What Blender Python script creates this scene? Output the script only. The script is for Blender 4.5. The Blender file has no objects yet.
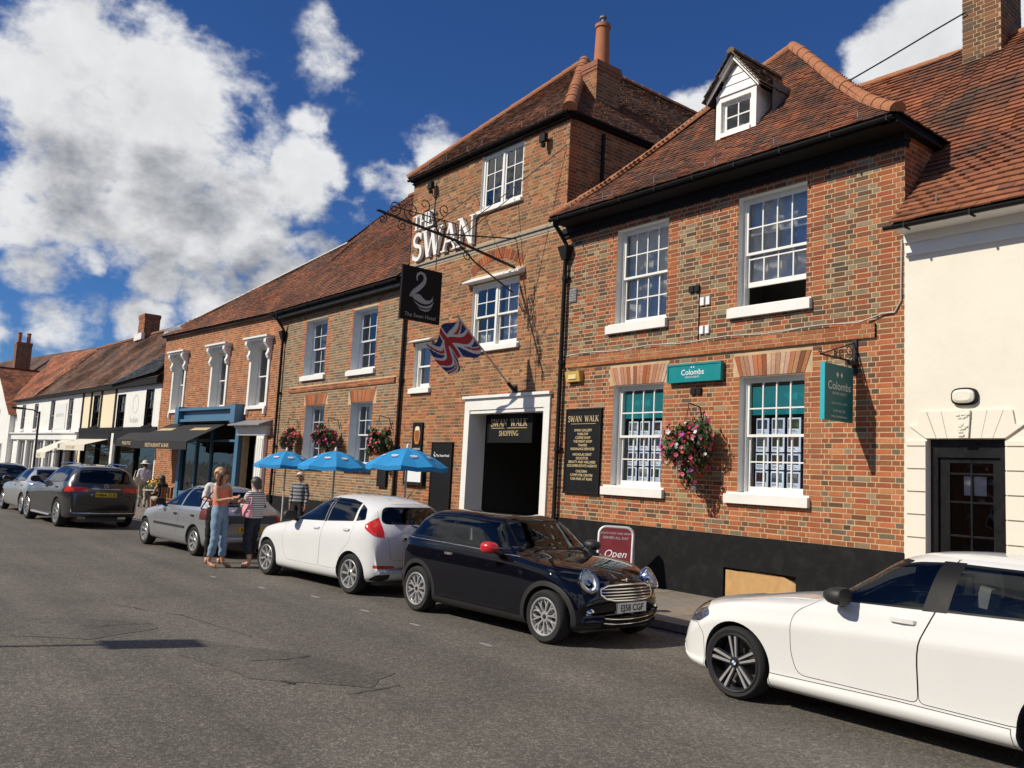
import bpy, bmesh, math, random
import numpy as np
from mathutils import Vector, Matrix, Euler
from mathutils.bvhtree import BVHTree
random.seed(7); np.random.seed(7)
R = math.radians
SC = bpy.context.scene
COL = SC.collection

# ------------------------------------------------------------------ camera
CAM_H = 1.87
yaw, pitch, roll = R(51.35), R(6.295), R(3.009)
fwd = Vector((-math.sin(yaw)*math.cos(pitch), math.cos(yaw)*math.cos(pitch), math.sin(pitch)))
r0 = Vector((math.cos(yaw), math.sin(yaw), 0)); u0 = r0.cross(fwd)
rgt = math.cos(roll)*r0 + math.sin(roll)*u0; upv = rgt.cross(fwd)
cam = bpy.data.cameras.new('camera'); camo = bpy.data.objects.new('camera', cam); COL.objects.link(camo)
camo.matrix_world = Matrix(((rgt.x, upv.x, -fwd.x, 0), (rgt.y, upv.y, -fwd.y, 0), (rgt.z, upv.z, -fwd.z, CAM_H), (0, 0, 0, 1)))
cam.sensor_width = 36; cam.lens = 848.24/1024*36; cam.clip_start = 0.05; cam.clip_end = 3000
SC.camera = camo

# ------------------------------------------------------------------ light
SUN_TRAVEL = Vector((0.245, 0.742, -0.624)).normalized()
sd = -SUN_TRAVEL
SUN_EL = math.asin(sd.z); SUN_ROT = math.atan2(sd.x, sd.y)
sun = bpy.data.lights.new('sun', 'SUN'); sun.energy = 4.7; sun.angle = R(0.5); sun.color = (1.0, 0.92, 0.78)
suno = bpy.data.objects.new('sun', sun); COL.objects.link(suno)
suno.rotation_euler = SUN_TRAVEL.to_track_quat('-Z', 'Y').to_euler(); suno.location = (-8, -25, 22)
SC.view_settings.view_transform = 'Standard'; SC.view_settings.look = 'None'
SC.view_settings.exposure = 0.0; SC.view_settings.gamma = 1.0
SC.cycles.max_bounces = 6; SC.cycles.transparent_max_bounces = 12

def pxdir(x, y):
    return (fwd + (x-512)/848.24*rgt - (y-384)/848.24*upv).normalized()

def wallz(x, y, Y):
    d = pxdir(x, y); t_ = Y/d.y; return d.x*t_, CAM_H+d.z*t_

def build_world():
    w = bpy.data.worlds.new('World'); SC.world = w; w.use_nodes = True
    nt = w.node_tree; nt.nodes.clear()
    N = nt.nodes.new; L = nt.links.new
    out = N('ShaderNodeOutputWorld'); bg = N('ShaderNodeBackground'); bg.inputs['Strength'].default_value = 0.058
    sky = N('ShaderNodeTexSky'); sky.sky_type = 'NISHITA'; sky.sun_disc = False
    sky.sun_elevation = SUN_EL; sky.sun_rotation = SUN_ROT
    sky.air_density = 1.0; sky.dust_density = 0.3; sky.ozone_density = 3.0; sky.altitude = 100
    # cloud density as a node group: direction -> density
    g = bpy.data.node_groups.new('cloud_density', 'ShaderNodeTree')
    g.interface.new_socket('dir', in_out='INPUT', socket_type='NodeSocketVector')
    g.interface.new_socket('density', in_out='OUTPUT', socket_type='NodeSocketFloat')
    gn = g.nodes.new; gl = g.links.new
    gi = gn('NodeGroupInput'); go = gn('NodeGroupOutput')
    def math_(op, a, b=None, c=None, clamp=False):
        n = gn('ShaderNodeMath'); n.operation = op; n.use_clamp = clamp
        for i, s in enumerate((a, b, c)):
            if s is None: continue
            if isinstance(s, (int, float)): n.inputs[i].default_value = s
            else: gl(s, n.inputs[i])
        return n.outputs[0]
    blobs = [(95, 30, 80, 1), (150, 60, 70, 1), (60, 95, 74, 1), (170, 130, 106, 1), (70, 170, 88, 1), (20, 215, 46, .8), (130, 200, 90, 1), (230, 190, 85, 1), (292, 185, 60, 1), (322, 172, 34, .9), (300, 128, 30, .7),
             (255, 235, 70, 1), (195, 245, 55, .9), (150, 270, 48, .9), (215, 285, 50, .9), (280, 275, 55, .9), (320, 245, 36, .8), (40, 268, 42, .95), (72, 262, 26, .8), (12, 95, 30, .5), (325, 62, 42, .62),
             (432, 150, 42, .8), (395, 185, 40, .8), (355, 205, 34, .6), (60, 335, 60, .85), (140, 325, 50, .85), (-40, 338, 60, .85),
             (930, 35, 75, 1), (985, 10, 70, 1), (880, 62, 46, .9), (690, 102, 34, .9), (655, 108, 22, .7), (760, 120, 30, .7)]
    wn = gn('ShaderNodeTexNoise'); wn.inputs['Scale'].default_value = 5.5; wn.inputs['Detail'].default_value = 5; wn.inputs['Roughness'].default_value = .6; gl(gi.outputs[0], wn.inputs['Vector'])
    ws_ = gn('ShaderNodeVectorMath'); ws_.operation = 'SUBTRACT'; gl(wn.outputs['Color'], ws_.inputs[0]); ws_.inputs[1].default_value = (.5, .5, .5)
    wd_ = gn('ShaderNodeVectorMath'); wd_.operation = 'MULTIPLY_ADD'; gl(ws_.outputs[0], wd_.inputs[0]); wd_.inputs[1].default_value = (.12, .12, .12); gl(gi.outputs[0], wd_.inputs[2])
    acc = None
    for (x, y, r, wt) in blobs:
        d = pxdir(x, y)
        n = gn('ShaderNodeVectorMath'); n.operation = 'DISTANCE'; gl(wd_.outputs[0], n.inputs[0]); n.inputs[1].default_value = d
        m = gn('ShaderNodeMapRange'); m.interpolation_type = 'SMOOTHSTEP'
        gl(n.outputs['Value'], m.inputs['Value']); m.inputs['From Min'].default_value = 0; m.inputs['From Max'].default_value = r*1.40/848
        m.inputs['To Min'].default_value = wt; m.inputs['To Max'].default_value = 0
        acc = m.outputs[0] if acc is None else math_('MAXIMUM', acc, m.outputs[0])
    # clouds of the same kind over the rest of the sky (where no blob is in view)
    fv = gn('ShaderNodeVectorMath'); fv.operation = 'DOT_PRODUCT'; gl(gi.outputs[0], fv.inputs[0]); fv.inputs[1].default_value = fwd
    away = gn('ShaderNodeMapRange'); gl(fv.outputs['Value'], away.inputs['Value'])
    away.inputs['From Min'].default_value = 0.78; away.inputs['From Max'].default_value = 0.62
    nz0 = gn('ShaderNodeTexNoise'); nz0.inputs['Scale'].default_value = 2.2; nz0.inputs['Detail'].default_value = 2
    gl(gi.outputs[0], nz0.inputs['Vector'])
    far = gn('ShaderNodeMapRange'); gl(nz0.outputs['Fac'], far.inputs['Value']); far.inputs['From Min'].default_value = .48; far.inputs['From Max'].default_value = .64
    acc = math_('MAXIMUM', acc, math_('MULTIPLY', far.outputs[0], away.outputs[0]))
    mp = gn('ShaderNodeMapping'); gl(gi.outputs[0], mp.inputs['Vector']); mp.inputs['Scale'].default_value = (1, 1, 1.5)
    nz = gn('ShaderNodeTexNoise'); nz.inputs['Scale'].default_value = 7; nz.inputs['Detail'].default_value = 9; nz.inputs['Roughness'].default_value = .58
    nz.inputs['Distortion'].default_value = .25
    gl(mp.outputs[0], nz.inputs['Vector'])
    nz2 = gn('ShaderNodeTexNoise'); nz2.inputs['Scale'].default_value = 24; nz2.inputs['Detail'].default_value = 6; nz2.inputs['Roughness'].default_value = .6
    gl(mp.outputs[0], nz2.inputs['Vector'])
    s = math_('ADD', acc, math_('MULTIPLY', math_('SUBTRACT', nz.outputs['Fac'], .5), 1.7))
    s = math_('ADD', s, math_('MULTIPLY', math_('SUBTRACT', nz2.outputs['Fac'], .5), .75))
    s = math_('SUBTRACT', s, .36)
    s = math_('MULTIPLY', s, math_('MULTIPLY_ADD', acc, 3, 0, clamp=True))
    gl(s, go.inputs[0])
    tc = N('ShaderNodeTexCoord')
    a = N('ShaderNodeGroup'); a.node_tree = g; L(tc.outputs['Generated'], a.inputs[0])
    off = N('ShaderNodeVectorMath'); off.operation = 'ADD'; L(tc.outputs['Generated'], off.inputs[0])
    off.inputs[1].default_value = (Vector((0, 0, 1))*0.075 - rgt*0.03)
    b = N('ShaderNodeGroup'); b.node_tree = g; L(off.outputs[0], b.inputs[0])
    al = N('ShaderNodeMapRange'); al.interpolation_type = 'SMOOTHSTEP'; L(a.outputs[0], al.inputs['Value'])
    al.inputs['From Min'].default_value = 0.0; al.inputs['From Max'].default_value = .42
    shd = N('ShaderNodeMapRange'); shd.interpolation_type = 'SMOOTHSTEP'; L(b.outputs[0], shd.inputs['Value'])
    shd.inputs['From Min'].default_value = .12; shd.inputs['From Max'].default_value = .92
    # side away from the sun: where the cloud thickens upwards it shades itself
    df = N('ShaderNodeMath'); df.operation = 'SUBTRACT'; L(b.outputs[0], df.inputs[0]); L(a.outputs[0], df.inputs[1])
    dm_ = N('ShaderNodeMath'); dm_.operation = 'MULTIPLY_ADD'; dm_.use_clamp = True; L(df.outputs[0], dm_.inputs[0]); dm_.inputs[1].default_value = .5; dm_.inputs[2].default_value = .16
    sm_ = N('ShaderNodeMath'); sm_.operation = 'MULTIPLY_ADD'; sm_.use_clamp = True; L(shd.outputs[0], sm_.inputs[0]); sm_.inputs[1].default_value = .72; L(dm_.outputs[0], sm_.inputs[2])
    cr = N('ShaderNodeMix'); cr.data_type = 'RGBA'; L(sm_.outputs[0], cr.inputs['Factor'])
    cr.inputs['A'].default_value = (13.8, 14.0, 14.3, 1); cr.inputs['B'].default_value = (4.9, 5.2, 5.9, 1)
    tn = N('ShaderNodeTexNoise'); tn.inputs['Scale'].default_value = 11; tn.inputs['Detail'].default_value = 9; tn.inputs['Roughness'].default_value = .62; L(tc.outputs['Generated'], tn.inputs['Vector'])
    tm = N('ShaderNodeMapRange'); L(tn.outputs['Fac'], tm.inputs['Value']); tm.inputs['From Min'].default_value = .3; tm.inputs['From Max'].default_value = .7; tm.inputs['To Min'].default_value = .86; tm.inputs['To Max'].default_value = 1.08
    tx_ = N('ShaderNodeMix'); tx_.data_type = 'RGBA'; tx_.blend_type = 'MULTIPLY'; tx_.inputs['Factor'].default_value = 1; L(cr.outputs['Result'], tx_.inputs['A']); L(tm.outputs[0], tx_.inputs['B']); cr = tx_
    # deepen the clear blue as a polarised phone picture of the sky shows it
    hs = N('ShaderNodeMix'); hs.data_type = 'RGBA'; hs.blend_type = 'MULTIPLY'; hs.inputs['Factor'].default_value = 1
    L(sky.outputs[0], hs.inputs['A']); hs.inputs['B'].default_value = (.46, .84, 1.45, 1)
    mx = N('ShaderNodeMix'); mx.data_type = 'RGBA'; L(al.outputs[0], mx.inputs['Factor'])
    L(hs.outputs['Result'], mx.inputs['A']); L(cr.outputs['Result'], mx.inputs['B'])
    L(mx.outputs['Result'], bg.inputs['Color']); L(bg.outputs[0], out.inputs[0])
build_world()

# ------------------------------------------------------------------ materials
MATS = {}
def mat(name, base, rough=.6, metal=0., var=.12, vscale=6., bump=0., bscale=60., coat=0., tint=False, spec=.5, alt=None, altscale=1.5, altamt=.5, coord='Object', altmin=.48):
    if name in MATS: return MATS[name]
    m = bpy.data.materials.new(name); m.use_nodes = True; nt = m.node_tree; N = nt.nodes.new; L = nt.links.new
    p = nt.nodes['Principled BSDF']; p.inputs['Roughness'].default_value = rough; p.inputs['Metallic'].default_value = metal
    p.inputs['Coat Weight'].default_value = coat; p.inputs['Coat Roughness'].default_value = .03
    p.inputs['Specular IOR Level'].default_value = spec
    tc = N('ShaderNodeTexCoord')
    if tint:
        at = N('ShaderNodeAttribute'); at.attribute_name = 'tint'; src = at.outputs['Color']
    else:
        rg = N('ShaderNodeRGB'); rg.outputs[0].default_value = (*base, 1); src = rg.outputs[0]
    if alt:
        nz = N('ShaderNodeTexNoise'); nz.inputs['Scale'].default_value = altscale; nz.inputs['Detail'].default_value = 5; nz.inputs['Roughness'].default_value = .65
        L(tc.outputs[coord], nz.inputs['Vector'])
        mr = N('ShaderNodeMapRange'); L(nz.outputs['Fac'], mr.inputs['Value']); mr.inputs['From Min'].default_value = altmin; mr.inputs['From Max'].default_value = altmin+.2
        mr.inputs['To Max'].default_value = altamt
        mx = N('ShaderNodeMix'); mx.data_type = 'RGBA'; L(mr.outputs[0], mx.inputs['Factor']); L(src, mx.inputs['A']); mx.inputs['B'].default_value = (*alt, 1); src = mx.outputs['Result']
    if var:
        nz = N('ShaderNodeTexNoise'); nz.inputs['Scale'].default_value = vscale; nz.inputs['Detail'].default_value = 6; nz.inputs['Roughness'].default_value = .6
        L(tc.outputs[coord], nz.inputs['Vector'])
        mr = N('ShaderNodeMapRange'); L(nz.outputs['Fac'], mr.inputs['Value']); mr.inputs['From Min'].default_value = .25; mr.inputs['From Max'].default_value = .75
        mr.inputs['To Min'].default_value = 1-var; mr.inputs['To Max'].default_value = 1+var
        mx = N('ShaderNodeMix'); mx.data_type = 'RGBA'; mx.blend_type = 'MULTIPLY'; mx.inputs['Factor'].default_value = 1
        L(src, mx.inputs['A']); L(mr.outputs[0], mx.inputs['B']); src = mx.outputs['Result']
        if rough > .15 and not coat:
            r2 = N('ShaderNodeMapRange'); L(nz.outputs['Fac'], r2.inputs['Value']); r2.inputs['To Min'].default_value = max(.05, rough-.12); r2.inputs['To Max'].default_value = min(1, rough+.12)
            L(r2.outputs[0], p.inputs['Roughness'])
    L(src, p.inputs['Base Color'])
    if bump:
        nb = N('ShaderNodeTexNoise'); nb.inputs['Scale'].default_value = bscale; nb.inputs['Detail'].default_value = 4
        L(tc.outputs[coord], nb.inputs['Vector'])
        bp = N('ShaderNodeBump'); bp.inputs['Strength'].default_value = bump; bp.inputs['Distance'].default_value = .01
        L(nb.outputs['Fac'], bp.inputs['Height']); L(bp.outputs[0], p.inputs['Normal'])
    MATS[name] = m; return m

def glass_mat(name, tint, refl_boost=0., wav=0., rough=.0, ior=1.5):
    if name in MATS: return MATS[name]
    m = bpy.data.materials.new(name); m.use_nodes = True; nt = m.node_tree; nt.nodes.clear(); N = nt.nodes.new; L = nt.links.new
    o = N('ShaderNodeOutputMaterial'); mx = N('ShaderNodeMixShader'); t = N('ShaderNodeBsdfTransparent'); g = N('ShaderNodeBsdfGlossy')
    t.inputs[0].default_value = (*tint, 1); g.inputs['Roughness'].default_value = rough; g.inputs[0].default_value = (1, 1, 1, 1)
    fr = N('ShaderNodeFresnel'); fr.inputs['IOR'].default_value = ior
    ad = N('ShaderNodeMath'); ad.operation = 'MULTIPLY_ADD'; ad.inputs[1].default_value = 1.0+refl_boost*3; ad.inputs[2].default_value = refl_boost; ad.use_clamp = True
    L(fr.outputs[0], ad.inputs[0]); L(ad.outputs[0], mx.inputs[0]); L(t.outputs[0], mx.inputs[1]); L(g.outputs[0], mx.inputs[2]); L(mx.outputs[0], o.inputs[0])
    if wav:
        tc = N('ShaderNodeTexCoord'); nz = N('ShaderNodeTexNoise'); nz.inputs['Scale'].default_value = 3; nz.inputs['Detail'].default_value = 1
        L(tc.outputs['Object'], nz.inputs['Vector']); bp = N('ShaderNodeBump'); bp.inputs['Strength'].default_value = wav; bp.inputs['Distance'].default_value = .05
        L(nz.outputs['Fac'], bp.inputs['Height']); L(bp.outputs[0], g.inputs['Normal']); L(bp.outputs[0], fr.inputs['Normal'])
    MATS[name] = m; return m

def srgb(r, g, b):
    f = lambda c: (c/255/12.92) if c/255 <= .04045 else ((c/255+.055)/1.055)**2.4
    return (f(r), f(g), f(b))

M_WHITE = mat('white_paint', (.78, .77, .73), .45, var=.05, vscale=3, alt=(.62, .60, .54), altscale=6, altamt=.25)
M_CREAM = mat('cream_render', (.76, .71, .61), .8, var=.05, vscale=1.2, bump=.2, bscale=18, alt=(.62, .56, .46), altscale=3.5, altamt=.15)
M_BLACK = mat('black_paint', (.010, .010, .011), .7, var=.3, vscale=8, spec=.25)
M_PLINTH = mat('black_masonry_paint', (.008, .0082, .009), .75, spec=.2, var=.35, vscale=3, bump=.25, bscale=25, alt=(.035, .033, .03), altscale=5, altamt=.3)
M_IRON = mat('black_iron', (.01, .01, .011), .5, var=.2)
M_MORTAR = mat('lime_mortar', (.50, .37, .22), .95, var=.2, vscale=5, bump=.3, bscale=120)
M_MORTAR_DK = mat('aged_mortar', (.42, .30, .17), .95, var=.22, vscale=5, bump=.3, bscale=120)
M_BRICK = mat('clay_brick', (.4, .15, .07), .9, tint=True, var=.26, vscale=26, bump=.35, bscale=90, alt=(.10, .07, .05), altscale=1.6, altamt=.34)
M_TILE = mat('clay_tile', (.3, .1, .05), .9, tint=True, var=.22, vscale=14, bump=.3, bscale=70, alt=(.045, .035, .028), altscale=.75, altamt=.8, altmin=.43)
M_RIDGE = mat('orange_ridge_tile', (.36, .13, .055), .9, var=.2, vscale=9, bump=.3, alt=(.34, .27, .16), altscale=3, altamt=.6)
M_DECK = mat('dark_roof_batten', (.035, .025, .02), .95, var=.2)
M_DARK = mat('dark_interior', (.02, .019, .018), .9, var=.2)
M_ROOM = mat('room_wall', (.16, .15, .14), .9, var=.2, vscale=2)
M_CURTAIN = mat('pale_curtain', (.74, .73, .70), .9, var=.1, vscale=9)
M_LEAD = mat('lead_sheet', (.22, .22, .23), .6, var=.2, vscale=4)
M_GLASS = glass_mat('window_glass', (.86, .88, .88), .055, .10)
M_WOODBOARD = mat('plywood', (.50, .30, .12), .75, var=.15, vscale=4, alt=(.34, .19, .08), altscale=5, altamt=.5)

# ------------------------------------------------------------------ mesh helpers
class MB:
    def __init__(s): s.v = []; s.f = []; s.m = []; s.t = []
    def quad(s, a, b, c, d, m=0, t=None):
        i = len(s.v); s.v += [tuple(a), tuple(b), tuple(c), tuple(d)]; s.f.append((i, i+1, i+2, i+3)); s.m.append(m); s.t.append(t)
    def poly(s, pts, m=0, t=None):
        i = len(s.v); s.v += [tuple(p) for p in pts]; s.f.append(tuple(range(i, i+len(pts)))); s.m.append(m); s.t.append(t)
    def hexa(s, P, m=0, t=None, skip=()):     # P: 8 points, 0-3 bottom ring, 4-7 top ring
        i = len(s.v); s.v += [tuple(p) for p in P]
        for k, q in enumerate(((3, 2, 1, 0), (4, 5, 6, 7), (0, 1, 5, 4), (1, 2, 6, 5), (2, 3, 7, 6), (3, 0, 4, 7))):
            if k in skip: continue
            s.f.append(tuple(i+j for j in q)); s.m.append(m); s.t.append(t)
    def box(s, x0, x1, y0, y1, z0, z1, m=0, t=None, skip=()):
        s.hexa([(x0, y0, z0), (x1, y0, z0), (x1, y1, z0), (x0, y1, z0), (x0, y0, z1), (x1, y0, z1), (x1, y1, z1), (x0, y1, z1)], m, t, skip)
    def tube(s, pts, r, n=6, m=0, cap=True, t=None):
        pts = [Vector(p) for p in pts]; rings = []
        rr = r if isinstance(r, (list, tuple)) else [r]*len(pts)
        up = None
        for k, p in enumerate(pts):
            d = (pts[min(k+1, len(pts)-1)] - pts[max(k-1, 0)])
            if d.length < 1e-9: d = Vector((0, 0, 1))
            d.normalize()
            if up is None:
                up = Vector((0, 0, 1)) if abs(d.z) < .9 else Vector((1, 0, 0))
            a = d.cross(up)
            if a.length < 1e-6: up = Vector((1, 0, 0)) if abs(d.x) < .9 else Vector((0, 1, 0)); a = d.cross(up)
            a.normalize(); b = d.cross(a).normalized(); up = b*-1 if False else up
            base = len(s.v)
            for j in range(n):
                an = 2*math.pi*j/n
                s.v.append(tuple(p + a*math.cos(an)*rr[k] + b*math.sin(an)*rr[k]))
            rings.append(base)
        for k in range(len(rings)-1):
            for j in range(n):
                s.f.append((rings[k]+j, rings[k]+(j+1) % n, rings[k+1]+(j+1) % n, rings[k+1]+j)); s.m.append(m); s.t.append(t)
        if cap:
            s.f.append(tuple(rings[0]+j for j in reversed(range(n)))); s.m.append(m); s.t.append(t)
            s.f.append(tuple(rings[-1]+j for j in range(n))); s.m.append(m); s.t.append(t)
    def lathe(s, prof, c=(0, 0, 0), ax='z', n=24, m=0, t=None, closed=False):
        c = Vector(c); base = len(s.v)
        for (r, h) in prof:
            for j in range(n):
                a = 2*math.pi*j/n; x, y = r*math.cos(a), r*math.sin(a)
                s.v.append(tuple(c + (Vector((x, y, h)) if ax == 'z' else Vector((x, h, y)) if ax == 'y' else Vector((h, x, y)))))
        K = len(prof)
        for k in range(K if closed else K-1):
            k2 = (k+1) % K
            for j in range(n):
                q = (base+k*n+j, base+k*n+(j+1) % n, base+k2*n+(j+1) % n, base+k2*n+j)
                s.f.append(q if ax != 'y' else q[::-1]); s.m.append(m); s.t.append(t)
    def prism(s, poly, y0, y1, m=0, fn=None, t=None):   # polygon of (a,b), extruded from y0 to y1; fn maps (a,y,b)->point
        fn = fn or (lambda a, y, b: (a, y, b)); i = len(s.v); n = len(poly)
        s.v += [tuple(fn(a, y0, b)) for a, b in poly] + [tuple(fn(a, y1, b)) for a, b in poly]
        s.f.append(tuple(range(i, i+n))); s.f.append(tuple(range(i+2*n-1, i+n-1, -1)))
        for k in range(n): s.f.append((i+(k+1) % n, i+k, i+n+k, i+n+(k+1) % n))
        s.m += [m]*(n+2); s.t += [t]*(n+2)
    def add(s, o, M=None):
        i = len(s.v); s.v += [tuple(M @ Vector(p)) for p in o.v] if M else o.v
        s.f += [tuple(j+i for j in q) for q in o.f]; s.m += o.m; s.t += o.t
    def mesh(s, name, mats, smooth=None, center=None, fix=True):
        me = bpy.data.meshes.new(name)
        V = np.array(s.v, dtype=float).reshape(-1, 3)
        if center is not None: V = V - np.array(center)
        me.from_pydata(V.tolist(), [], s.f)
        for m in (mats if isinstance(mats, (list, tuple)) else [mats]): me.materials.append(m)
        if any(s.m): me.polygons.foreach_set('material_index', s.m)
        if any(t is not None for t in s.t):
            a = me.attributes.new('tint', 'FLOAT_COLOR', 'FACE')
            a.data.foreach_set('color', np.array([(*(t or (.5, .5, .5)), 1) for t in s.t], dtype=np.float32).ravel())
        if fix:
            bm = bmesh.new(); bm.from_mesh(me); bmesh.ops.recalc_face_normals(bm, faces=bm.faces); bm.to_mesh(me); bm.free()
        me.update()
        if smooth is not None:
            me.polygons.foreach_set('use_smooth', [True]*len(me.polygons)); me.set_sharp_from_angle(angle=R(smooth))
        return me

WL = {}
def thing(name, label, cat, loc=(0, 0, 0), rz=0., group=None):
    o = bpy.data.objects.new(name, None); COL.objects.link(o); o.location = loc; o.rotation_euler = (0, 0, rz); o.empty_display_size = .2
    o['label'] = label; o['category'] = cat
    if group: o['group'] = group
    WL[o.name] = Vector(loc); return o
def tag(o, label, cat, group=None):
    o['label'] = label; o['category'] = cat
    if group: o['group'] = group
    return o
def put(mb, name, mats, parent=None, smooth=None, label=None, stuff=False, fix=True):
    """world-space mesh builder -> object whose origin is the centre of its own mesh"""
    V = np.array(mb.v); c = Vector(((V.min(0)+V.max(0))/2).tolist())
    o = bpy.data.objects.new(name, mb.mesh(name, mats, smooth, c, fix)); COL.objects.link(o)
    WL[o.name] = c
    if parent: o.parent = parent; o.location = c - WL[parent.name]
    else: o.location = c
    if label: o['label'] = label
    if stuff: o['kind'] = 'stuff'
    return o
def putl(mb, name, mats, parent, smooth=None, label=None, loc=(0, 0, 0), rot=(0, 0, 0), fix=True):
    """parent-space mesh builder"""
    me = mb if isinstance(mb, bpy.types.Mesh) else mb.mesh(name, mats, smooth, fix=fix)
    o = bpy.data.objects.new(name, me); COL.objects.link(o); o.parent = parent; o.location = loc; o.rotation_euler = rot
    WL[o.name] = WL.get(parent.name, Vector()) + Vector(loc)
    if label: o['label'] = label
    return o
def inst(me, name, parent, wloc, rotm=None):
    o = bpy.data.objects.new(name, me); COL.objects.link(o); o.parent = parent
    wloc = Vector(wloc); o.location = wloc - WL[parent.name]
    if rotm is not None: o.rotation_euler = rotm.to_euler()
    WL[o.name] = wloc; return o
def struct(o): o['kind'] = 'structure'; return o

class Frame:
    """a wall plane: u runs right along it, d comes out towards the viewer's street"""
    def __init__(s, O, ang=0.): s.O = Vector(O); s.U = Vector((math.cos(ang), math.sin(ang), 0)); s.N = Vector((math.sin(ang), -math.cos(ang), 0))
    def P(s, u, z, d=0.): return s.O + s.U*u + s.N*d + Vector((0, 0, z))
    def box(s, mb, u0, u1, z0, z1, d0, d1, m=0, t=None, skip=()):
        mb.hexa([s.P(u0, z0, d1), s.P(u1, z0, d1), s.P(u1, z0, d0), s.P(u0, z0, d0), s.P(u0, z1, d1), s.P(u1, z1, d1), s.P(u1, z1, d0), s.P(u0, z1, d0)], m, t, skip)
    def fn(s, O=(0, 0), d=0.): return lambda a, y, b: s.P(a+O[0], b+O[1], y+d)

_txt = {}
def text_polys(string, size, align='CENTER', bold=0., spacing=1., shear=0.):
    cu = bpy.data.curves.new('t', 'FONT'); cu.body = string; cu.size = size; cu.align_x = align; cu.offset = bold; cu.space_character = spacing
    cu.shear = shear; cu.resolution_u = 3; cu.fill_mode = 'FRONT'
    o = bpy.data.objects.new('t', cu); me = o.to_mesh()
    out = ([tuple(v.co) for v in me.vertices], [tuple(p.vertices) for p in me.polygons])
    o.to_mesh_clear(); bpy.data.objects.remove(o); bpy.data.curves.remove(cu); return out
def add_text(mb, fr, string, size, u, z, d, m=0, align='CENTER', bold=0., spacing=1., sx=1., shear=0.):
    v, f = text_polys(string, size, align, bold, spacing, shear); i = len(mb.v)
    mb.v += [tuple(fr.P(u+p[0]*sx, z+p[1], d)) for p in v]
    mb.f += [tuple(i+j for j in q) for q in f]; mb.m += [m]*len(f); mb.t += [None]*len(f)

# a small slab-and-stroke roman alphabet (unit height), for the serif lettering
def _arc(cx, cy, rx, ry, a0, a1, n=8): return [(cx+rx*math.cos(R(a0+(a1-a0)*i/n)), cy+ry*math.sin(R(a0+(a1-a0)*i/n))) for i in range(n+1)]
TK, TN = .17, .075
SER = {
 'T': (.74, [([(.37, 0), (.37, 1)], TK), ([(.03, .96), (.71, .96)], .08), ([(.05, .76), (.05, .98)], .06), ([(.69, .76), (.69, .98)], .06)], [(.37, 0, .17)]),
 'H': (.92, [([(.17, 0), (.17, 1)], TK), ([(.75, 0), (.75, 1)], TK), ([(.17, .5), (.75, .5)], TN)], [(.17, 0, .16), (.75, 0, .16), (.17, 1, .16), (.75, 1, .16)]),
 'E': (.74, [([(.17, 0), (.17, 1)], TK), ([(.05, .96), (.68, .96)], .08), ([(.17, .51), (.52, .51)], TN), ([(.05, .04), (.70, .04)], .08), ([(.66, .78), (.66, .98)], .06), ([(.68, .02), (.68, .24)], .06), ([(.52, .40), (.52, .62)], .05)], []),
 'W': (1.22, [([(.10, 1), (.36, 0)], TK), ([(.36, 0), (.62, .95)], TN), ([(.56, 1), (.84, 0)], TK), ([(.84, 0), (1.12, 1)], TN)], [(.10, 1, .16), (.58, 1, .14), (1.12, 1, .13)]),
 'A': (.92, [([(.10, 0), (.44, 1)], TN), ([(.44, 1), (.78, 0)], TK), ([(.22, .34), (.66, .34)], TN)], [(.10, 0, .14), (.78, 0, .17)]),
 'N': (.96, [([(.14, 0), (.14, 1)], TN), ([(.14, 1), (.78, .02)], TK), ([(.80, 0), (.80, 1)], TN)], [(.14, 0, .14), (.12, 1, .15), (.80, 1, .15)]),
 'S': (.68, [(_arc(.33, .74, .23, .22, 30, 270, 10)[:-1]+_arc(.33, .27, .25, .25, 90, -150, 10), .13), ([(.55, .74), (.55, .98)], .05), ([(.08, .02), (.08, .26)], .05)], []),
 'L': (.70, [([(.17, 0), (.17, 1)], TK), ([(.05, .04), (.66, .04)], .08), ([(.64, .02), (.64, .26)], .06)], [(.17, 1, .16)]),
 'K': (.88, [([(.17, 0), (.17, 1)], TK), ([(.17, .42), (.68, 1)], TN), ([(.36, .58), (.74, 0)], TK)], [(.17, 0, .16), (.17, 1, .16), (.68, 1, .14), (.74, 0, .16)]),
 'O': (.88, [(_arc(.44, .5, .33, .46, 0, 360, 18), .12)], []),
 'P': (.76, [([(.17, 0), (.17, 1)], TK), ([(.17, .96)]+_arc(.42, .72, .24, .24, 90, -90, 8)+[(.17, .48)], .10)], [(.17, 0, .16)]),
 'I': (.40, [([(.20, 0), (.20, 1)], TK)], [(.20, 0, .16), (.20, 1, .16)]),
 'G': (.90, [(_arc(.46, .5, .34, .46, 50, 350, 16), .12), ([(.78, .04), (.78, .44)], .13), ([(.62, .44), (.88, .44)], .06)], []),
 ' ': (.40, [], []),
}
def serif_width(s, k=1.): return sum(SER[c][0] for c in s)*k
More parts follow.
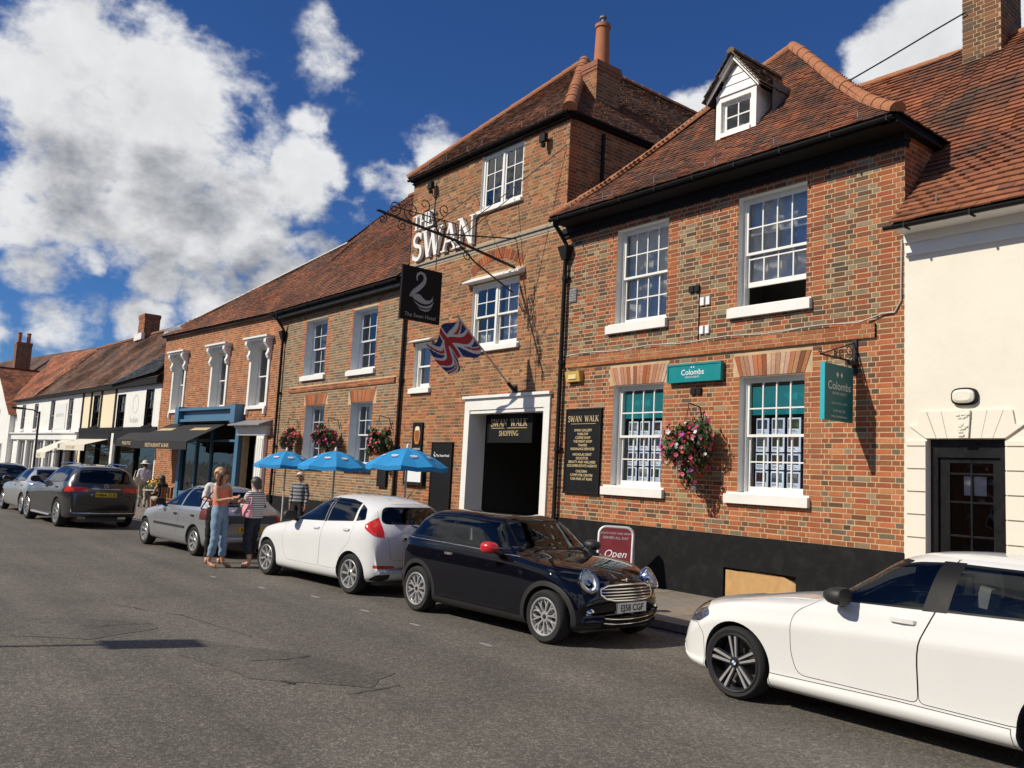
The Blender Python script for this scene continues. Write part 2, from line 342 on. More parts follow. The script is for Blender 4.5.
def add_serif(mb, fr, s, h, u, z, d0, d1, m=0, sx=1.):
    """lettering centred on u, standing on z, each stroke a thin solid between depths d0 and d1"""
    x = u - serif_width(s)*h*sx/2; q = 0
    for c in s:
        w, strokes, serifs = SER[c]
        for pts, wd in strokes:
            n = len(pts)
            Ls, Rs = [], []
            for k in range(n):
                a = Vector(pts[max(k-1, 0)]); b = Vector(pts[min(k+1, n-1)]); t = (b-a).normalized(); nn = Vector((-t.y, t.x))*wd/2
                if n == 2 and abs(t.x) > .15 and abs(t.y) > .15: nn = Vector((wd/2*1.1, 0))*(-1 if t.y > 0 else 1)
                Ls.append(Vector(pts[k])+nn); Rs.append(Vector(pts[k])-nn)
            q = (q+1) % 5; e = d1+q*.0006
            for k in range(n-1):
                poly = [Rs[k], Rs[k+1], Ls[k+1], Ls[k]]
                mb.prism([(x+p.x*h*sx, z+p.y*h) for p in poly], d0, e, m, fr.fn())
        for (sx_, sy_, sw) in serifs:
            q = (q+1) % 5; e = d1+.004+q*.0006
            y0, y1 = (0, .05) if sy_ == 0 else (.95, 1.)
            fr.box(mb, x+(sx_-sw)*h*sx, x+(sx_+sw)*h*sx, z+y0*h, z+y1*h, d0, e, m)
        x += w*h*sx
# ================================================================== ground
def road_mat(name='asphalt', k=1.):
    m = bpy.data.materials.new(name); m.use_nodes = True; nt = m.node_tree; N = nt.nodes.new; L = nt.links.new; p = nt.nodes['Principled BSDF']
    tc = N('ShaderNodeTexCoord'); p.inputs['Roughness'].default_value = .85
    vo = N('ShaderNodeTexVoronoi'); vo.inputs['Scale'].default_value = 75; L(tc.outputs['Object'], vo.inputs['Vector'])
    vo2 = N('ShaderNodeTexVoronoi'); vo2.inputs['Scale'].default_value = 38; L(tc.outputs['Object'], vo2.inputs['Vector'])
    cr = N('ShaderNodeValToRGB'); cr.color_ramp.elements[0].color = (.072*k, .064*k, .054*k, 1); cr.color_ramp.elements[1].color = (.24*k, .212*k, .178*k, 1)
    cr.color_ramp.elements[0].position = .15; e = cr.color_ramp.elements.new(.62); e.color = (.118*k, .105*k, .089*k, 1)
    sep = N('ShaderNodeSeparateColor'); L(vo.outputs['Color'], sep.inputs[0]); sep2 = N('ShaderNodeSeparateColor'); L(vo2.outputs['Color'], sep2.inputs[0])
    a = N('ShaderNodeMath'); a.operation = 'MULTIPLY_ADD'; L(sep.outputs[0], a.inputs[0]); a.inputs[1].default_value = .62
    b = N('ShaderNodeMath'); b.operation = 'MULTIPLY'; L(sep2.outputs[1], b.inputs[0]); b.inputs[1].default_value = .38; L(b.outputs[0], a.inputs[2]); L(a.outputs[0], cr.inputs[0])
    n1 = N('ShaderNodeTexNoise'); n1.inputs['Scale'].default_value = .55; n1.inputs['Detail'].default_value = 6; n1.inputs['Roughness'].default_value = .65; L(tc.outputs['Object'], n1.inputs['Vector'])
    mr = N('ShaderNodeMapRange'); L(n1.outputs['Fac'], mr.inputs[0]); mr.inputs['From Min'].default_value = .3; mr.inputs['From Max'].default_value = .7; mr.inputs['To Min'].default_value = .82; mr.inputs['To Max'].default_value = 1.2
    mx = N('ShaderNodeMix'); mx.data_type = 'RGBA'; mx.blend_type = 'MULTIPLY'; mx.inputs['Factor'].default_value = 1; L(cr.outputs[0], mx.inputs['A']); L(mr.outputs[0], mx.inputs['B'])
    # long streaks worn by wheels along the street
    mp = N('ShaderNodeMapping'); mp.inputs['Scale'].default_value = (.05, .9, 1); L(tc.outputs['Object'], mp.inputs[0]); n2 = N('ShaderNodeTexNoise'); n2.inputs['Scale'].default_value = 1.4; n2.inputs['Detail'].default_value = 3; L(mp.outputs[0], n2.inputs['Vector'])
    m2 = N('ShaderNodeMapRange'); L(n2.outputs['Fac'], m2.inputs[0]); m2.inputs['From Min'].default_value = .35; m2.inputs['From Max'].default_value = .65; m2.inputs['To Min'].default_value = .86; m2.inputs['To Max'].default_value = 1.12
    mx2 = N('ShaderNodeMix'); mx2.data_type = 'RGBA'; mx2.blend_type = 'MULTIPLY'; mx2.inputs['Factor'].default_value = 1; L(mx.outputs['Result'], mx2.inputs['A']); L(m2.outputs[0], mx2.inputs['B'])
    L(mx2.outputs['Result'], p.inputs['Base Color'])
    bp = N('ShaderNodeBump'); bp.inputs['Strength'].default_value = .55; bp.inputs['Distance'].default_value = .006; L(vo.outputs['Distance'], bp.inputs['Height']); L(bp.outputs[0], p.inputs['Normal'])
    return m
M_ROAD = road_mat()
M_PATCH = road_mat('road_patch_asphalt', .86)
M_TAR = mat('tar', (.048, .043, .038), .85, var=.2)
M_LINE = mat('worn_road_paint', (.34, .33, .30), .8, var=.35, vscale=25, alt=(.1, .095, .09), altscale=18, altamt=.8)
M_PAVE = mat('paving_slab', (.21, .18, .145), .85, var=.14, vscale=4, bump=.2, bscale=60, alt=(.13, .11, .09), altscale=2.2, altamt=.5)
M_KERB = mat('granite_kerb', (.17, .155, .14), .8, var=.25, vscale=20, bump=.2)
M_GROUND = mat('far_ground', (.07, .08, .05), .95, var=.2, vscale=.05)
g = MB(); g.quad((-900, -900, -.35), (900, -900, -.35), (900, 900, -.35), (-900, 900, -.35)); struct(put(g, 'ground', M_GROUND, fix=False))
# road surface: follows the bend of the street
def kerb_y(x):      # front edge of the pavement on the far side
    return 8.75 if x > -14 else 8.75 - (-14-x)*.077
KX = [40, 8, 0, -6, -10, -14, -20, -28, -40, -60, -90, -160]
rd = MB()
for a, b in zip(KX, KX[1:]):
    rd.quad((a, kerb_y(a)+.05, 0), (b, kerb_y(b)+.05, 0), (b, -3.0+(kerb_y(b)-8.75), 0), (a, -3.0, 0) if a > -14 else (a, -3.0+(kerb_y(a)-8.75), 0))
struct(put(rd, 'road', M_ROAD, fix=False))
pv = MB(); pb = MB()
for a, b in zip(KX, KX[1:]):
    pv.quad((a, kerb_y(a)+.14, .105), (b, kerb_y(b)+.14, .105), (b, kerb_y(b)+16, .115), (a, kerb_y(a)+16, .115))
    o0, o1 = (0 if a > -14 else kerb_y(a)-8.75), kerb_y(b)-8.75
    pb.quad((a, -3.0+o0, .0), (b, -3.0+o1, .0), (b, -3.0+o1, .12), (a, -3.0+o0, .12)); pb.quad((a, -3.0+o0, .12), (b, -3.0+o1, .12), (b, -9.0+o1, .12), (a, -9.0+o0, .12))
PV = struct(put(pv, 'pavement', M_PAVE, fix=False)); struct(put(pb, 'near_pavement', M_PAVE, fix=False))
km = MB(); km.box(-.455, .455, 0, .145, -.1, .0); 
kmesh = km.mesh('kerb_stone', M_KERB)
x = 2.0
while x > -42:
    y0, y1 = kerb_y(x), kerb_y(x-.92)
    o = inst(kmesh, 'kerb_stone', PV, ((2*x-.92)/2, (y0+y1)/2, .118+random.uniform(-.003, .003))); o.rotation_euler = (0, 0, math.atan2(y0-y1, .92)); x -= .92
sl = [MB() for _ in range(4)]; smesh = []
for k, m in enumerate(sl): m.box(-.296, .296, -.296, .296, -.04, 0); smesh.append(m.mesh('paving_slab', mat('paving_slab_%s' % 'abcd'[k], [(.22, .185, .15), (.19, .165, .135), (.24, .20, .16), (.205, .185, .16)][k], .85, var=.15, vscale=5, bump=.2, bscale=60)))
xs = -3.2
while xs > -14:
    y = 8.75+.15+.30
    while y < 11.5:
        o = inst(smesh[random.randrange(4)], 'paving_slab', PV, (xs, min(y, 11.19), .118+random.uniform(-.003, .003))); y += .6
    xs -= .6
def sheet(name, pts, z, M_): 
    m = MB(); m.poly([(x, y, z) for x, y in pts], 0); return struct(put(m, name, M_, fix=False))
def px_ground(x, y):
    d = pxdir(x, y); t = -CAM_H/d.z; return (d.x*t, d.y*t)
def blob(pts, jit=.03, n=4):
    out = []
    for i, p in enumerate(pts):
        q = pts[(i+1) % len(pts)]
        for k in range(n):
            f = k/n; out.append((p[0]+(q[0]-p[0])*f+random.uniform(-jit, jit), p[1]+(q[1]-p[1])*f+random.uniform(-jit, jit)))
    return out
sheet('road_patch', blob([(-9.2, 3.25), (-8.0, 4.0), (-7.0, 4.35), (-6.6, 3.9), (-7.35, 3.15), (-8.5, 2.85)]), .004, M_PATCH)
sheet('road_patch', blob([(-11.2, 1.9), (-10.4, 3.1), (-9.9, 3.1), (-9.6, 2.3), (-10.1, 1.7)]), .004, M_PATCH)
def crack(pts, w=.012):
    m = MB(); P = []
    for a, b in zip(pts, pts[1:]):
        for k in range(6): P.append((a[0]+(b[0]-a[0])*k/6+random.uniform(-.02, .02), a[1]+(b[1]-a[1])*k/6+random.uniform(-.02, .02), w*random.uniform(.3, 1.2)))
    for p, q in zip(P, P[1:]):
        d = Vector((q[0]-p[0], q[1]-p[1])).normalized(); n_ = Vector((-d.y, d.x))
        m.quad((p[0]+n_.x*p[2], p[1]+n_.y*p[2], .008), (p[0]-n_.x*p[2], p[1]-n_.y*p[2], .008), (q[0]-n_.x*q[2], q[1]-n_.y*q[2], .008), (q[0]+n_.x*q[2], q[1]+n_.y*q[2], .008))
    struct(put(m, 'road_crack', M_TAR, fix=False))
crack([px_ground(250, 661), px_ground(285, 660), px_ground(316, 656)], .011); crack([px_ground(350, 695), px_ground(380, 689), px_ground(405, 685)], .010)
crack([px_ground(85, 628), px_ground(120, 625), px_ground(157, 624)], .010); crack([px_ground(110, 605), px_ground(180, 615), px_ground(270, 642)], .008)
crack([px_ground(283, 682), px_ground(296, 684)], .03)
for (x, y) in ((315, 597), (365, 611), (415, 625), (486, 645), (213, 577), (262, 588)):
    c = px_ground(x, y); m = MB()
    for s in range(4):
        a = c[0]-.10+s*.055; m.quad((a, c[1]-.035+random.uniform(-.01, .01), .005), (a+.05, c[1]-.035, .005), (a+.05, c[1]+.03+random.uniform(-.01, .01), .005), (a, c[1]+.03, .005))
    struct(put(m, 'bay_marking', M_LINE, fix=False))
# ================================================================== buildings
def pick(pal):
    r = random.random()*sum(w for w, _ in pal)
    for w, c in pal:
        r -= w
        if r <= 0: break
    k = random.uniform(.82, 1.18)
    return tuple(min(.9, x*k*random.uniform(.94, 1.06)) for x in c)
RED = [(5, (.32, .085, .028)), (4, (.26, .068, .024)), (2, (.37, .115, .038)), (1.8, (.19, .055, .024)), (.8, (.13, .055, .032))]
ORANGE = [(5, (.36, .112, .040)), (3, (.31, .09, .033)), (2, (.40, .15, .06)), (1.3, (.22, .075, .03)), (.6, (.16, .12, .075))]
GREYS = [(4, (.205, .15, .09)), (2.5, (.26, .195, .115)), (4, (.115, .065, .037)), (3.5, (.175, .066, .032)), (1.2, (.25, .09, .04)), (1.5, (.075, .052, .036))]
FLINT = [(5, (.225, .165, .105)), (3, (.18, .132, .085)), (2.6, (.12, .09, .06)), (3.0, (.27, .135, .06)), (1.2, (.33, .135, .055))]
BROWNS = [(5, (.25, .108, .044)), (3, (.195, .08, .036)), (3, (.30, .13, .05)), (2.4, (.13, .07, .038)), (1.3, (.34, .18, .08))]
PALE = [(3, (.42, .21, .12)), (2, (.48, .30, .21)), (2, (.38, .14, .06)), (1, (.32, .11, .045))]

def brick_courses(fr, u0, u1, z0, z1, openings, colour, h=.078, Ls=.236, Lh=.122, j=.016, d0=0., proud=.0035):
    """list of (u0,u1,z0,z1,tint,d) for a wall in alternating stretchers and headers, cut round the openings"""
    out = []; nrow = int(round((z1-z0)/h)); h = (z1-z0)/nrow
    for r in range(nrow):
        za, zb = z0+r*h+j/2, z0+(r+1)*h-j/2; zm = (za+zb)/2
        cuts = sorted((o[0], o[1]) for o in openings if o[2] < zb-.01 and o[3] > za+.01)
        spans = []; x = u0
        for a, b in cuts:
            if a > x: spans.append((x, a))
            x = max(x, b)
        if x < u1: spans.append((x, u1))
        x = u0 - (.175 if r % 2 else 0.) - .002*random.random()
        k = 0; head = bool(r % 2)
        while x < u1:
            L = (Lh if head else Ls)
            a, b = x+j/2, x+L-j/2
            for sa, sb in spans:
                aa, bb = max(a, sa), min(b, sb)
                if bb-aa > .03:
                    out.append((aa, bb, za+random.uniform(-.002, .002), zb+random.uniform(-.002, .002), colour((aa+bb)/2, zm, head), d0+proud+random.uniform(-.002, .002)))
            x += L; head = not head
    return out
def brick_mesh(fr, bricks, d0=-.004):
    mb = MB()
    for (a, b, za, zb, t, d) in bricks:
        fr.box(mb, a, b, za, zb, d0, d, 0, t, skip=(4,))
    return mb
_bvar = {}
def brick_parts(fr, bricks, parent, n):
    """the n bricks that show largest become parts of their own, sharing a few meshes"""
    for (a, b, za, zb, t, d) in bricks:
        w = round((b-a)/.02)*.02; w = max(w, .04); key = (w, tuple(round(c*12) for c in t))
        if key not in _bvar:
            mb = MB(); hw, hh = w/2, .031; mb.box(-hw, hw, 0, .012, -hh, hh, 0, t)
            _bvar[key] = mb.mesh('brick', M_BRICK)
        c = fr.P((a+b)/2, (za+zb)/2, d); o = inst(_bvar[key], 'brick', parent, c)
        o.rotation_euler = (random.uniform(-.008, .008), random.uniform(-.01, .01), math.atan2(fr.U.y, fr.U.x)+random.uniform(-.008, .008)); o.scale = ((b-a)/w, 1, 1)

def wall_backing(fr, u0, u1, z0, z1, openings, depth=.30, d=0., mb=None, m=0):
    mb = mb or MB()
    us = sorted({u0, u1, *[min(max(v, u0), u1) for o in openings for v in o[:2]]}); zs = sorted({z0, z1, *[min(max(v, z0), z1) for o in openings for v in o[2:4]]})
    for a, b in zip(us, us[1:]):
        for c, e in zip(zs, zs[1:]):
            um, zm = (a+b)/2, (c+e)/2
            if any(o[0] < um < o[1] and o[2] < zm < o[3] for o in openings): continue
            mb.quad(fr.P(a, c, d), fr.P(b, c, d), fr.P(b, e, d), fr.P(a, e, d), m)
    for o in openings:      # brick reveals
        a, b, c, e = o[:4]
        for p, q in (((a, c), (a, e)), ((a, e), (b, e)), ((b, e), (b, c)), ((b, c), (a, c))):
            mb.quad(fr.P(*p, d), fr.P(*q, d), fr.P(*q, d-depth), fr.P(*p, d-depth), m)
    return mb

def flat_arch(fr, u0, u1, z0, hgt, splay, colour, d=.010):
    n = max(8, int((u1-u0+splay)/.078)); out = MB(); um = (u0+u1)/2
    for i in range(n):
        f0, f1 = i/n, (i+1)/n
        xb0, xb1 = u0+(u1-u0)*f0, u0+(u1-u0)*f1; xt0 = u0-splay+(u1-u0+2*splay)*f0; xt1 = u0-splay+(u1-u0+2*splay)*f1
        g = .004
        P = [fr.P(xb0+g, z0+.004, d), fr.P(xb1-g, z0+.004, d), fr.P(xb1-g, z0+.004, -.004), fr.P(xb0+g, z0+.004, -.004),
             fr.P(xt0+g, z0+hgt, d), fr.P(xt1-g, z0+hgt, d), fr.P(xt1-g, z0+hgt, -.004), fr.P(xt0+g, z0+hgt, -.004)]
        out.hexa(P, 0, colour(), skip=(4,))
    return out

def window(fr, parent, u0, u1, z0, z1, cols=4, rows=(2, 2), reveal=.11, sill=None, lift=0., curtains=None, kind='sash', leaves=1, frame_w=.055, name='window', mat_=None, sillz=.16, boxw=.05, room=None, sillmat=None, bars=True):
    """a recessed timber window; sub-parts: panes, sill, meeting sashes are in the frame mesh"""
    W = mat_ or M_WHITE; mb = MB(); dF = -reveal
    # painted reveals
    mb.quad(fr.P(u0, z0, .002), fr.P(u0, z1, .002), fr.P(u0+.004, z1, dF), fr.P(u0+.004, z0, dF)); mb.quad(fr.P(u1, z0, .002), fr.P(u1, z1, .002), fr.P(u1-.004, z1, dF), fr.P(u1-.004, z0, dF))
    mb.quad(fr.P(u0, z1-.004, .002), fr.P(u1, z1-.004, .002), fr.P(u1, z1-.006, dF), fr.P(u0, z1-.006, dF)); mb.quad(fr.P(u0, z0+.004, .002), fr.P(u1, z0+.004, .002), fr.P(u1, z0+.006, dF), fr.P(u0, z0+.006, dF))
    # box frame
    b = boxw
    fr.box(mb, u0+.004, u0+b, z0, z1, dF-.14, dF); fr.box(mb, u1-b, u1-.004, z0, z1, dF-.14, dF)
    fr.box(mb, u0+b, u1-b, z1-b, z1-.004, dF-.14, dF-.002); fr.box(mb, u0+b, u1-b, z0+.004, z0+b*.9, dF-.14, dF-.002)
    ia, ib, ic, ie = u0+b, u1-b, z0+b*.9, z1-b
    panes = []
    def leaf(a, b_, c, e, d, nc, nr, st=.042, bot=.06, top=.042):
        fr.box(mb, a, a+st, c, e, d-.04, d); fr.box(mb, b_-st, b_, c, e, d-.04, d)
        fr.box(mb, a+st, b_-st, c, c+bot, d-.04, d-.001); fr.box(mb, a+st, b_-st, e-top, e, d-.04, d-.001)
        ga, gb, gc, ge = a+st, b_-st, c+bot, e-top; bw = .011
        for i in range(1, nc):
            x = ga+(gb-ga)*i/nc; fr.box(mb, x-bw, x+bw, gc, ge, d-.036, d-.004)
        for k in range(1, nr):
            z = gc+(ge-gc)*k/nr
            for i in range(nc):
                xa = ga+(gb-ga)*i/nc+(bw if i else 0); xb = ga+(gb-ga)*(i+1)/nc-(bw if i < nc-1 else 0)
                fr.box(mb, xa, xb, z-bw, z+bw, d-.036, d-.005)
        for i in range(nc):
            for k in range(nr):
                panes.append((ga+(gb-ga)*i/nc, ga+(gb-ga)*(i+1)/nc, gc+(ge-gc)*k/nr, gc+(ge-gc)*(k+1)/nr, d-.02))
    if kind == 'sash':
        n = leaves; wl = (ib-ia)/n
        for q in range(n):
            a, e2 = ia+q*wl, ia+(q+1)*wl
            if n > 1 and q: fr.box(mb, a-.035, a+.035, z0+.02, z1-.02, dF-.13, dF+.006)
            zm = (ic+ie)/2 if rows[0] == rows[1] else ic+(ie-ic)*rows[1]/sum(rows)
            leaf(a+(.035 if q else 0), e2-(.035 if q < n-1 else 0), zm-.02, ie, dF-.02, cols, rows[0], bot=.042)
            leaf(a+(.035 if q else 0), e2-(.035 if q < n-1 else 0), ic+lift, zm+.022+lift, dF-.072, cols, rows[1], bot=.085)
    else:
        wl = (ib-ia)/leaves
        for q in range(leaves):
            a, e2 = ia+q*wl, ia+(q+1)*wl
            if q: fr.box(mb, a-.03, a+.03, z0+.02, z1-.02, dF-.13, dF+.004)
            leaf(a+(.03 if q else 0)+.004, e2-(.03 if q < leaves-1 else 0)-.004, ic+.004, ie-.004, dF-.025, cols, rows[0], st=.05)
    o = put(mb, name, W, parent)
    for (a, b_, c, e, d) in panes:
        g = MB(); k1, k2 = random.uniform(-.0022, .0022), random.uniform(-.0022, .0022)
        g.quad(fr.P(a, c, d-k1-k2), fr.P(b_, c, d+k1-k2), fr.P(b_, e, d+k1+k2), fr.P(a, e, d-k1+k2)); put(g, 'pane', M_GLASS, o, fix=False)
    if sill:
        s = MB(); fr.box(s, sill[0], sill[1], z0-sillz, z0, -.12, .085); fr.box(s, sill[0]+.01, sill[1]-.01, z0-.002, z0+.03, dF-.1, .02)
        put(s, 'sill', sillmat or W, o)
    # the room behind
    rm = MB(); D = .9 if room is None else room
    A = (u0-.3, u1+.3, z0-.3, z1+.2); d1, d2 = dF-.15, dF-.15-D
    pts = [(A[0], A[2]), (A[1], A[2]), (A[1], A[3]), (A[0], A[3])]
    rm.quad(*[fr.P(*p, d2) for p in pts])
    for i in range(4): rm.quad(fr.P(*pts[i], d1), fr.P(*pts[(i+1) % 4], d1), fr.P(*pts[(i+1) % 4], d2), fr.P(*pts[i], d2))
    put(rm, 'room', M_ROOM, o, fix=False)
    if curtains:
        for (ca, cb, cz0, cz1) in curtains:
            c = MB(); n = 14; pr = []
            for i in range(n+1):
                f = i/n; pr.append((u0+(u1-u0)*(ca+(cb-ca)*f), dF-.165+.018*math.sin(f*19)))
            for p, q in zip(pr, pr[1:]):
                c.quad(fr.P(p[0], z0+(z1-z0)*cz0, p[1]), fr.P(q[0], z0+(z1-z0)*cz0, q[1]), fr.P(q[0], z0+(z1-z0)*cz1, q[1]), fr.P(p[0], z0+(z1-z0)*cz1, p[1]))
            put(c, 'curtain', M_CURTAIN, o, smooth=60)
    return o

def tile_patch(name, A, B, C, D, parent, pal, gauge=.1, tw=.168, th=.016, curve=None, hole=None, nparts=0, deckdrop=.03, M=None, wob=.02, left=None, seed=1, lift=.03):
    """plain tiles laid course by course from the eave A-B to the ridge D-C; each tile is a tilted slab"""
    A, B, C, D = map(Vector, (A, B, C, D)); M = M or M_TILE
    nrm = (B-A).cross(D-A) if (D-A).length > .1 else (B-A).cross(C-B)
    nrm.normalize()
    if nrm.z < 0: nrm.negate()
    rnd = random.Random(seed); ph = [rnd.uniform(0, 6) for _ in range(6)]
    sl = max((D-A).length, (C-B).length); rows = max(1, int(sl/gauge))
    def off(p, v):
        w = wob*(math.sin(p.x*1.1+p.y*.7+ph[0])+.7*math.sin(p.x*2.3-p.z*1.7+ph[1])+.6*math.sin(p.z*2.6+ph[2]+p.x*.4))
        return w*min(1, v*8)*min(1, (1-v)*8) + (curve(v) if curve else 0)
    mb = MB(); parts = []
    up = None
    for r in range(rows):
        v = r/rows; Lp, Rp = A.lerp(D, v), B.lerp(C, v)
        v2 = min(1., (r+1.6)/rows); Lq, Rq = A.lerp(D, v2), B.lerp(C, v2)
        if left: Lp = Lp.lerp(Rp, left(v)); Lq = Lq.lerp(Rq, left(v2))
        W = (Rp-Lp).length
        if W < .03: continue
        du = (Rp-Lp)/W; x = -(tw/2 if r % 2 else 0) - rnd.random()*.01
        upd = ((D-A) if (D-A).length > .1 else (C-B)); upd = (upd - du*upd.dot(du)).normalized()*gauge*1.55
        while x < W:
            a, b = max(x, 0)+.0015, min(x+tw, W)-.0015; x += tw
            if b-a < .025: continue
            p = Lp+du*((a+b)/2)
            if hole and hole(p): continue
            o1 = off(p, v)+lift+rnd.uniform(-.005, .007); o2 = off(p+upd, min(1, v+1.5/rows))+.006
            q = du*((b-a)/2); sk = upd.normalized()*rnd.uniform(-.007, .007); tl = rnd.uniform(-.004, .004)
            P = [p-q+nrm*(o1-th+tl)+sk, p+q+nrm*(o1-th-tl)+sk, p+q+nrm*(o2-th)+upd, p-q+nrm*(o2-th)+upd]
            P += [w+nrm*th for w in P]
            t = pick(pal)
            if nparts and b-a > tw*.8 and len(parts) < nparts: parts.append((P, t, p)); continue
            mb.hexa(P, 0, t, skip=(0, 4))
    cov = put(mb, name, M, parent, stuff=True, fix=False)
    dk = MB(); nu, nv = 24, 14
    for i in range(nu):
        for k in range(nv):
            Q = []
            for (uu, vv) in ((i, k), (i+1, k), (i+1, k+1), (i, k+1)):
                v = vv/nv; Lp, Rp = A.lerp(D, v), B.lerp(C, v)
                if left: Lp = Lp.lerp(Rp, left(v))
                p = Lp.lerp(Rp, uu/nu); Q.append(p+nrm*(off(p, v)-deckdrop))
            if hole and hole(sum(Q, Vector())/4): continue
            dk.quad(*Q)
    put(dk, 'roof_deck', M_DECK, parent, fix=False)
    meshes = {}
    for (P, t, p) in parts:
        key = tuple(round(c*14) for c in t)
        ex = (P[1]-P[0]); wd = ex.length; ex = ex/wd; ey = ((P[3]-P[0])+(P[2]-P[1])).normalized(); ez = ex.cross(ey).normalized(); ey = ez.cross(ex)
        if key not in meshes:
            m2 = MB(); m2.box(-tw/2+.0015, tw/2-.0015, 0, gauge*1.55, 0, th, 0, t); meshes[key] = m2.mesh('roof_tile', M)
        rot = Matrix((ex, ey, ez)).transposed()
        inst(meshes[key], 'roof_tile', parent, (P[0]+P[1])/2, rot)
    return cov

_ridge = {}
def ridge_tiles(parent, a, b, rad=.115, seg=.33, M=None, updir=Vector((0, 0, 1)), curve=None, name='ridge_tile', label=None):
    a, b = Vector(a), Vector(b); L = (b-a).length; n = max(1, int(round(L/seg))); M = M or M_RIDGE
    key = (round(rad, 3), M.name)
    if key not in _ridge:
        mb = MB(); k = 8
        for (x0, x1, r0_, r1_) in ((0, 1.06, 1.06, .97),):
            ring = []
            for x, r in ((x0, r0_), (x1, r1_)):
                for t in range(k+1):
                    an = math.pi*(-.08+1.16*t/k); ring.append((x, math.cos(an)*r, math.sin(an)*r))
                for t in range(k, -1, -1):
                    an = math.pi*(-.08+1.16*t/k); ring.append((x, math.cos(an)*r*.84, math.sin(an)*r*.84))
            m = 2*(k+1); i = len(mb.v); mb.v += ring
            for j in range(m): mb.f.append((i+j, i+(j+1) % m, i+m+(j+1) % m, i+m+j)); mb.m.append(0); mb.t.append(None)
            mb.f.append(tuple(range(i, i+m))); mb.f.append(tuple(range(i+2*m-1, i+m-1, -1))); mb.f.append(tuple(i+k+1+j for j in range(k+1))); mb.m += [0, 0, 0]; mb.t += [None, None, None]       # mortared end
        _ridge[key] = mb.mesh(name, M, smooth=35)
    for i in range(n):
        p, q = a.lerp(b, i/n), a.lerp(b, (i+1)/n)
        if curve: p = p+Vector((0, 0, curve(i/n))); q = q+Vector((0, 0, curve((i+1)/n)))
        d = (q-p); l = d.length; x = d/l; y = updir.cross(x).normalized(); z = x.cross(y)
        o = inst(_ridge[key], name, parent, p, Matrix((x, y, z)).transposed()); o.scale = (l, rad*random.uniform(.96, 1.05), rad*random.uniform(.95, 1.06))

def gutter(fr, parent, u0, u1, z, d, r=.06, M=None, brackets=True):
    mb = MB(); n = 8
    for k in range(n):
        a0, a1 = math.pi*(1+k/n), math.pi*(1+(k+1)/n)
        mb.quad(fr.P(u0, z+r*math.sin(a0), d+r*math.cos(a0)), fr.P(u1, z+r*math.sin(a0), d+r*math.cos(a0)), fr.P(u1, z+r*math.sin(a1), d+r*math.cos(a1)), fr.P(u0, z+r*math.sin(a1), d+r*math.cos(a1)))
        mb.quad(fr.P(u0, z+r*.9*math.sin(a0), d+r*.9*math.cos(a0)), fr.P(u1, z+r*.9*math.sin(a0), d+r*.9*math.cos(a0)), fr.P(u1, z+r*.9*math.sin(a1), d+r*.9*math.cos(a1)), fr.P(u0, z+r*.9*math.sin(a1), d+r*.9*math.cos(a1)))
    x = u0+.3
    while x < u1 and brackets:
        fr.box(mb, x-.012, x+.012, z-r-.015, z+.01, d-r-.08, d+r+.006); x += .85
    return put(mb, 'gutter', M or M_BLACK, parent, fix=False)
def downpipe(fr, parent, u, z0, z1, d=.09, r=.045, hopper=False, swan=0.):
    mb = MB()
    pts = [fr.P(u, z0, d), fr.P(u, z1-(.5 if swan else 0), d)]
    if swan: pts += [fr.P(u, z1-.3, d+swan*.5), fr.P(u, z1-.15, d+swan), fr.P(u, z1, d+swan)]
    mb.tube(pts, r, 10)
    z = z0+.6
    while z < z1-.6:
        mb.tube([fr.P(u, z, d), fr.P(u, z+.09, d)], r*1.28, 10); fr.box(mb, u-.09, u+.09, z+.02, z+.07, 0, d); z += 1.75
    if hopper:
        zt = z1-(.55 if swan else .1); mb.hexa([fr.P(u-.06, zt-.28, d+.06), fr.P(u+.06, zt-.28, d+.06), fr.P(u+.06, zt-.28, d-.06), fr.P(u-.06, zt-.28, d-.06),
                 fr.P(u-.14, zt, d+.12), fr.P(u+.14, zt, d+.12), fr.P(u+.14, zt, d-.08), fr.P(u-.14, zt, d-.08)])
    return put(mb, 'downpipe', M_BLACK, parent, smooth=40)
def snow_pins(fr, parent, us, z, d):
    for u in us:
        mb = MB(); mb.tube([fr.P(u, z-.05, d-.02), fr.P(u+.01, z+.16, d)], .009, 5); put(mb, 'eave_pin', M_LEAD, parent)

F0 = Frame((0, 11.5, 0)); ANG = R(4.4); FB = Frame((-27.3, 11.5, 0), ANG)

# ---------------------------------------------------------------- the right-hand brick house (estate agent)
H1 = thing('brick_house', 'two storey brick building with grey flecked upper wall, black plinth and white roof dormer', 'building', (-9.2, 14.2, 0))
OP1 = [(-11.33, -10.05, 4.86, 6.73), (-8.52, -7.24, 4.84, 6.73), (-11.28, -10.05, 1.80, 3.70), (-8.43, -7.24, 1.80, 3.70)]
def col1(u, z, head):
    if z < .0: return pick(RED)
    near = any(o[2]-.0 < z < o[3]+.25 and (o[0]-.26 < u < o[0] or o[1] < u < o[1]+.24) for o in OP1)
    edge = u > -6.0
    if edge or near: return pick(ORANGE if z < 4.2 else RED)
    if z > 6.75: return pick(RED if random.random() < .5 else GREYS)
    if z > 4.33:
        f = .82 + .1*math.sin(u*1.7+z)
        if u > -7.2: f = .72
        return pick(GREYS) if random.random() < f else pick(RED)
    f = .16 + .12*max(0, math.sin(u*2.1+z*1.3))
    if z > 3.72 or u < -11.4: f += .25
    if random.random() < f or (head and random.random() < .22): return pick(GREYS)
    return pick(ORANGE) if random.random() < .75 else pick(RED)
holes1 = OP1 + [(-11.40, -9.93, 3.70, 4.05), (-8.56, -7.11, 3.70, 4.05), (-12.62, -6.11, 4.12, 4.345)]
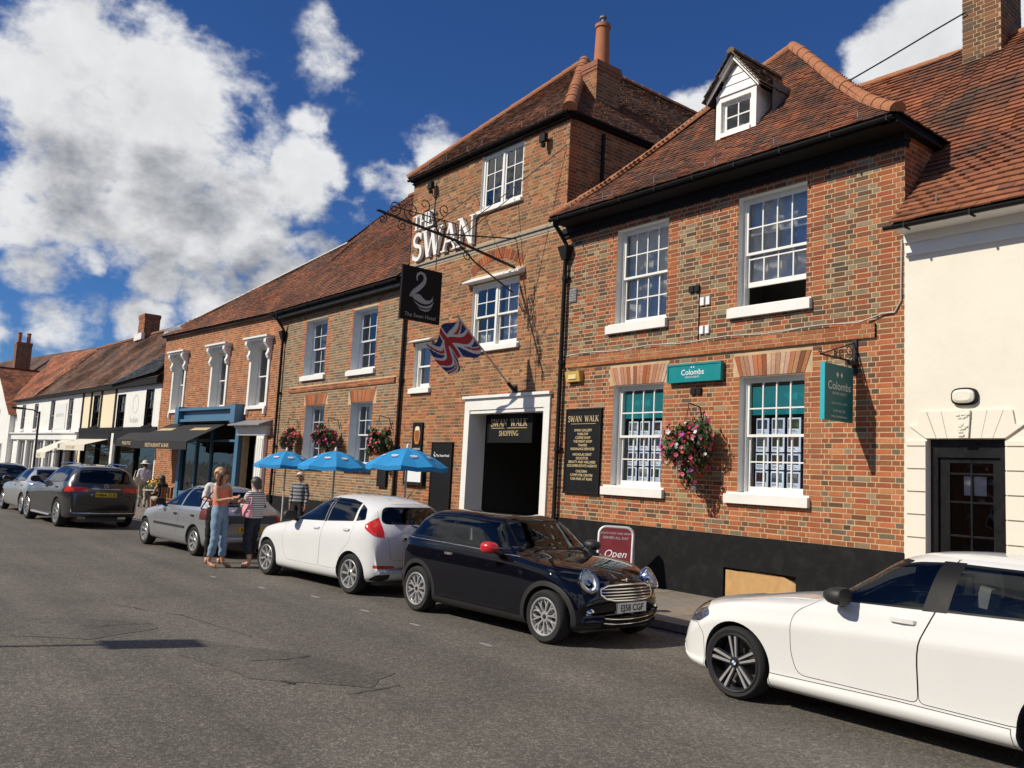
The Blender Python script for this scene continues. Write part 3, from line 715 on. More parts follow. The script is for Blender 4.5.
wb = wall_backing(F0, -12.86, -5.70, -.1, 7.06, OP1+[(-8.64, -7.32, .15, .62)])
FS1 = Frame((-5.70, 11.5, 0), R(90))
wall_backing(FS1, 0, 6.0, 3.0, 7.06, [], mb=wb)
wb.quad((-12.86, 17.5, 0), (-5.7, 17.5, 0), (-5.7, 17.5, 7.15), (-12.86, 17.5, 7.15))
put(wb, 'wall', M_MORTAR, H1, fix=False)
br = brick_courses(F0, -12.86, -5.70, 1.14, 7.05, holes1, col1)
def vis_key(b): return -b[0]                        # nearest the camera first
lower = sorted([b for b in br if 1.2 < b[2] < 7 and b[1]-b[0] > .09], key=vis_key)
sep = set(id(b) for b in lower[:270])
brick_parts(F0, [b for b in br if id(b) in sep], H1, 270)
put(brick_mesh(F0, [b for b in br if id(b) not in sep]), 'brickwork', M_BRICK, H1, stuff=True, fix=False)
put(brick_mesh(FS1, brick_courses(FS1, .01, 6.0, 5.0, 7.04, [], lambda u, z, h: pick(RED))), 'side_brickwork', M_BRICK, H1, stuff=True, fix=False)
for (a, b) in ((-11.28, -10.05), (-8.43, -7.24)):
    put(flat_arch(F0, a, b, 3.70, .345, .115, lambda: pick(PALE if random.random() < .75 else ORANGE)), 'brick_arch', M_BRICK, H1, fix=False)
st = brick_courses(F0, -12.62, -6.11, 4.125, 4.34, [], lambda u, z, h: pick(ORANGE[:3]), h=.0717, d0=.045)
put(brick_mesh(F0, st, d0=-.02), 'string_course', M_BRICK, H1, stuff=True, fix=False)
smb = MB(); F0.box(smb, -12.62, -6.11, 4.13, 4.335, 0, .044); put(smb, 'string_core', M_MORTAR_DK, H1)
pm = MB()
PA, PB, PT = -8.64, -7.32, .60
for (a, b, c, e) in ((-12.86, PA, -.1, 1.14), (PB, -5.70, -.1, 1.14), (PA, PB, PT+.02, 1.14), (PA, PB, -.1, .16)): F0.box(pm, a, b, c, e, -.1, .035)
put(pm, 'plinth', M_PLINTH, H1)
bd = MB(); bd.prism([(PA+.01, .15), (PB-.01, .15), (PB-.01, .50), (PB-.25, .59), (PA+.55, .60), (PA+.25, .575), (PA+.01, .585)], -.03, -.012, 0, F0.fn()); put(bd, 'boarded_vent', M_WOODBOARD, H1)
bk = MB(); F0.box(bk, PA, PB, .1, .62, -.25, -.05); put(bk, 'vent_recess', M_DARK, H1)

PH = [mat('photo_card_%s' % k, c, .4, var=.5, vscale=22) for k, c in (('blue', (.25, .33, .45)), ('brick', (.34, .2, .14)), ('green', (.2, .27, .14)), ('pale', (.55, .55, .52)))]
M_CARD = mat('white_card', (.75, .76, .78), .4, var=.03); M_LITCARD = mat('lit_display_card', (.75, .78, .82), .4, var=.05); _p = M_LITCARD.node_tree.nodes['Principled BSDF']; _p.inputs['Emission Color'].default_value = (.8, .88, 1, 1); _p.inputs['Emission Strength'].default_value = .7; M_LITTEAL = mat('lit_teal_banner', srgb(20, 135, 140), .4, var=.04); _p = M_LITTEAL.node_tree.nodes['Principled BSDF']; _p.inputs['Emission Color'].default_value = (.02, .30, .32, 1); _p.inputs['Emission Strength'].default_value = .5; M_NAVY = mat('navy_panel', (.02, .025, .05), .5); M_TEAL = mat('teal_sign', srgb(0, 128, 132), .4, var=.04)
M_TEALD = mat('teal_sign_dark', srgb(0, 104, 108), .4, var=.05)
window(F0, H1, *OP1[0], sill=(-11.50, -10.0), curtains=[(.04, .97, .03, .97)], reveal=.13)  # pale upper curtains added in place of sky reflections in the panes
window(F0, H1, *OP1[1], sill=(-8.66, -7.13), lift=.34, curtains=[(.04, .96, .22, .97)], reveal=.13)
w3 = window(F0, H1, *OP1[2], sill=(-11.46, -9.95), reveal=.13, sillz=.15); w4 = window(F0, H1, *OP1[3], sill=(-8.64, -7.12), reveal=.13, sillz=.15)
for w, (u0, u1, z0, z1) in ((w3, OP1[2]), (w4, OP1[3])):
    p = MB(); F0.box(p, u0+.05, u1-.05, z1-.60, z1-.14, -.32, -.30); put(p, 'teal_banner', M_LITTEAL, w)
    t = MB(); add_text(t, F0, 'Colombs', .13, (u0+u1)/2+.05, z1-.53, -.296); put(t, 'banner_lettering', M_CARD, w)
    for k in range(4):
        c = MB(); u = u0+.10+k*.29; F0.box(c, u-.01, u+.265, z0+.10, z1-.66, -.36, -.345)
        board = put(c, 'display_column', M_NAVY, w)
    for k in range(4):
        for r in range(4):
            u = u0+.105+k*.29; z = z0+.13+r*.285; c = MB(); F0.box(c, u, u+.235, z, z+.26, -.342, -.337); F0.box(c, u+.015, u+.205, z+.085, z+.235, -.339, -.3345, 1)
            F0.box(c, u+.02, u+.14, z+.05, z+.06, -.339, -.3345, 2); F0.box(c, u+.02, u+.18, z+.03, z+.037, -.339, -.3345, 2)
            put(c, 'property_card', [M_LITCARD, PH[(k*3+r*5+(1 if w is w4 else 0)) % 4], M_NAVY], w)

# cornice, eaves and roof
EZ, EY = 7.30, -.46
cm = MB()
F0.box(cm, -12.72, -5.62, 7.05, 7.10, -.1, .47); F0.box(cm, -12.86, -5.66, 6.94, 7.05, -.1, .09); F0.box(cm, -12.86, -5.68, 6.86, 6.94, -.1, .04)
FS1.box(cm, -.47, 5.6, 7.045, 7.092, -.1, .13); put(cm, 'eaves_cornice', M_BLACK, H1)
gutter(F0, H1, -12.78, -5.60, 7.13, .52, .05)
bell = lambda v: -.80*v*(1-v)**2
AP = Vector((-9.3, 14.18, 10.70)); EL = Vector((-12.78, 10.98, 7.16)); ER = Vector((-5.54, 10.98, 7.16)); BR = Vector((-5.54, 17.4, 7.16)); BL = Vector((-12.78, 17.4, 7.16))
DZ0, DY = 8.20, 11.97        # dormer
def hole1(p): return -9.36 < p.x < -8.62 and p.y > DY+.02 and p.z < 8.9 and p.y < 12.8
R1 = [(4, (.20, .072, .036)), (4, (.245, .085, .038)), (2.5, (.15, .062, .038)), (1.5, (.29, .10, .042)), (1.5, (.10, .055, .04))]
rf1 = put((lambda m: (m.quad((-12.8, 11.5, 7.10), (-5.72, 11.5, 7.10), (-5.72, 17.3, 7.10), (-12.8, 17.3, 7.10)), m)[1])(MB()), 'roof', M_DECK, H1, fix=False)
tile_patch('roof_tiling', EL, ER, AP, AP, rf1, R1, curve=bell, hole=hole1, seed=3, gauge=.115, lift=.036, th=.018)
tile_patch('roof_tiling', ER, BR, AP, AP, rf1, R1, curve=bell, seed=4); tile_patch('roof_tiling', BL, EL, AP, AP, rf1, R1, curve=bell, seed=5)
hb = lambda v: -1.10*v*(1-v)**2+.03
ridge_tiles(rf1, EL, AP, .09, .36, curve=hb, name='hip_tile'); ridge_tiles(rf1, ER, AP, .11, .40, curve=hb, name='hip_tile')
snow_pins(F0, rf1, [-12.3, -11.4, -11.15, -10.1, -8.95, -8.75, -7.6, -6.2], 7.24, .40)
# dormer
dm = MB(); du0, du1, dz1, dza = -9.42, -8.56, 8.93, 9.46
FD = Frame((0, DY, 0))
M_WB = mat('white_weatherboard', (.80, .79, .75), .5, var=.04)
FD.box(dm, du0, du0+.11, DZ0-.05, dz1, -.12, .0); FD.box(dm, du1-.11, du1, DZ0-.05, dz1, -.12, 0)
FD.box(dm, du0+.11, du1-.11, dz1-.10, dz1, -.12, -.002); FD.box(dm, du0+.11, du1-.11, DZ0-.05, DZ0+.03, -.12, .03)
for u in (du0+.02, du1-.02):      # cheeks
    dm.poly([(u, DY+.03, DZ0-.06), (u, DY+.03, dz1), (u, DY+1.1, dz1), (u, DY+.9, dz1-.1)])
dor = put(dm, 'dormer', M_WB, H1, fix=False)
um = (du0+du1)/2
for k in range(3):           # gable boards, each overlapping the one below
    za, zb = dz1+k*.165, dz1+(k+1)*.165
    wa, wb_ = (du1-du0)/2*(1-k/3.15), (du1-du0)/2*(1-(k+1)/3.15)
    g = MB(); g.hexa([FD.P(um-wa, za, .028), FD.P(um+wa, za, .028), FD.P(um+wa, za, -.02), FD.P(um-wa, za, -.02), FD.P(um-wb_, zb, .010), FD.P(um+wb_, zb, .010), FD.P(um+wb_, zb, -.02), FD.P(um-wb_, zb, -.02)])
    put(g, 'gable_board', M_WB, dor)
for s in (-1, 1):
    g = MB(); e0 = um+s*.56; g.hexa([FD.P(e0, dz1-.10, .13), FD.P(um, dza+.055, .13), FD.P(um, dza+.055, .09), FD.P(e0, dz1-.10, .09), FD.P(e0, dz1-.01, .13), FD.P(um, dza+.145, .13), FD.P(um, dza+.145, .09), FD.P(e0, dz1-.01, .09)])
    put(g, 'bargeboard', M_WB, dor)
    a = (um+s*.62, DY-.20, dz1-.07); b = (um+s*.62, DY+1.5, dz1-.07); c = (um, DY+1.9, dza+.17); d = (um, DY-.20, dza+.17)
    args = (a, b, c, d) if s > 0 else (b, a, d, c)
    tile_patch('dormer_tiling', *args, dor, [(3, (.16, .10, .06)), (2, (.21, .12, .06)), (2, (.12, .085, .05))], wob=.006, seed=8+s)
    sf = MB(); sf.quad((um+s*.60, DY-.16, dz1-.085), (um+s*.60, DY+1.2, dz1-.085), (um, DY+1.2, dza+.12), (um, DY-.16, dza+.12)); put(sf, 'dormer_soffit', M_WB, dor, fix=False)
ridge_tiles(dor, (um, DY-.2, dza+.17), (um, DY+1.55, dza+.17), .075, .3, M=mat('mossy_ridge_tile', (.15, .10, .06), .95, var=.3, alt=(.08, .085, .04), altscale=5))
window(FD, H1, du0+.11, du1-.11, DZ0+.03, dz1-.10, cols=2, rows=(2, 2), reveal=.05, kind='casement', leaves=1, boxw=.02, room=.6, name='dormer_window', curtains=[(.05, .95, .02, .3)])

# ---------------------------------------------------------------- cream rendered house at the right edge
H2 = thing('cream_house', 'cream rendered house with orange tiled roof and black doorway at right edge', 'building', (-1.0, 15, 0))
DO = (-5.39, -4.41, 0, 2.68)
wb = wall_backing(F0, -5.70, 3.2, -.1, 5.55, [DO], depth=.22); put(wb, 'wall', M_CREAM, H2, fix=False)
fr = F0
z = .14; k = 0
while z < 2.62:
    zz = min(z+.305, 2.66)
    for (a, b) in ((-5.665, -5.395), (-4.405, -4.02)):
        m = MB(); fr.box(m, a, b, z+.009, zz-.009, -.005, .036); put(m, 'rusticated_block', M_CREAM, H2)
    z = zz+.0
um = (DO[0]+DO[1])/2; n = 7; hw = (DO[1]-DO[0])/2
for i in range(n):
    f0, f1 = -1+2*i/n, -1+2*(i+1)/n
    key = i == n//2; top = 3.06 if abs((f0+f1)/2) < .65 else 2.86
    xb0, xb1 = um+hw*f0*1.0, um+hw*f1*1.0; xt0, xt1 = um+hw*f0*1.38, um+hw*f1*1.38
    if i == 0: poly = [(xb0, 2.68), (xb1, 2.68), (xt1, 3.05), (xt1-.10, 3.05), (xt1-.13, 2.86), (xb0-.24, 2.86)]
    elif i == n-1: poly = [(xb0, 2.68), (xb1, 2.68), (xb1+.24, 2.86), (xt0+.13, 2.86), (xt0+.10, 3.05), (xt0, 3.05)]
    else: poly = [(xb0, 2.68), (xb1, 2.68), (xt1, 3.05), (xt0, 3.05)]
    c = Vector((sum(p[0] for p in poly)/len(poly), sum(p[1] for p in poly)/len(poly)))
    poly = [(c.x+(p[0]-c.x)*.965, c.y+(p[1]-c.y)*.97) for p in poly]
    m = MB(); m.prism(poly, -.005, .075 if key else .036, 0, F0.fn())
    if key:                                          # the worm-eaten carving of the keystone
        rr = random.Random(4)
        for q in range(26):
            zz = rr.uniform(2.71, 3.02); w_ = .035+.04*(zz-2.68)/.36; uu = um+rr.uniform(-w_, w_); l = rr.uniform(.012, .028)
            F0.box(m, uu-l, uu+l, zz-.009, zz+.009, .065, .086+rr.uniform(0, .006))
    put(m, 'keystone' if key else 'voussoir', M_CREAM, H2)
cm = MB(); fr.box(cm, -5.68, 3.2, 5.24, 5.42, -.05, .03); fr.box(cm, -5.68, 3.2, 5.42, 5.54, -.05, .07); fr.box(cm, -5.68, 3.2, 5.54, 5.575, -.4, .38); put(cm, 'cornice', M_WHITE, H2)
gutter(F0, H2, -5.78, 3.3, 5.58, .43, .045)
M_DOOR = mat('black_door_paint', (.008, .008, .009), .3, var=.2)
dm = MB(); fr.box(dm, -5.385, -5.29, 0.1, 2.675, -.2, -.10); fr.box(dm, -4.51, -4.415, .1, 2.675, -.2, -.10); fr.box(dm, -5.29, -4.51, 2.44, 2.675, -.2, -.102)
door = put(dm, 'door', M_DOOR, H2)
lf = MB(); a, b = -5.285, -4.515
fr.box(lf, a, a+.13, .12, 2.435, -.19, -.14); fr.box(lf, b-.10, b, .12, 2.435, -.19, -.14); fr.box(lf, a+.13, b-.10, .12, .5, -.19, -.141); fr.box(lf, a+.13, b-.10, 2.37, 2.435, -.19, -.141)
ga, gb = a+.13, b-.10; gm = (ga+gb)/2; fr.box(lf, gm-.012, gm+.012, .5, 2.37, -.185, -.145)
zs = [.5, .98, 1.42, 1.86, 2.37-.14, 2.37]
for z in zs[1:-1]: fr.box(lf, ga, gm-.012, z-.012, z+.012, -.185, -.146); fr.box(lf, gm+.012, gb, z-.012, z+.012, -.185, -.146)
put(lf, 'door_leaf', M_DOOR, door)
for i in range(2):
    for k in range(5):
        g = MB(); x0, x1 = (ga, gm) if i == 0 else (gm, gb); g.quad(fr.P(x0, zs[k], -.165), fr.P(x1, zs[k], -.165), fr.P(x1, zs[k+1], -.165), fr.P(x0, zs[k+1], -.165)); put(g, 'pane', M_GLASS, door, fix=False)
kn = MB(); kn.lathe([(0.001, .035), (.022, .03), (.028, .015), (.015, 0), (.015, -.01)], tuple(F0.P(-4.57, 1.12, -.13)), 'y', 12); put(kn, 'knob', mat('brass', (.6, .42, .15), .25, metal=1, var=.05), door, smooth=40)
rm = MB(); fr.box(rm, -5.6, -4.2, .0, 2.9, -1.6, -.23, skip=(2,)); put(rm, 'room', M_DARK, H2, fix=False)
cd = MB(); fr.box(cd, -5.0, -4.72, 1.95, 2.2, -.2, -.196); put(cd, 'door_notice', M_CARD, door)
R2 = [(5, (.265, .09, .040)), (3, (.22, .075, .037)), (2.0, (.30, .105, .045)), (1.4, (.165, .062, .036))]
eA, eB, eC, eD = Vector((-9.0, 11.06, 5.60)), Vector((3.3, 11.06, 5.60)), Vector((3.3, 15.0, 9.82)), Vector((-9.0, 15.0, 9.82))
def left2(v):
    z = 5.60+4.22*v; x = -5.70 if z < 7.14 else -5.56-(z-7.14)/.94
    return max(0, (x+9.0)/12.3)
rf2 = put((lambda m: (m.quad((-5.6, 11.5, 5.6), (3.1, 11.5, 5.6), (3.1, 18, 5.6), (-5.6, 18, 5.6)), m)[1])(MB()), 'roof', M_DECK, H2, fix=False)
tile_patch('roof_tiling', eA, eB, eC, eD, rf2, R2, left=left2, nparts=290, wob=.035, seed=11, lift=.044, th=.022, gauge=.135, tw=.19)
ridge_tiles(rf2, (-9.2, 15, 9.82), (3.3, 15, 9.82), .075, .4)
snow_pins(F0, rf2, [-5.15, -3.9, -2.7], 5.8, .26)
lp = MB(); FLt = F0
def oval(ru, rz, d, n=20, e=3.): return [F0.P(-4.89+ru*abs(math.cos(2*math.pi*i/n))**(2/e)*(1 if math.cos(2*math.pi*i/n) > 0 else -1), 3.23+rz*abs(math.sin(2*math.pi*i/n))**(2/e)*(1 if math.sin(2*math.pi*i/n) > 0 else -1), d) for i in range(n)]
def lens(mb, rings, m=0):
    for A_, B_ in zip(rings, rings[1:]):
        for i in range(len(A_)): mb.quad(A_[i], A_[(i+1) % len(A_)], B_[(i+1) % len(A_)], B_[i], m)
    mb.poly(rings[-1], m)
WLt = thing('bulkhead_lamp', 'oval white bulkhead wall lamp above the black doorway', 'lamp', tuple(F0.P(-4.89, 3.23, 0)))
lens(lp, [oval(.165, .115, .0), oval(.165, .115, .05), oval(.14, .09, .06)]); put(lp, 'lamp_rim', M_BLACK, WLt, smooth=30)
lp = MB(); lens(lp, [oval(.14, .09, .055), oval(.135, .088, .085), oval(.10, .06, .105)]); put(lp, 'lamp_lens', mat('opal_lens', (.75, .72, .62), .3, var=.02), WLt, smooth=60)

def chimney(parent, x0, x1, y0, y1, z0, z1, pal=RED, name='chimney', cap=True, courses=True, Mo=None, h=.078):
    mb = MB(); mb.box(x0, x1, y0, y1, z0, z1); c = put(mb, name, Mo or M_MORTAR_DK, parent)
    fs = Frame((0, y0, 0)); b = brick_mesh(fs, brick_courses(fs, x0, x1, z0, z1, [], lambda u, z, hd: pick(pal), h=h))
    f2 = Frame((x1, 0, 0), R(90)); b.add(brick_mesh(f2, brick_courses(f2, y0, y1, z0, z1, [], lambda u, z, hd: pick(pal), h=h)))
    put(b, 'chimney_brickwork', M_BRICK, c, stuff=True, fix=False)
    if cap:
        for k, e in ((0, .02), (1, .035), (2, .02)):
            za = z1+.0+k*.078
            m = MB(); m.box(x0-e, x1+e, y0-e, y1+e, za+.001, za+.075); put(m, 'chimney_course', mat('chimney_brick', (.27, .11, .06), .9, var=.3, vscale=12), c)
    return c
chimney(H2, -6.2, -5.58, 14.55, 15.4, 8.6, 12.6, pal=[(3, (.13, .06, .032)), (3, (.17, .07, .032)), (2, (.10, .065, .04)), (1, (.21, .09, .04))])

# ---------------------------------------------------------------- the tall inn with the archway
H3 = thing('brick_inn', 'tall three storey brick inn with big white lettering and white framed passage doorway', 'building', (-15.9, 14.5, 0))
OPS = [(-15.95, -14.38, 8.10, 9.50), (-16.04, -14.30, 4.80, 6.31), (-18.43, -17.68, 3.98, 5.15), (-15.86, -13.22, -.1, 3.46)]
def col3(u, z, head):
    if -13.25 < u and z > 7: return pick(RED) if random.random() < .5 else pick(BROWNS)
    near = any(o[2] < z < o[3] and (o[0]-.3 < u < o[0] or o[1] < u < o[1]+.3) for o in OPS[1:])
    if near and random.random() < .6: return pick(ORANGE)
    if u < -18.5 and random.random() < .6: return pick(ORANGE)
    if z < 3.8: return pick(ORANGE if random.random() < .45 else BROWNS)
    return pick(BROWNS) if random.random() < .82 else pick(ORANGE)
wb = wall_backing(F0, -19.0, -12.86, -.1, 9.6, OPS)
FS3 = Frame((-12.86, 11.5, 0), R(90)); wall_backing(FS3, 0, 7.5, 6.5, 9.6, [], mb=wb)
FL3 = Frame((-19.0, 19, 0), R(-90)); wall_backing(FL3, 0, 7.5, 4.5, 9.45, [], mb=wb)
put(wb, 'wall', M_MORTAR_DK, H3, fix=False)
br = brick_courses(F0, -19.0, -12.86, .95, 9.58, OPS+[(-16.15, -14.2, 6.34, 6.56), (-19.3, -12.8, 7.12, 7.27), (-16.03, -13.05, -.1, 3.62)], col3)
put(brick_mesh(F0, br), 'brickwork', M_BRICK, H3, stuff=True, fix=False)
put(brick_mesh(FS3, brick_courses(FS3, .01, 7.5, 6.6, 9.56, [], lambda u, z, h: pick(BROWNS if u > .3 else RED))), 'side_brickwork', M_BRICK, H3, stuff=True, fix=False)
ar = MB(); nA = 22           # segmental relieving arch over the middle window
for i in range(nA):
    def ap(f, r): 
        an = R(128-76*f); rad = 1.42+r; return (-15.17+rad*math.cos(an), 5.52+rad*math.sin(an)-.10)
    g = .06
    p = [ap((i+g)/nA, 0), ap((i+1-g)/nA, 0), ap((i+1-g)/nA, .215), ap((i+g)/nA, .215)]
    ar.prism(p, -.004, .013, 0, F0.fn(), t=pick(RED))
put(ar, 'brick_arch', M_BRICK, H3, fix=False)
bm_ = MB(); F0.box(bm_, -19.02, -12.88, 7.13, 7.265, -.05, .012); F0.box(bm_, -19.02, -12.88, 7.215, 7.262, -.05, .05); put(bm_, 'lead_band', mat('weathered_stone_band', (.30, .26, .21), .85, var=.2, vscale=5), H3)
pm = MB(); F0.box(pm, -19.0, -16.03, -.1, .95, -.1, .03); F0.box(pm, -13.05, -12.86, -.1, .95, -.1, .03); put(pm, 'plinth', M_PLINTH, H3)
window(F0, H3, *OPS[0], cols=2, rows=(3, 3), kind='casement', leaves=2, reveal=.05, sill=(-16.0, -14.33), sillz=.07, frame_w=.07, boxw=.07)
window(F0, H3, *OPS[1], cols=2, rows=(2, 2), kind='sash', leaves=2, reveal=.06, sill=(-16.14, -14.2), sillz=.10, boxw=.07, curtains=[(.56, .94, .05, .95), (.04, .42, .05, .3)])
window(F0, H3, *OPS[2], cols=1, rows=(1, 1), kind='sash', reveal=.09, sill=(-18.53, -17.58), sillz=.12, boxw=.07, curtains=[(.1, .9, .02, .98)])
dh = MB(); dh.hexa([F0.P(-16.22, 6.36, .20), F0.P(-14.12, 6.36, .20), F0.P(-14.12, 6.36, 0), F0.P(-16.22, 6.36, 0), F0.P(-16.22, 6.39, .20), F0.P(-14.12, 6.39, .20), F0.P(-14.12, 6.50, 0), F0.P(-16.22, 6.50, 0)]); put(dh, 'window_hood', M_WHITE, H3)
dh = MB(); dh.hexa([F0.P(-18.55, 5.18, .14), F0.P(-17.58, 5.18, .14), F0.P(-17.58, 5.18, 0), F0.P(-18.55, 5.18, 0), F0.P(-18.55, 5.20, .14), F0.P(-17.58, 5.20, .14), F0.P(-17.58, 5.26, 0), F0.P(-18.55, 5.26, 0)]); put(dh, 'window_hood', M_WHITE, H3)
# doorway
dp = MB(); F0.box(dp, -16.03, -15.84, -.05, 3.36, -.45, .045); F0.box(dp, -13.24, -13.05, -.05, 3.36, -.45, .045); F0.box(dp, -16.03, -13.05, 3.36, 3.62, -.45, .047); F0.box(dp, -16.07, -13.01, 3.62, 3.68, -.05, .11); F0.box(dp, -15.84, -13.24, 3.28, 3.36, -.30, .02)
put(dp, 'door_surround', M_WHITE, H3)
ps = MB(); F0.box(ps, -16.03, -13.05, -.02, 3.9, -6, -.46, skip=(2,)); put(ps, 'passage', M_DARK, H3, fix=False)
M_PDOOR = mat('dark_passage_door', (.014, .013, .012), .5, var=.3)
pd = MB()
for i in range(6): F0.box(pd, -15.82+i*.275, -15.55+i*.275, .05, 3.1, -2.9, -2.86-.01*(i % 2))
F0.box(pd, -14.15, -14.02, .05, 3.1, -2.92, -2.82); F0.box(pd, -13.36, -13.25, .05, 3.1, -2.92, -2.82); F0.box(pd, -14.02, -13.36, 1.48, 1.60, -2.9, -2.84); F0.box(pd, -14.02, -13.36, .7, .82, -2.9, -2.84); F0.box(pd, -14.02, -13.36, 2.5, 2.62, -2.9, -2.84)
put(pd, 'passage_door', M_PDOOR, H3)
# eaves and roof
cm = MB(); F0.box(cm, -19.0, -12.8, 9.55, 9.60, -.1, .14); F0.box(cm, -19.0, -12.84, 9.48, 9.55, -.1, .04); FS3.box(cm, -.14, 7, 9.52, 9.60, -.1, .10); put(cm, 'eaves_board', M_BLACK, H3)
gutter(F0, H3, -19.05, -12.74, 9.60, .17, .045); gutter(FS3, H3, -.15, 7, 9.60, .13, .045)
tL, tR_, tA = Vector((-19.05, 11.32, 9.64)), Vector((-12.72, 11.32, 9.60)), Vector((-15.95, 14.65, 13.02))
tB = Vector((-15.95, 20.5, 13.02)); tRB = Vector((-12.72, 20.5, 9.60)); tLB = Vector((-19.05, 20.5, 9.64))
R3 = [(4, (.19, .08, .042)), (3, (.23, .088, .04)), (3, (.14, .066, .04)), (1.2, (.27, .105, .045)), (1, (.10, .058, .04))]
rf3 = put((lambda m: (m.quad((-19, 11.4, 9.5), (-12.8, 11.4, 9.5), (-12.8, 20, 9.5), (-19, 20, 9.5)), m)[1])(MB()), 'roof', M_DECK, H3, fix=False)
tile_patch('roof_tiling', tL, tR_, tA, tA, rf3, R3, seed=21); tile_patch('roof_tiling', tR_, tRB, tB, tA, rf3, R3, seed=22); tile_patch('roof_tiling', tLB, tL, tA, tB, rf3, R3, seed=23)
ridge_tiles(rf3, tL+Vector((0, 0, .02)), tA, .10, .34, name='hip_tile'); ridge_tiles(rf3, tR_, tA, .15, .36, name='hip_tile'); ridge_tiles(rf3, tA, tB, .10, .36)
snow_pins(F0, rf3, [-18.2, -17.4, -16.5, -15.9, -14.4, -13.6, -12.9], 9.70, .10)
ch = chimney(H3, -14.16, -13.68, 12.98, 13.75, 9.8, 11.42, pal=[(4, (.27, .095, .04)), (3, (.20, .075, .035)), (2, (.33, .125, .05)), (1, (.14, .075, .045))])
M_POT = mat('terracotta_pot', (.42, .15, .07), .85, var=.15, vscale=5)
cp = MB(); cp.lathe([(.001, 11.62), (.20, 11.65), (.185, 11.8), (.160, 12.60), (.19, 12.62), (.19, 12.70), (.155, 12.72), (.13, 12.6), (.001, 12.5)], (-13.93, 13.35, .02), 'z', 18); put(cp, 'chimney_pot', M_POT, ch, smooth=40)
cp = MB(); cp.lathe([(.05, 12.7), (.05, 12.86), (.09, 12.87), (.09, 12.91), (.001, 12.94)], (-13.93, 13.35, .02), 'z', 10); put(cp, 'flue_cowl', M_LEAD, ch, smooth=40)
# raised lettering
for s, h_, u, z in (('THE', .40, -18.26, 8.15), ('SWAN', .72, -17.38, 7.34)):
    x = u - serif_width(s)*h_*(1.0 if s == 'THE' else .98)/2*1.0
    for c in s:
        mb = MB(); k = 1.0 if s == 'THE' else .98*1.03; wd = SER[c][0]*h_*k
        add_serif(mb, F0, c, h_, x+wd/2, z, .03, .12, 0, sx=k); put(mb, 'raised_letter', M_WHITE, H3); x += wd
downpipe(F0, H3, -12.72, .1, 7.2, hopper=True, swan=.34); downpipe(F0, H3, -18.93, .1, 6.7, d=.07)
dpp = MB(); FS3.box(dpp, .9, .96, 6.9, 9.4, .03, .09); put(dpp, 'downpipe', M_BLACK, H3)
for u in (-17.95, -13.55):          # security lights under the eaves
    m = MB(); F0.box(m, u-.09, u+.09, 9.12, 9.30, .10, .2); m.tube([F0.P(u, 9.2, 0), F0.P(u, 9.2, .12)], .025, 6); m.lathe([(.001, -.05), (.05, -.05), (.06, .02), (.001, .03)], tuple(F0.P(u, 9.06, .15)), 'z', 10)
    put(m, 'security_light', M_BLACK, H3)

# ---------------------------------------------------------------- lower wing of the inn, two windows over two
H4 = thing('brick_wing', 'two storey flint-grey brick wing with four sash windows behind the blue parasols', 'building', (-23, 14, 0))
OPW = [(-24.98, -23.52, 4.68, 6.47), (-21.87, -20.48, 4.66, 6.44), (-24.60, -23.30, 1.95, 3.76), (-21.67, -20.42, 1.95, 3.75)]
def col4(u, z, head):
    near = any(o[2]-.05 < z < o[3]+.2 and (o[0]-.22 < u < o[0] or o[1] < u < o[1]+.22) for o in OPW)
    if near: return pick(ORANGE)
    if u > -19.2 or u < -26.7: return pick(ORANGE if random.random() < .7 else FLINT)
    if z > 4.35: return pick(FLINT)
    return pick(FLINT) if random.random() < .78 else pick(BROWNS)
AW = [(-24.75, -23.15, 3.76, 4.1), (-21.85, -20.25, 3.75, 4.1), (-25.9, -19.3, 4.19, 4.36)]
put(wall_backing(F0, -27.0, -19.0, -.1, 6.8, OPW), 'wall', M_MORTAR, H4, fix=False)
put(brick_mesh(F0, brick_courses(F0, -27.0, -19.0, .9, 6.8, OPW+AW, col4)), 'brickwork', M_BRICK, H4, stuff=True, fix=False)
for (a, b, z) in ((-24.60, -23.30, 3.76), (-21.67, -20.42, 3.75)): put(flat_arch(F0, a, b, z, .335, .13, lambda: pick(ORANGE)), 'brick_arch', M_BRICK, H4, fix=False)
put(brick_mesh(F0, brick_courses(F0, -25.9, -19.3, 4.195, 4.355, [], lambda u, z, h: pick(RED), h=.08, d0=.04), d0=-.02), 'string_course', M_BRICK, H4, stuff=True, fix=False)
smb = MB(); F0.box(smb, -25.9, -19.3, 4.20, 4.35, 0, .039); put(smb, 'string_core', M_MORTAR_DK, H4)
pm = MB(); F0.box(pm, -27.0, -19.0, -.1, .9, -.1, .03); put(pm, 'plinth', M_PLINTH, H4)
M_SHADEW = mat('shade_tinted_white_paint', (.62, .66, .70), .5, var=.06)  # white paint with the blue shade of the reveals put into its colour
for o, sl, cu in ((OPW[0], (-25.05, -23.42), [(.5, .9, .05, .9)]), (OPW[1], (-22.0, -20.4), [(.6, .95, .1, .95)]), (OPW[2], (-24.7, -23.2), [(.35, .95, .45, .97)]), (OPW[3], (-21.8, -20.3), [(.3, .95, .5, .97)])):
    window(F0, H4, *o, cols=3 if o[2] > 4 else 3, rows=(2, 2), reveal=.24, sill=sl, sillz=.14, curtains=cu, mat_=M_SHADEW, sillmat=M_WHITE, boxw=.06)
cm = MB(); F0.box(cm, -27.1, -19.02, 6.72, 7.0, -.1, .24); put(cm, 'eaves_board', M_BLACK, H4); gutter(F0, H4, -27.3, -19.02, 6.92, .30, .06)
downpipe(F0, H4, -26.55, .1, 6.85, hopper=True, swan=.28)
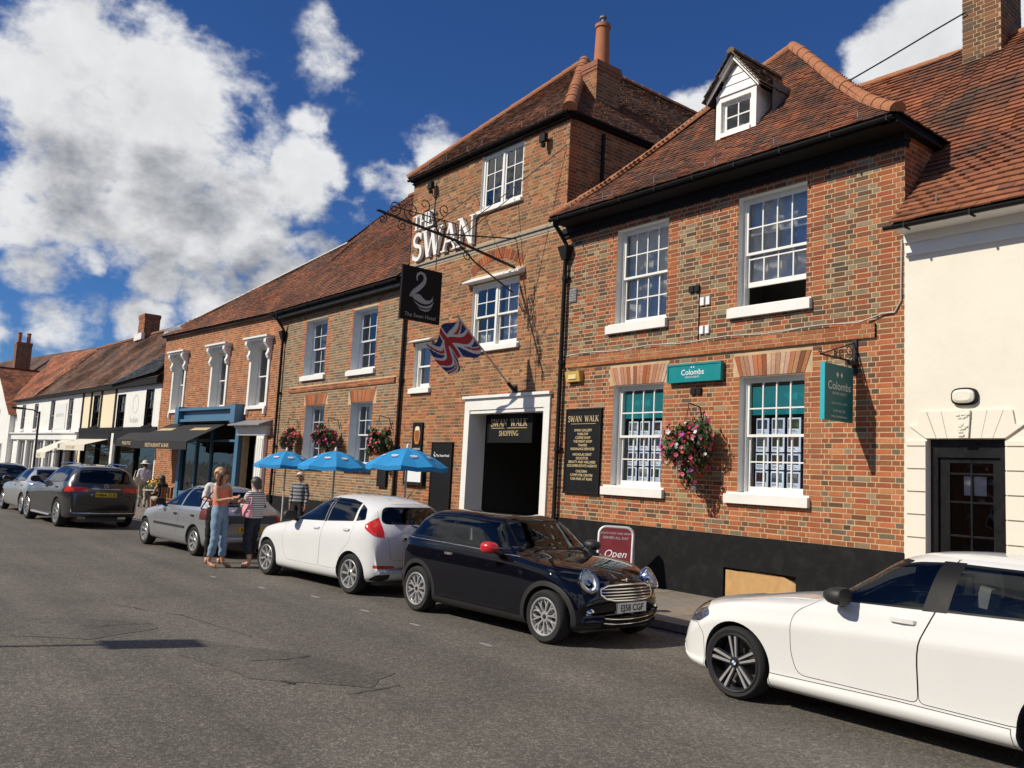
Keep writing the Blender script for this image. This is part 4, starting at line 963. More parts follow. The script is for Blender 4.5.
R4 = [(4, (.24, .082, .036)), (3, (.20, .074, .037)), (2, (.28, .096, .04)), (2, (.15, .066, .04))]
rf4 = put((lambda m: (m.quad((-26.9, 11.5, 6.8), (-19, 11.5, 6.8), (-19, 18, 6.8), (-26.9, 18, 6.8)), m)[1])(MB()), 'roof', M_DECK, H4, fix=False)
wA, wB, wC, wD = Vector((-27.4, 11.16, 6.95)), Vector((-18.98, 11.16, 6.95)), Vector((-18.98, 15.3, 11.67)), Vector((-27.4, 15.3, 11.67))
tile_patch('roof_tiling', wA, wB, wC, wD, rf4, R4, wob=.03, seed=31, left=lambda v: max(0, (v-.60)/.40)*1.9/8.42); ridge_tiles(rf4, (-25.5, 15.3, 11.67), wC, .11, .36, M=mat('brown_ridge_tile', (.22, .09, .05), .9, var=.25))
tile_patch('roof_tiling', (-27.4, 17.2, 9.80), (-27.4, 13.64, 9.80), (-25.5, 15.3, 11.67), (-25.5, 15.3, 11.67), rf4, R4, seed=32)

# ---------------------------------------------------------------- orange brick shop with three hooded windows (street bends here)
H5 = thing('brick_shop', 'orange brick shop with three ornate white hooded windows over a blue shopfront', 'building', tuple(FB.P(-5, 0, -3)))
OP5 = [(-8.50, -7.42, 3.86, 6.02), (-4.80, -3.60, 3.86, 6.02), (-1.62, -.40, 3.86, 6.02)]
sh = [(-7.05, -2.05, -.1, 3.3), (-1.95, -.55, -.1, 2.85)]
put(wall_backing(FB, -9.75, .3, -.1, 6.95, OP5+sh), 'wall', M_MORTAR, H5, fix=False)
put(brick_mesh(FB, brick_courses(FB, -9.75, .3, -.05, 6.95, OP5+sh, lambda u, z, h: pick(ORANGE) if random.random() < .9 else pick(RED))), 'brickwork', M_BRICK, H5, stuff=True, fix=False)
for (a, b, c, e) in OP5:
    w = window(FB, H5, a, b, c, e, cols=1, rows=(1, 1), reveal=.22, sill=(a-.12, b+.12), sillz=.10, boxw=.09)
    s = MB(); FB.box(s, a-.14, a, c-.02, e, 0, .05); FB.box(s, b, b+.14, c-.02, e, 0, .05); FB.box(s, a-.16, b+.16, e+.0, e+.12, 0, .07)
    FB.box(s, a-.24, b+.24, e+.12, e+.19, 0, .22); FB.box(s, a-.28, b+.28, e+.19, e+.25, 0, .30)
    for u in (a-.09, b+.09):       # scrolled consoles carrying the hood
        pr = [(0, e+.12), (.26, e+.12), (.27, e-.0), (.20, e-.10), (.11, e-.2), (.12, e-.30), (.17, e-.40), (.12, e-.52), (.04, e-.56), (0, e-.56)]
        for uu in (u,):
            i = len(s.v); n = len(pr)
            s.v += [tuple(FB.P(uu-.075, z, d)) for d, z in pr]+[tuple(FB.P(uu+.075, z, d)) for d, z in pr]
            s.f.append(tuple(range(i, i+n))); s.f.append(tuple(range(i+2*n-1, i+n-1, -1))); s.m += [0]*(n+2); s.t += [None]*(n+2)
            for k in range(n): s.f.append((i+(k+1) % n, i+k, i+n+k, i+n+(k+1) % n))
    for u in (a-.05, b+.05): FB.box(s, u-.05, u+.05, c-.28, c-.10, 0, .10)
    put(s, 'window_hood', M_WHITE, w)
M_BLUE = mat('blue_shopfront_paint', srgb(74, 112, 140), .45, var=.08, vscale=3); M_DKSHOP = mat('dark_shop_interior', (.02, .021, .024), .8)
s = MB(); FB.box(s, -7.1, -2.0, 3.36, 3.46, 0, .30); FB.box(s, -7.1, -2.0, 3.46, 3.78, 0, .16); FB.box(s, -7.16, -1.94, 3.78, 3.88, 0, .34); put(s, 'fascia', M_BLUE, H5)
for u in (-7.0, -2.08):
    m = MB(); FB.box(m, u-.18, u+.18, 3.28, 3.95, .02, .36); FB.box(m, u-.13, u+.13, .1, 3.28, -.05, .12); put(m, 'pilaster', M_BLUE, H5)
for u in (-5.6, -4.3):
    m = MB(); FB.box(m, u-.05, u+.05, .7, 3.2, -.05, .06); put(m, 'window_post', M_BLUE, H5)
m = MB(); FB.box(m, -7.0, -2.1, .1, .7, -.1, .07); FB.box(m, -7.0, -2.1, 2.62, 2.7, -.06, .04); put(m, 'stall_riser', M_BLUE, H5)
for a, b in ((-6.87, -5.65), (-5.55, -4.35), (-4.25, -2.21)):
    g = MB(); g.quad(FB.P(a, .7, 0), FB.P(b, .7, 0), FB.P(b, 3.3, 0), FB.P(a, 3.3, 0)); put(g, 'shop_pane', M_GLASS, H5, fix=False)
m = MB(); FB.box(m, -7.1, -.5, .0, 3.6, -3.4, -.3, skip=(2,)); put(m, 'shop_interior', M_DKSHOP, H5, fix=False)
s = MB(); FB.box(s, -2.0, .12, 2.85, 3.10, 0, .16); FB.box(s, -2.05, .2, 3.10, 3.16, 0, .26); FB.box(s, -.55, -.02, .0, 2.85, -.02, .14); put(s, 'door_surround', M_WHITE, H5)
for k in range(3):
    m = MB(); FB.box(m, -.48+k*.15, -.36+k*.15, .2, 2.75, .14, .165); put(m, 'pilaster_panel', M_WHITE, H5)
m = MB(); m.hexa([FB.P(-2.1, 3.16, .5), FB.P(.25, 3.16, .5), FB.P(.25, 3.16, 0), FB.P(-2.1, 3.16, 0), FB.P(-2.1, 3.2, .5), FB.P(.25, 3.2, .5), FB.P(.25, 3.38, 0), FB.P(-2.1, 3.38, 0)]); put(m, 'lead_canopy', M_LEAD, H5)
m = MB(); FB.box(m, -1.3, -.58, .1, 2.8, -.25, -.2); put(m, 'shop_door', mat('grey_door_paint', (.12, .13, .13), .5), H5)
cm = MB(); FB.box(cm, -9.8, .1, 6.95, 7.03, -.1, .14); put(cm, 'eaves_board', mat('grey_eaves', (.12, .11, .10), .7), H5); 
rf5 = put((lambda m: (m.quad(FB.P(-9.7, 6.9, -.1), FB.P(.2, 6.9, -.1), FB.P(.2, 6.9, -5), FB.P(-9.7, 6.9, -5)), m)[1])(MB()), 'roof', M_DECK, H5, fix=False)
sA, sB, sC, sD = FB.P(-9.8, 7.0, .22), FB.P(.1, 7.0, .22), FB.P(.9, 9.85, -2.2), FB.P(-9.8, 9.85, -2.2)
tile_patch('roof_tiling', sA, sB, sC, sD, rf5, R4, wob=.03, seed=41, left=lambda v: v*.965); ridge_tiles(rf5, FB.P(-9.7, 7.12, .12), FB.P(.5, 9.88, -2.18), .05, .5, M=mat('pale_mortar_ridge', (.55, .52, .47), .9, var=.15))
tile_patch('roof_tiling', FB.P(-9.8, 7.0, -4.5), FB.P(-9.8, 7.0, .2), sC, sC, rf5, R4, seed=42, gauge=.2, tw=.3)
m = MB(); m.hexa([FB.P(-9.85, 7.0, .1), FB.P(-7.2, 7.0, .1), FB.P(-7.2, 7.0, -1), FB.P(-9.85, 7.0, -1), FB.P(-9.85, 7.32, .1), FB.P(-8.4, 7.30, .1), FB.P(-8.4, 7.9, -1), FB.P(-9.85, 7.9, -1)]); put(m, 'lead_flat', M_LEAD, H5)

# ---------------------------------------------------------------- white and timbered terrace beyond
H6 = thing('timbered_terrace', 'row of white and black timbered houses with brown tiled roof and small shops', 'building', tuple(FB.P(-19, 0, -3)))
M_RW = mat('white_render', (.76, .75, .71), .8, var=.05, vscale=1.5, alt=(.6, .57, .5), altscale=2.2, altamt=.3)
M_CR = mat('cream_panel', (.78, .66, .46), .8, var=.05)
OP6 = [(-11.45, -10.5, 3.25, 4.85), (-14.95, -13.9, 3.15, 4.75), (-18.4, -17.45, 3.25, 4.82), (-22.4, -21.6, 3.1, 4.8), (-25.65, -24.85, 3.1, 4.8), (-28.9, -28.1, 3.2, 4.7), (-31.6, -30.8, 3.2, 4.7)]
GF = [(-14.6, -9.85, -.1, 2.55), (-19.6, -15.3, -.1, 2.45)] + [(-31.4+i*1.9, -29.9+i*1.9, .5, 2.55) for i in range(6)]
def seg(a, b, M_, nm):
    ops = [o for o in OP6+GF if o[0] >= a-.01 and o[1] <= b+.01]
    put(wall_backing(FB, a, b, -.1, 5.15, ops), nm, M_, H6, fix=False)
seg(-15.1, -9.75, M_RW, 'wall'); seg(-20.0, -15.1, M_CR, 'wall'); seg(-33, -20.0, M_RW, 'wall')
M_GREYF = mat('grey_window_paint', (.30, .31, .31), .5)
for i, o in enumerate(OP6): window(FB, H6, *o, cols=1 if i > 2 else 2, rows=(1, 1) if i > 2 else (2, 2), reveal=.06, sill=(o[0]-.06, o[1]+.06), sillz=.07, mat_=M_BLACK if i < 3 else M_GREYF, boxw=.07, sillmat=M_BLACK if i < 3 else M_RW)
for u in (-20.0, -18.7, -17.2, -15.2):
    m = MB(); FB.box(m, u-.11, u+.11, 3.2, 5.1, -.02, .03); put(m, 'timber_post', M_BLACK, H6)
m = MB(); FB.box(m, -20.1, -9.8, 2.95, 3.22, -.02, .06); put(m, 'timber_rail', M_BLACK, H6)
m = MB(); FB.box(m, -14.7, -9.78, 2.5, 2.95, -.02, .10); FB.box(m, -19.8, -15.2, 2.42, 2.95, -.02, .12); put(m, 'shop_fascia', M_BLACK, H6)
m = MB(); FB.box(m, -15.05, -14.75, .0, 2.95, -.05, .10); put(m, 'shop_pilaster', M_RW, H6)
m = MB(); FB.box(m, -33, -20.05, 2.62, 2.95, 0, .14); FB.box(m, -33, -20.02, 2.95, 3.03, 0, .24); put(m, 'shop_cornice', M_WHITE, H6)
for i in range(7):
    m = MB(); FB.box(m, -31.75+i*1.9, -31.45+i*1.9, 0, 2.6, -.02, .07); put(m, 'shop_post', M_WHITE, H6)
for i in range(6):
    for k in range(3):
        g = MB(); a = -31.4+i*1.9+k*.5; FB.box(g, a+.02, a+.48, .5, 2.55, -.16, -.12, skip=()) if False else g.quad(FB.P(a+.02, .5, -.12), FB.P(a+.48, .5, -.12), FB.P(a+.48, 2.55, -.12), FB.P(a+.02, 2.55, -.12)); put(g, 'shop_pane', M_GLASS, H6, fix=False)
        if k: m = MB(); FB.box(m, a-.03, a+.03, .5, 2.55, -.14, -.06); put(m, 'mullion', M_WHITE if i < 4 else M_BLACK, H6)
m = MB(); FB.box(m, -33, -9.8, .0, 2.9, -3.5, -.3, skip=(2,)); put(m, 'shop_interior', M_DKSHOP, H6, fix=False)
for a, b in ((-14.6, -12.3), (-12.2, -9.85), (-19.6, -17.5), (-17.4, -15.3)):
    g = MB(); g.quad(FB.P(a, .3, -.1), FB.P(b, .3, -.1), FB.P(b, 2.5, -.1), FB.P(a, 2.5, -.1)); put(g, 'shop_pane', M_GLASS, H6, fix=False)
    m = MB(); FB.box(m, a-.06, a+.06, 0, 2.5, -.14, .02); put(m, 'shop_post', M_BLACK, H6)
M_FADE = mat('faded_lettering', (.55, .54, .52), .8)
t = MB(); add_text(t, FB, 'Indian', .42, -12.65, 3.42, .006); n = 20
for k in range(n):
    a0, a1 = 2*math.pi*k/n, 2*math.pi*(k+1)/n
    t.quad(*[FB.P(-12.6+.34*q*math.cos(a), 4.25+.42*q*math.sin(a), .006) for q, a in ((1, a0), (1, a1), (.9, a1), (.9, a0))])
put(t, 'painted_sign', M_FADE, H6, fix=False)
t = MB(); FB.box(t, -24.6, -22.7, 3.2, 4.6, 0, .03); put(t, 'sign_panel', M_WHITE, H6); t = MB(); add_text(t, FB, 'interiors', .4, -23.65, 3.85, .034); put(t, 'painted_sign', M_FADE, H6, fix=False)
R6 = [(4, (.17, .085, .052)), (3, (.21, .10, .058)), (2, (.14, .078, .052)), (1, (.26, .12, .065))]
R6r = [(4, (.40, .135, .06)), (3, (.34, .115, .055)), (2, (.45, .17, .08)), (1, (.27, .11, .06))]
SL = [(3, (.085, .092, .10)), (2, (.11, .115, .12)), (2, (.07, .075, .082))]
M_SLATE = mat('grey_slate', (.09, .1, .11), .55, tint=True, var=.25, vscale=5)
rf6 = put((lambda m: (m.quad(FB.P(-33, 5.0, -.1), FB.P(-9.7, 5.0, -.1), FB.P(-9.7, 5, -6), FB.P(-33, 5, -6)), m)[1])(MB()), 'roof', M_DECK, H6, fix=False)
tile_patch('roof_tiling', FB.P(-28.6, 5.02, .25), FB.P(-9.7, 5.3, .25), FB.P(-9.7, 8.6, -3), FB.P(-28.6, 8.35, -3), rf6, R6, wob=.06, seed=51, gauge=.13, tw=.2)
tile_patch('red_roof_tiling', FB.P(-33.2, 4.98, .25), FB.P(-28.45, 5.02, .25), FB.P(-28.2, 8.32, -3), FB.P(-38, 8.5, -3), rf6, R6r, wob=.03, seed=52, gauge=.13, tw=.2)
tile_patch('slate_tiling', FB.P(-15.3, 5.12, .3), FB.P(-9.72, 5.45, .3), FB.P(-9.72, 7.35, -1.5), FB.P(-9.9, 7.35, -1.5), rf6, SL, gauge=.22, tw=.28, th=.008, M=M_SLATE, wob=.0, seed=53, deckdrop=.02, lift=.09)
ridge_tiles(rf6, FB.P(-28.6, 8.35, -3), FB.P(-9.7, 8.6, -3), .12, .45, M=mat('brown_ridge_tile', (.22, .09, .05)))
cm = MB(); cm.hexa([FB.P(-33, 4.92, .24), FB.P(-9.75, 5.05, .24), FB.P(-9.75, 5.05, -.05), FB.P(-33, 4.92, -.05), FB.P(-33, 5.02, .24), FB.P(-9.75, 5.34, .24), FB.P(-9.75, 5.5, -.05), FB.P(-33, 5.15, -.05)]); put(cm, 'eaves_board', M_BLACK, H6)
c6 = FB.P(-20.4, 0, -3)
ch6 = chimney(H6, c6.x-.55, c6.x+.55, c6.y-.4, c6.y+.4, 7.8, 9.35, h=.1)
m = MB(); m.box(c6.x-.65, c6.x+.75, c6.y-.55, c6.y-.38, 8.15, 8.5); put(m, 'lead_flashing', mat('white_flashing', (.7, .7, .7), .6), ch6)
for k in range(2):
    cp = MB(); cp.lathe([(.11, 0), (.10, .35), (.12, .36), (.12, .4), (.001, .4)], (c6.x-.25+k*.5, c6.y, 9.55), 'z', 10); 
# far cross wing with hanging tiles
H7 = thing('gabled_house', 'far white gabled house with steep red tile-hung roof slope at left edge', 'building', tuple(FB.P(-37, 0, -2)))
m = MB(); m.poly([FB.P(-41.2, 0, .3), FB.P(-33, 0, .3), FB.P(-33, 4.3, .3), FB.P(-37.1, 7.2, .3), FB.P(-41.2, 4.3, .3)]); m.quad(FB.P(-33, 0, .3), FB.P(-33, 0, -1), FB.P(-33, 4.3, -1), FB.P(-33, 4.3, .3)); put(m, 'wall', M_RW, H7, fix=False)
rf7 = put((lambda m: (m.quad(FB.P(-41, 4.3, .2), FB.P(-33.1, 4.3, .2), FB.P(-33.1, 4.3, -3), FB.P(-41, 4.3, -3)), m)[1])(MB()), 'roof', M_DECK, H7, fix=False)
tile_patch('roof_tiling', FB.P(-32.7, 4.1, .45), FB.P(-32.7, 4.1, -2.8), FB.P(-37.1, 7.3, -2.8), FB.P(-37.1, 7.3, .45), rf7, R6r, seed=61, gauge=.13, tw=.2)
tile_patch('roof_tiling', FB.P(-41.5, 4.1, -2.8), FB.P(-41.5, 4.1, .45), FB.P(-37.1, 7.3, .45), FB.P(-37.1, 7.3, -2.8), rf7, R6r, seed=62, gauge=.2, tw=.3)
for o in ((-36.6, -35.6, 3.2, 4.5), (-35.8, -34.2, .8, 2.4)):
    m = MB(); FB.box(m, o[0], o[1], o[2], o[3], .3, .34); FB.box(m, o[0]+.08, o[1]-.08, o[2]+.08, o[3]-.08, .3, .35, 1); put(m, 'window', [M_WHITE, M_DARK], H7)
# last house behind
H8 = thing('far_house', 'distant dark brown roofed house with twin-pot chimney behind the red roof', 'building', tuple(FB.P(-52, 0, -4)))
m = MB(); FB.box(m, -62, -42, 0, 5, -9, -.4); put(m, 'wall', M_RW, H8)
for i in range(5):
    for z in (.8, 3.1):
        m = MB(); a = -60+i*3.6; FB.box(m, a, a+1.2, z, z+1.4, -.4, -.36); FB.box(m, a+.1, a+1.1, z+.1, z+1.3, -.4, -.35, 1); put(m, 'window', [M_WHITE, M_DARK], H8)
rf8 = put((lambda m: (m.quad(FB.P(-62, 5, -.5), FB.P(-42, 5, -.5), FB.P(-42, 5, -8), FB.P(-62, 5, -8)), m)[1])(MB()), 'roof', M_DECK, H8, fix=False)
tile_patch('roof_tiling', FB.P(-62, 4.9, -.2), FB.P(-38, 4.9, -.2), FB.P(-34, 9.15, -5), FB.P(-62, 9.9, -5), rf8, [(3, (.15, .07, .045)), (2, (.12, .06, .042))], seed=71, gauge=.2, tw=.3)
c8 = FB.P(-44.5, 0, -2.6); c = chimney(H8, c8.x-.55, c8.x+.55, c8.y-.5, c8.y+.5, 6.0, 9.7, h=.12, pal=[(3, (.2, .075, .045)), (2, (.16, .07, .05))])
for k in range(2):
    cp = MB(); cp.lathe([(.14, 0), (.13, .7), (.16, .72), (.16, .8), (.001, .8)], (c8.x, c8.y-.3+k*.6, 9.9), 'z', 12); put(cp, 'chimney_pot', M_POT, c, smooth=40)
# ================================================================== cars
def pchip(xs, ys):
    xs = np.array(xs, float); ys = np.array(ys, float); h = np.diff(xs); d = np.diff(ys)/h; m = np.zeros_like(ys)
    m[0], m[-1] = d[0], d[-1]
    for i in range(1, len(xs)-1):
        if d[i-1]*d[i] > 0:
            w1, w2 = 2*h[i]+h[i-1], h[i]+2*h[i-1]; m[i] = (w1+w2)/(w1/d[i-1]+w2/d[i])
    def f(x):
        x = np.clip(x, xs[0], xs[-1]); k = np.clip(np.searchsorted(xs, x, side='right')-1, 0, len(xs)-2); t = (x-xs[k])/h[k]
        return (2*t**3-3*t**2+1)*ys[k]+(t**3-2*t**2+t)*h[k]*m[k]+(-2*t**3+3*t**2)*ys[k+1]+(t**3-t**2)*h[k]*m[k+1]
    return f

M_TYRE = mat('tyre_rubber', (.014, .014, .014), .85, var=.25, vscale=20)
M_ALLOY = mat('silver_alloy', (.50, .50, .51), .32, metal=.55, var=.05)
M_ALLOYD = mat('dark_alloy', (.05, .05, .055), .4, metal=.6, var=.05)
M_DISC = mat('brake_steel', (.16, .15, .14), .5, metal=.8)
M_CHROME = mat('chrome', (.75, .75, .76), .08, metal=1., var=0)
M_PLAST = mat('black_trim_plastic', (.018, .018, .019), .55, var=.15)
M_RUBBER = mat('window_seal', (.010, .010, .011), .5, var=.1, spec=.15)
M_CAVITY = mat('car_interior', (.10, .10, .105), .8, var=.1)
M_SEAT = mat('seat_fabric', (.16, .16, .165), .85, var=.15)
M_CGLASS = glass_mat('car_glass', (.72, .76, .75), .0)
M_CGLASSD = glass_mat('privacy_glass', (.22, .23, .24), .0)
M_LAMP = mat('headlamp_clear', (.66, .68, .70), .14, metal=.35, var=.35, vscale=22)
M_RED = mat('tail_lamp_red', (.60, .025, .018), .12, var=.25, vscale=18, coat=.6)
M_AMBER = mat('amber_lamp', (.7, .25, .02), .15)
M_PLATEY = mat('yellow_plate', (.75, .52, .03), .5, var=.03); M_PLATEW = mat('white_plate', (.74, .74, .70), .5, var=.03)
M_INK = mat('black_lettering', (.008, .008, .008), .5, var=0)
def paint(name, c, metal=0., rough=.28): return mat(name, c, rough, metal=metal, var=.02, coat=1.0, vscale=2, spec=.5 if metal else .0)

class Car: pass
def loft(sp, inset=0., xr=None, ncol=15, zfloor=None):
    """closed shell of the body: stations along x, each a half section mirrored"""
    top, bot, belt, hw, rail = (pchip(*zip(*sp[k])) for k in ('top', 'bot', 'belt', 'hw', 'rail'))
    nx = pchip(*zip(*sp['n'])); x0, x1 = (sp['top'][0][0], sp['top'][-1][0]) if xr is None else xr
    if inset: x0b, x1b = x0, x1
    L = x1-x0
    s = np.linspace(0, 1, sp.get('ns', 84)); xs = x0+L*(s-.055*np.sin(2*np.pi*s)/1.0*.9) if xr is None else np.linspace(x0, x1, 40)
    side = sp.get('side', [(0, .90), (.06, .955), (.18, .985), (.38, 1.0), (.6, .998), (.8, .985), (1, .955)]); sf = pchip(*zip(*side))
    verts = []; cols = 0
    for x in xs:
        w = float(hw(x)); zb = float(bot(x)); zt = float(top(x)); zl = min(float(belt(x)), zt-.015); r = float(rail(x)); n = float(nx(x))
        if inset: w -= inset; zt -= inset; r -= inset*.8; zl = min(zl, zt-.01)
        if zfloor is not None: zb = zfloor; zl = max(zl, zb+.02); zt = max(zt, zl+.02)
        pts = [(0, zb), (w*.5, zb), (w*.8, zb)]
        for t in (0, .05, .10, .13, .16, .19, .24, .36, .50, .63, .72, .765, .795, .825, .87, .93, 1): pts.append((w*float(sf(t)), zb+(zl-zb)*t))
        yb = w*float(sf(1.)); H = zt-zl
        m = ncol
        for i in range(1, m+1):
            a = (math.pi/2)*(i/m)
            c, sn = math.cos(a)**(2/n), math.sin(a)**(2/n)
            z = zl+H*sn; ymax = yb+(r-yb)*min(1, sn**1.0)          # tumblehome towards the roof rail
            y = ymax*c if i < m else 0.
            z -= sp.get('crown', .035)*min(1, H/.4)*(y/max(r, .1))**2 * (sn**6)
            pts.append((y, z))
        cols = len(pts)
        if x == xs[0] or True: verts.append([(x, y, z) for y, z in pts])
    bf, br, bw, brr = sp['bend']    # plan bending: nose, tail, windscreen, rear screen
    wmax = max(p[1] for p in sp['hw'])
    XA, XB = sp['top'][0][0], sp['top'][-1][0]
    def sm(t): t = max(0, min(1, t)); return t*t*(3-2*t)
    wsx0, wsx1 = sp['ws']; rsx0, rsx1 = sp['rs']
    V = []
    for row in verts:
        half = []
        for (x, y, z) in row:
            q = (abs(y)/wmax)
            dx = -bf*q**2.6*sm((x-(XB-.75))/.75) + br*q**2.6*sm(((XA+.6)-x)/.6)
            zl = float(belt(x)); up_ = sm((z-zl+.02)/.12)
            dx += -bw*q**2*up_*sm((x-wsx0+.35)/.35)*sm((wsx1+.25-x)/.25) + brr*q**2*up_*sm((rsx1+.3-x)/.3)*sm((x-rsx0+.2)/.2)
            half.append((x+dx, y, z))
        V.append(half+[(x, -y, z) for (x, y, z) in reversed(half[1:-1])])
    n = len(V[0]); vv = [p for row in V for p in row]; F = []
    for i in range(len(V)-1):
        for j in range(n): F.append((i*n+j, i*n+(j+1) % n, (i+1)*n+(j+1) % n, (i+1)*n+j))
    for i, flip in ((0, True), (len(V)-1, False)):       # end caps: strips between the two halves
        h = cols
        for j in range(h-1):
            a, b = i*n+j, i*n+j+1; c, d = i*n+(n-j-1) % n if j else i*n, i*n+(n-j) % n if j else i*n
            a, b = i*n+j, i*n+j+1; m1 = i*n+((n-j) % n); m2 = i*n+(n-j-1)
            q = [a, b, m2, m1]; qq = []
            for k in q:
                if k not in qq: qq.append(k)
            if len(qq) >= 3: F.append(tuple(qq if not flip else qq[::-1]))
    me = bpy.data.meshes.new('shell'); me.from_pydata(vv, [], F)
    bm = bmesh.new(); bm.from_mesh(me); bmesh.ops.remove_doubles(bm, verts=bm.verts, dist=1e-5); bmesh.ops.recalc_face_normals(bm, faces=bm.faces); bm.to_mesh(me); bm.free()
    return me

_ts = bpy.data.scenes.new('scratch')
def evaluated(o):
    with bpy.context.temp_override(scene=_ts, view_layer=_ts.view_layers[0]):
        dg = bpy.context.evaluated_depsgraph_get(); dg.update(); return bpy.data.meshes.new_from_object(o.evaluated_get(dg))
def outward(me):
    bm = bmesh.new(); bm.from_mesh(me)
    if bm.calc_volume(signed=True) < 0: bmesh.ops.reverse_faces(bm, faces=bm.faces); bm.to_mesh(me)
    bm.free(); return me
def joined(ms):
    bm = bmesh.new()
    for m in ms: bm.from_mesh(m)
    me = bpy.data.meshes.new('j'); bm.to_mesh(me); bm.free(); return me
def boolean(a, b, op):
    """mesh a (op) mesh b -> new mesh, evaluated in a scratch scene; b may be a list of solids"""
    if isinstance(b, list):
        if op == 'DIFFERENCE':
            for c in b: a = boolean(a, c, op)
            return a
        return joined([boolean(a, c, op) for c in b])
    oa = bpy.data.objects.new('a', a); ob = bpy.data.objects.new('b', b); _ts.collection.objects.link(oa); _ts.collection.objects.link(ob)
    md = oa.modifiers.new('b', 'BOOLEAN'); md.object = ob; md.operation = op; md.solver = 'MANIFOLD'
    me = evaluated(oa)
    bpy.data.objects.remove(oa); bpy.data.objects.remove(ob)
    return outward(me)
def cutter(fnmb):
    mb = MB(); fnmb(mb); return mb.mesh('c', [])
def pris(poly, y0, y1, ax='y', shrink=0.):
    """prism of a polygon; ax='y': polygon in (x,z); ax='x': polygon in (y,z); ax='z': polygon in (x,y)"""
    if shrink: poly = offset_poly(poly, -shrink)
    fn = {'y': lambda a, y, b: (a, y, b), 'x': lambda a, y, b: (y, a, b), 'z': lambda a, y, b: (a, b, y)}[ax]
    mb = MB(); mb.prism(poly, y0, y1, 0, fn); return outward(mb.mesh('c', []))
def both(poly, y0, y1, shrink=0.):
    if shrink: poly = offset_poly(poly, -shrink)
    return [pris(poly, y0, y1), pris(poly, -y1, -y0)]
def offset_poly(P, d):
    """grow (d>0) or shrink (d<0) a polygon"""
    P = [Vector(p) for p in P]; n = len(P); A = sum(P[i].x*P[(i+1) % n].y-P[(i+1) % n].x*P[i].y for i in range(n)); sg = 1 if A > 0 else -1
    out = []
    for i in range(n):
        a = (P[i]-P[i-1]).normalized(); b = (P[(i+1) % n]-P[i]).normalized(); na, nb = Vector((a.y, -a.x))*sg, Vector((b.y, -b.x))*sg
        k = na+nb
        if k.length < 1e-4: k = na
        k.normalize(); s = max(.35, k.dot(na)); out.append(P[i]+k*d/s)
    src = list(P)                       # corners tighter than the offset turn inside out: drop them
    for _ in range(40):
        n = len(out); bad = [i for i in range(n) if (out[(i+1) % n]-out[i]).dot(src[(i+1) % n]-src[i]) <= 1e-9]
        if not bad or n < 4: break
        i = bad[0]; j = (i+1) % n; out[i] = (out[i]+out[j])/2; src[i] = (src[i]+src[j])/2; del out[j], src[j]
    return [tuple(p) for p in out]
def roundpoly(P, r, n=4):
    """round the corners of a polygon; r one radius or one per corner"""
    out = []; m = len(P)
    for i in range(m):
        p = Vector(P[i]); a = Vector(P[i-1])-p; b = Vector(P[(i+1) % m])-p; rr = r[i] if isinstance(r, (list, tuple)) else r
        l = min(rr, a.length*.45, b.length*.45)
        if l < 1e-4: out.append(tuple(p)); continue
        pa, pb = p+a.normalized()*l, p+b.normalized()*l
        for k in range(n+1):
            t = k/n; out.append(tuple(pa*(1-t)**2+p*2*t*(1-t)+pb*t*t))
    return out
def cyl(c, r, y0, y1, n=44):
    return both([(c[0]+r*math.cos(2*math.pi*i/n), c[1]+r*math.sin(2*math.pi*i/n)) for i in range(n)], y0, y1)

class Shader:
    """keeps the smooth normals of the uncut shell so that carved panels stay smooth"""
    def __init__(s, me):
        me.calc_loop_triangles(); s.V = np.array([v.co[:] for v in me.vertices]); s.N = np.array([v.normal[:] for v in me.vertices])
        s.T = [tuple(t.vertices) for t in me.loop_triangles]; s.bvh = BVHTree.FromPolygons([tuple(v) for v in s.V], s.T)
    def apply(s, me, tol=.015):
        nl = len(me.loops); out = np.zeros((nl, 3)); cache = {}
        for p in me.polygons:
            hit = s.bvh.find_nearest(p.center)
            onsurf = hit[3] is not None and hit[3] < tol and p.normal.dot(hit[1]) > .5
            for li in p.loop_indices:
                if not onsurf: out[li] = p.normal; continue
                vi = me.loops[li].vertex_index
                if vi not in cache:
                    co = me.vertices[vi].co; l, nn, idx, d = s.bvh.find_nearest(co); a, b, c = s.T[idx]
                    v0, v1, v2 = s.V[b]-s.V[a], s.V[c]-s.V[a], np.array(l)-s.V[a]
                    d00, d01, d11, d20, d21 = v0@v0, v0@v1, v1@v1, v2@v0, v2@v1; den = d00*d11-d01*d01
                    if abs(den) < 1e-14: w = (1, 0, 0)
                    else:
                        v_ = (d11*d20-d01*d21)/den; w_ = (d00*d21-d01*d20)/den; w = (1-v_-w_, v_, w_)
                    q = s.N[a]*w[0]+s.N[b]*w[1]+s.N[c]*w[2]; cache[vi] = q/(np.linalg.norm(q)+1e-9)
                out[li] = cache[vi] if cache[vi]@np.array(p.normal) > .25 else p.normal
        me.polygons.foreach_set('use_smooth', [True]*len(me.polygons)); me.normals_split_custom_set([tuple(v) for v in out])

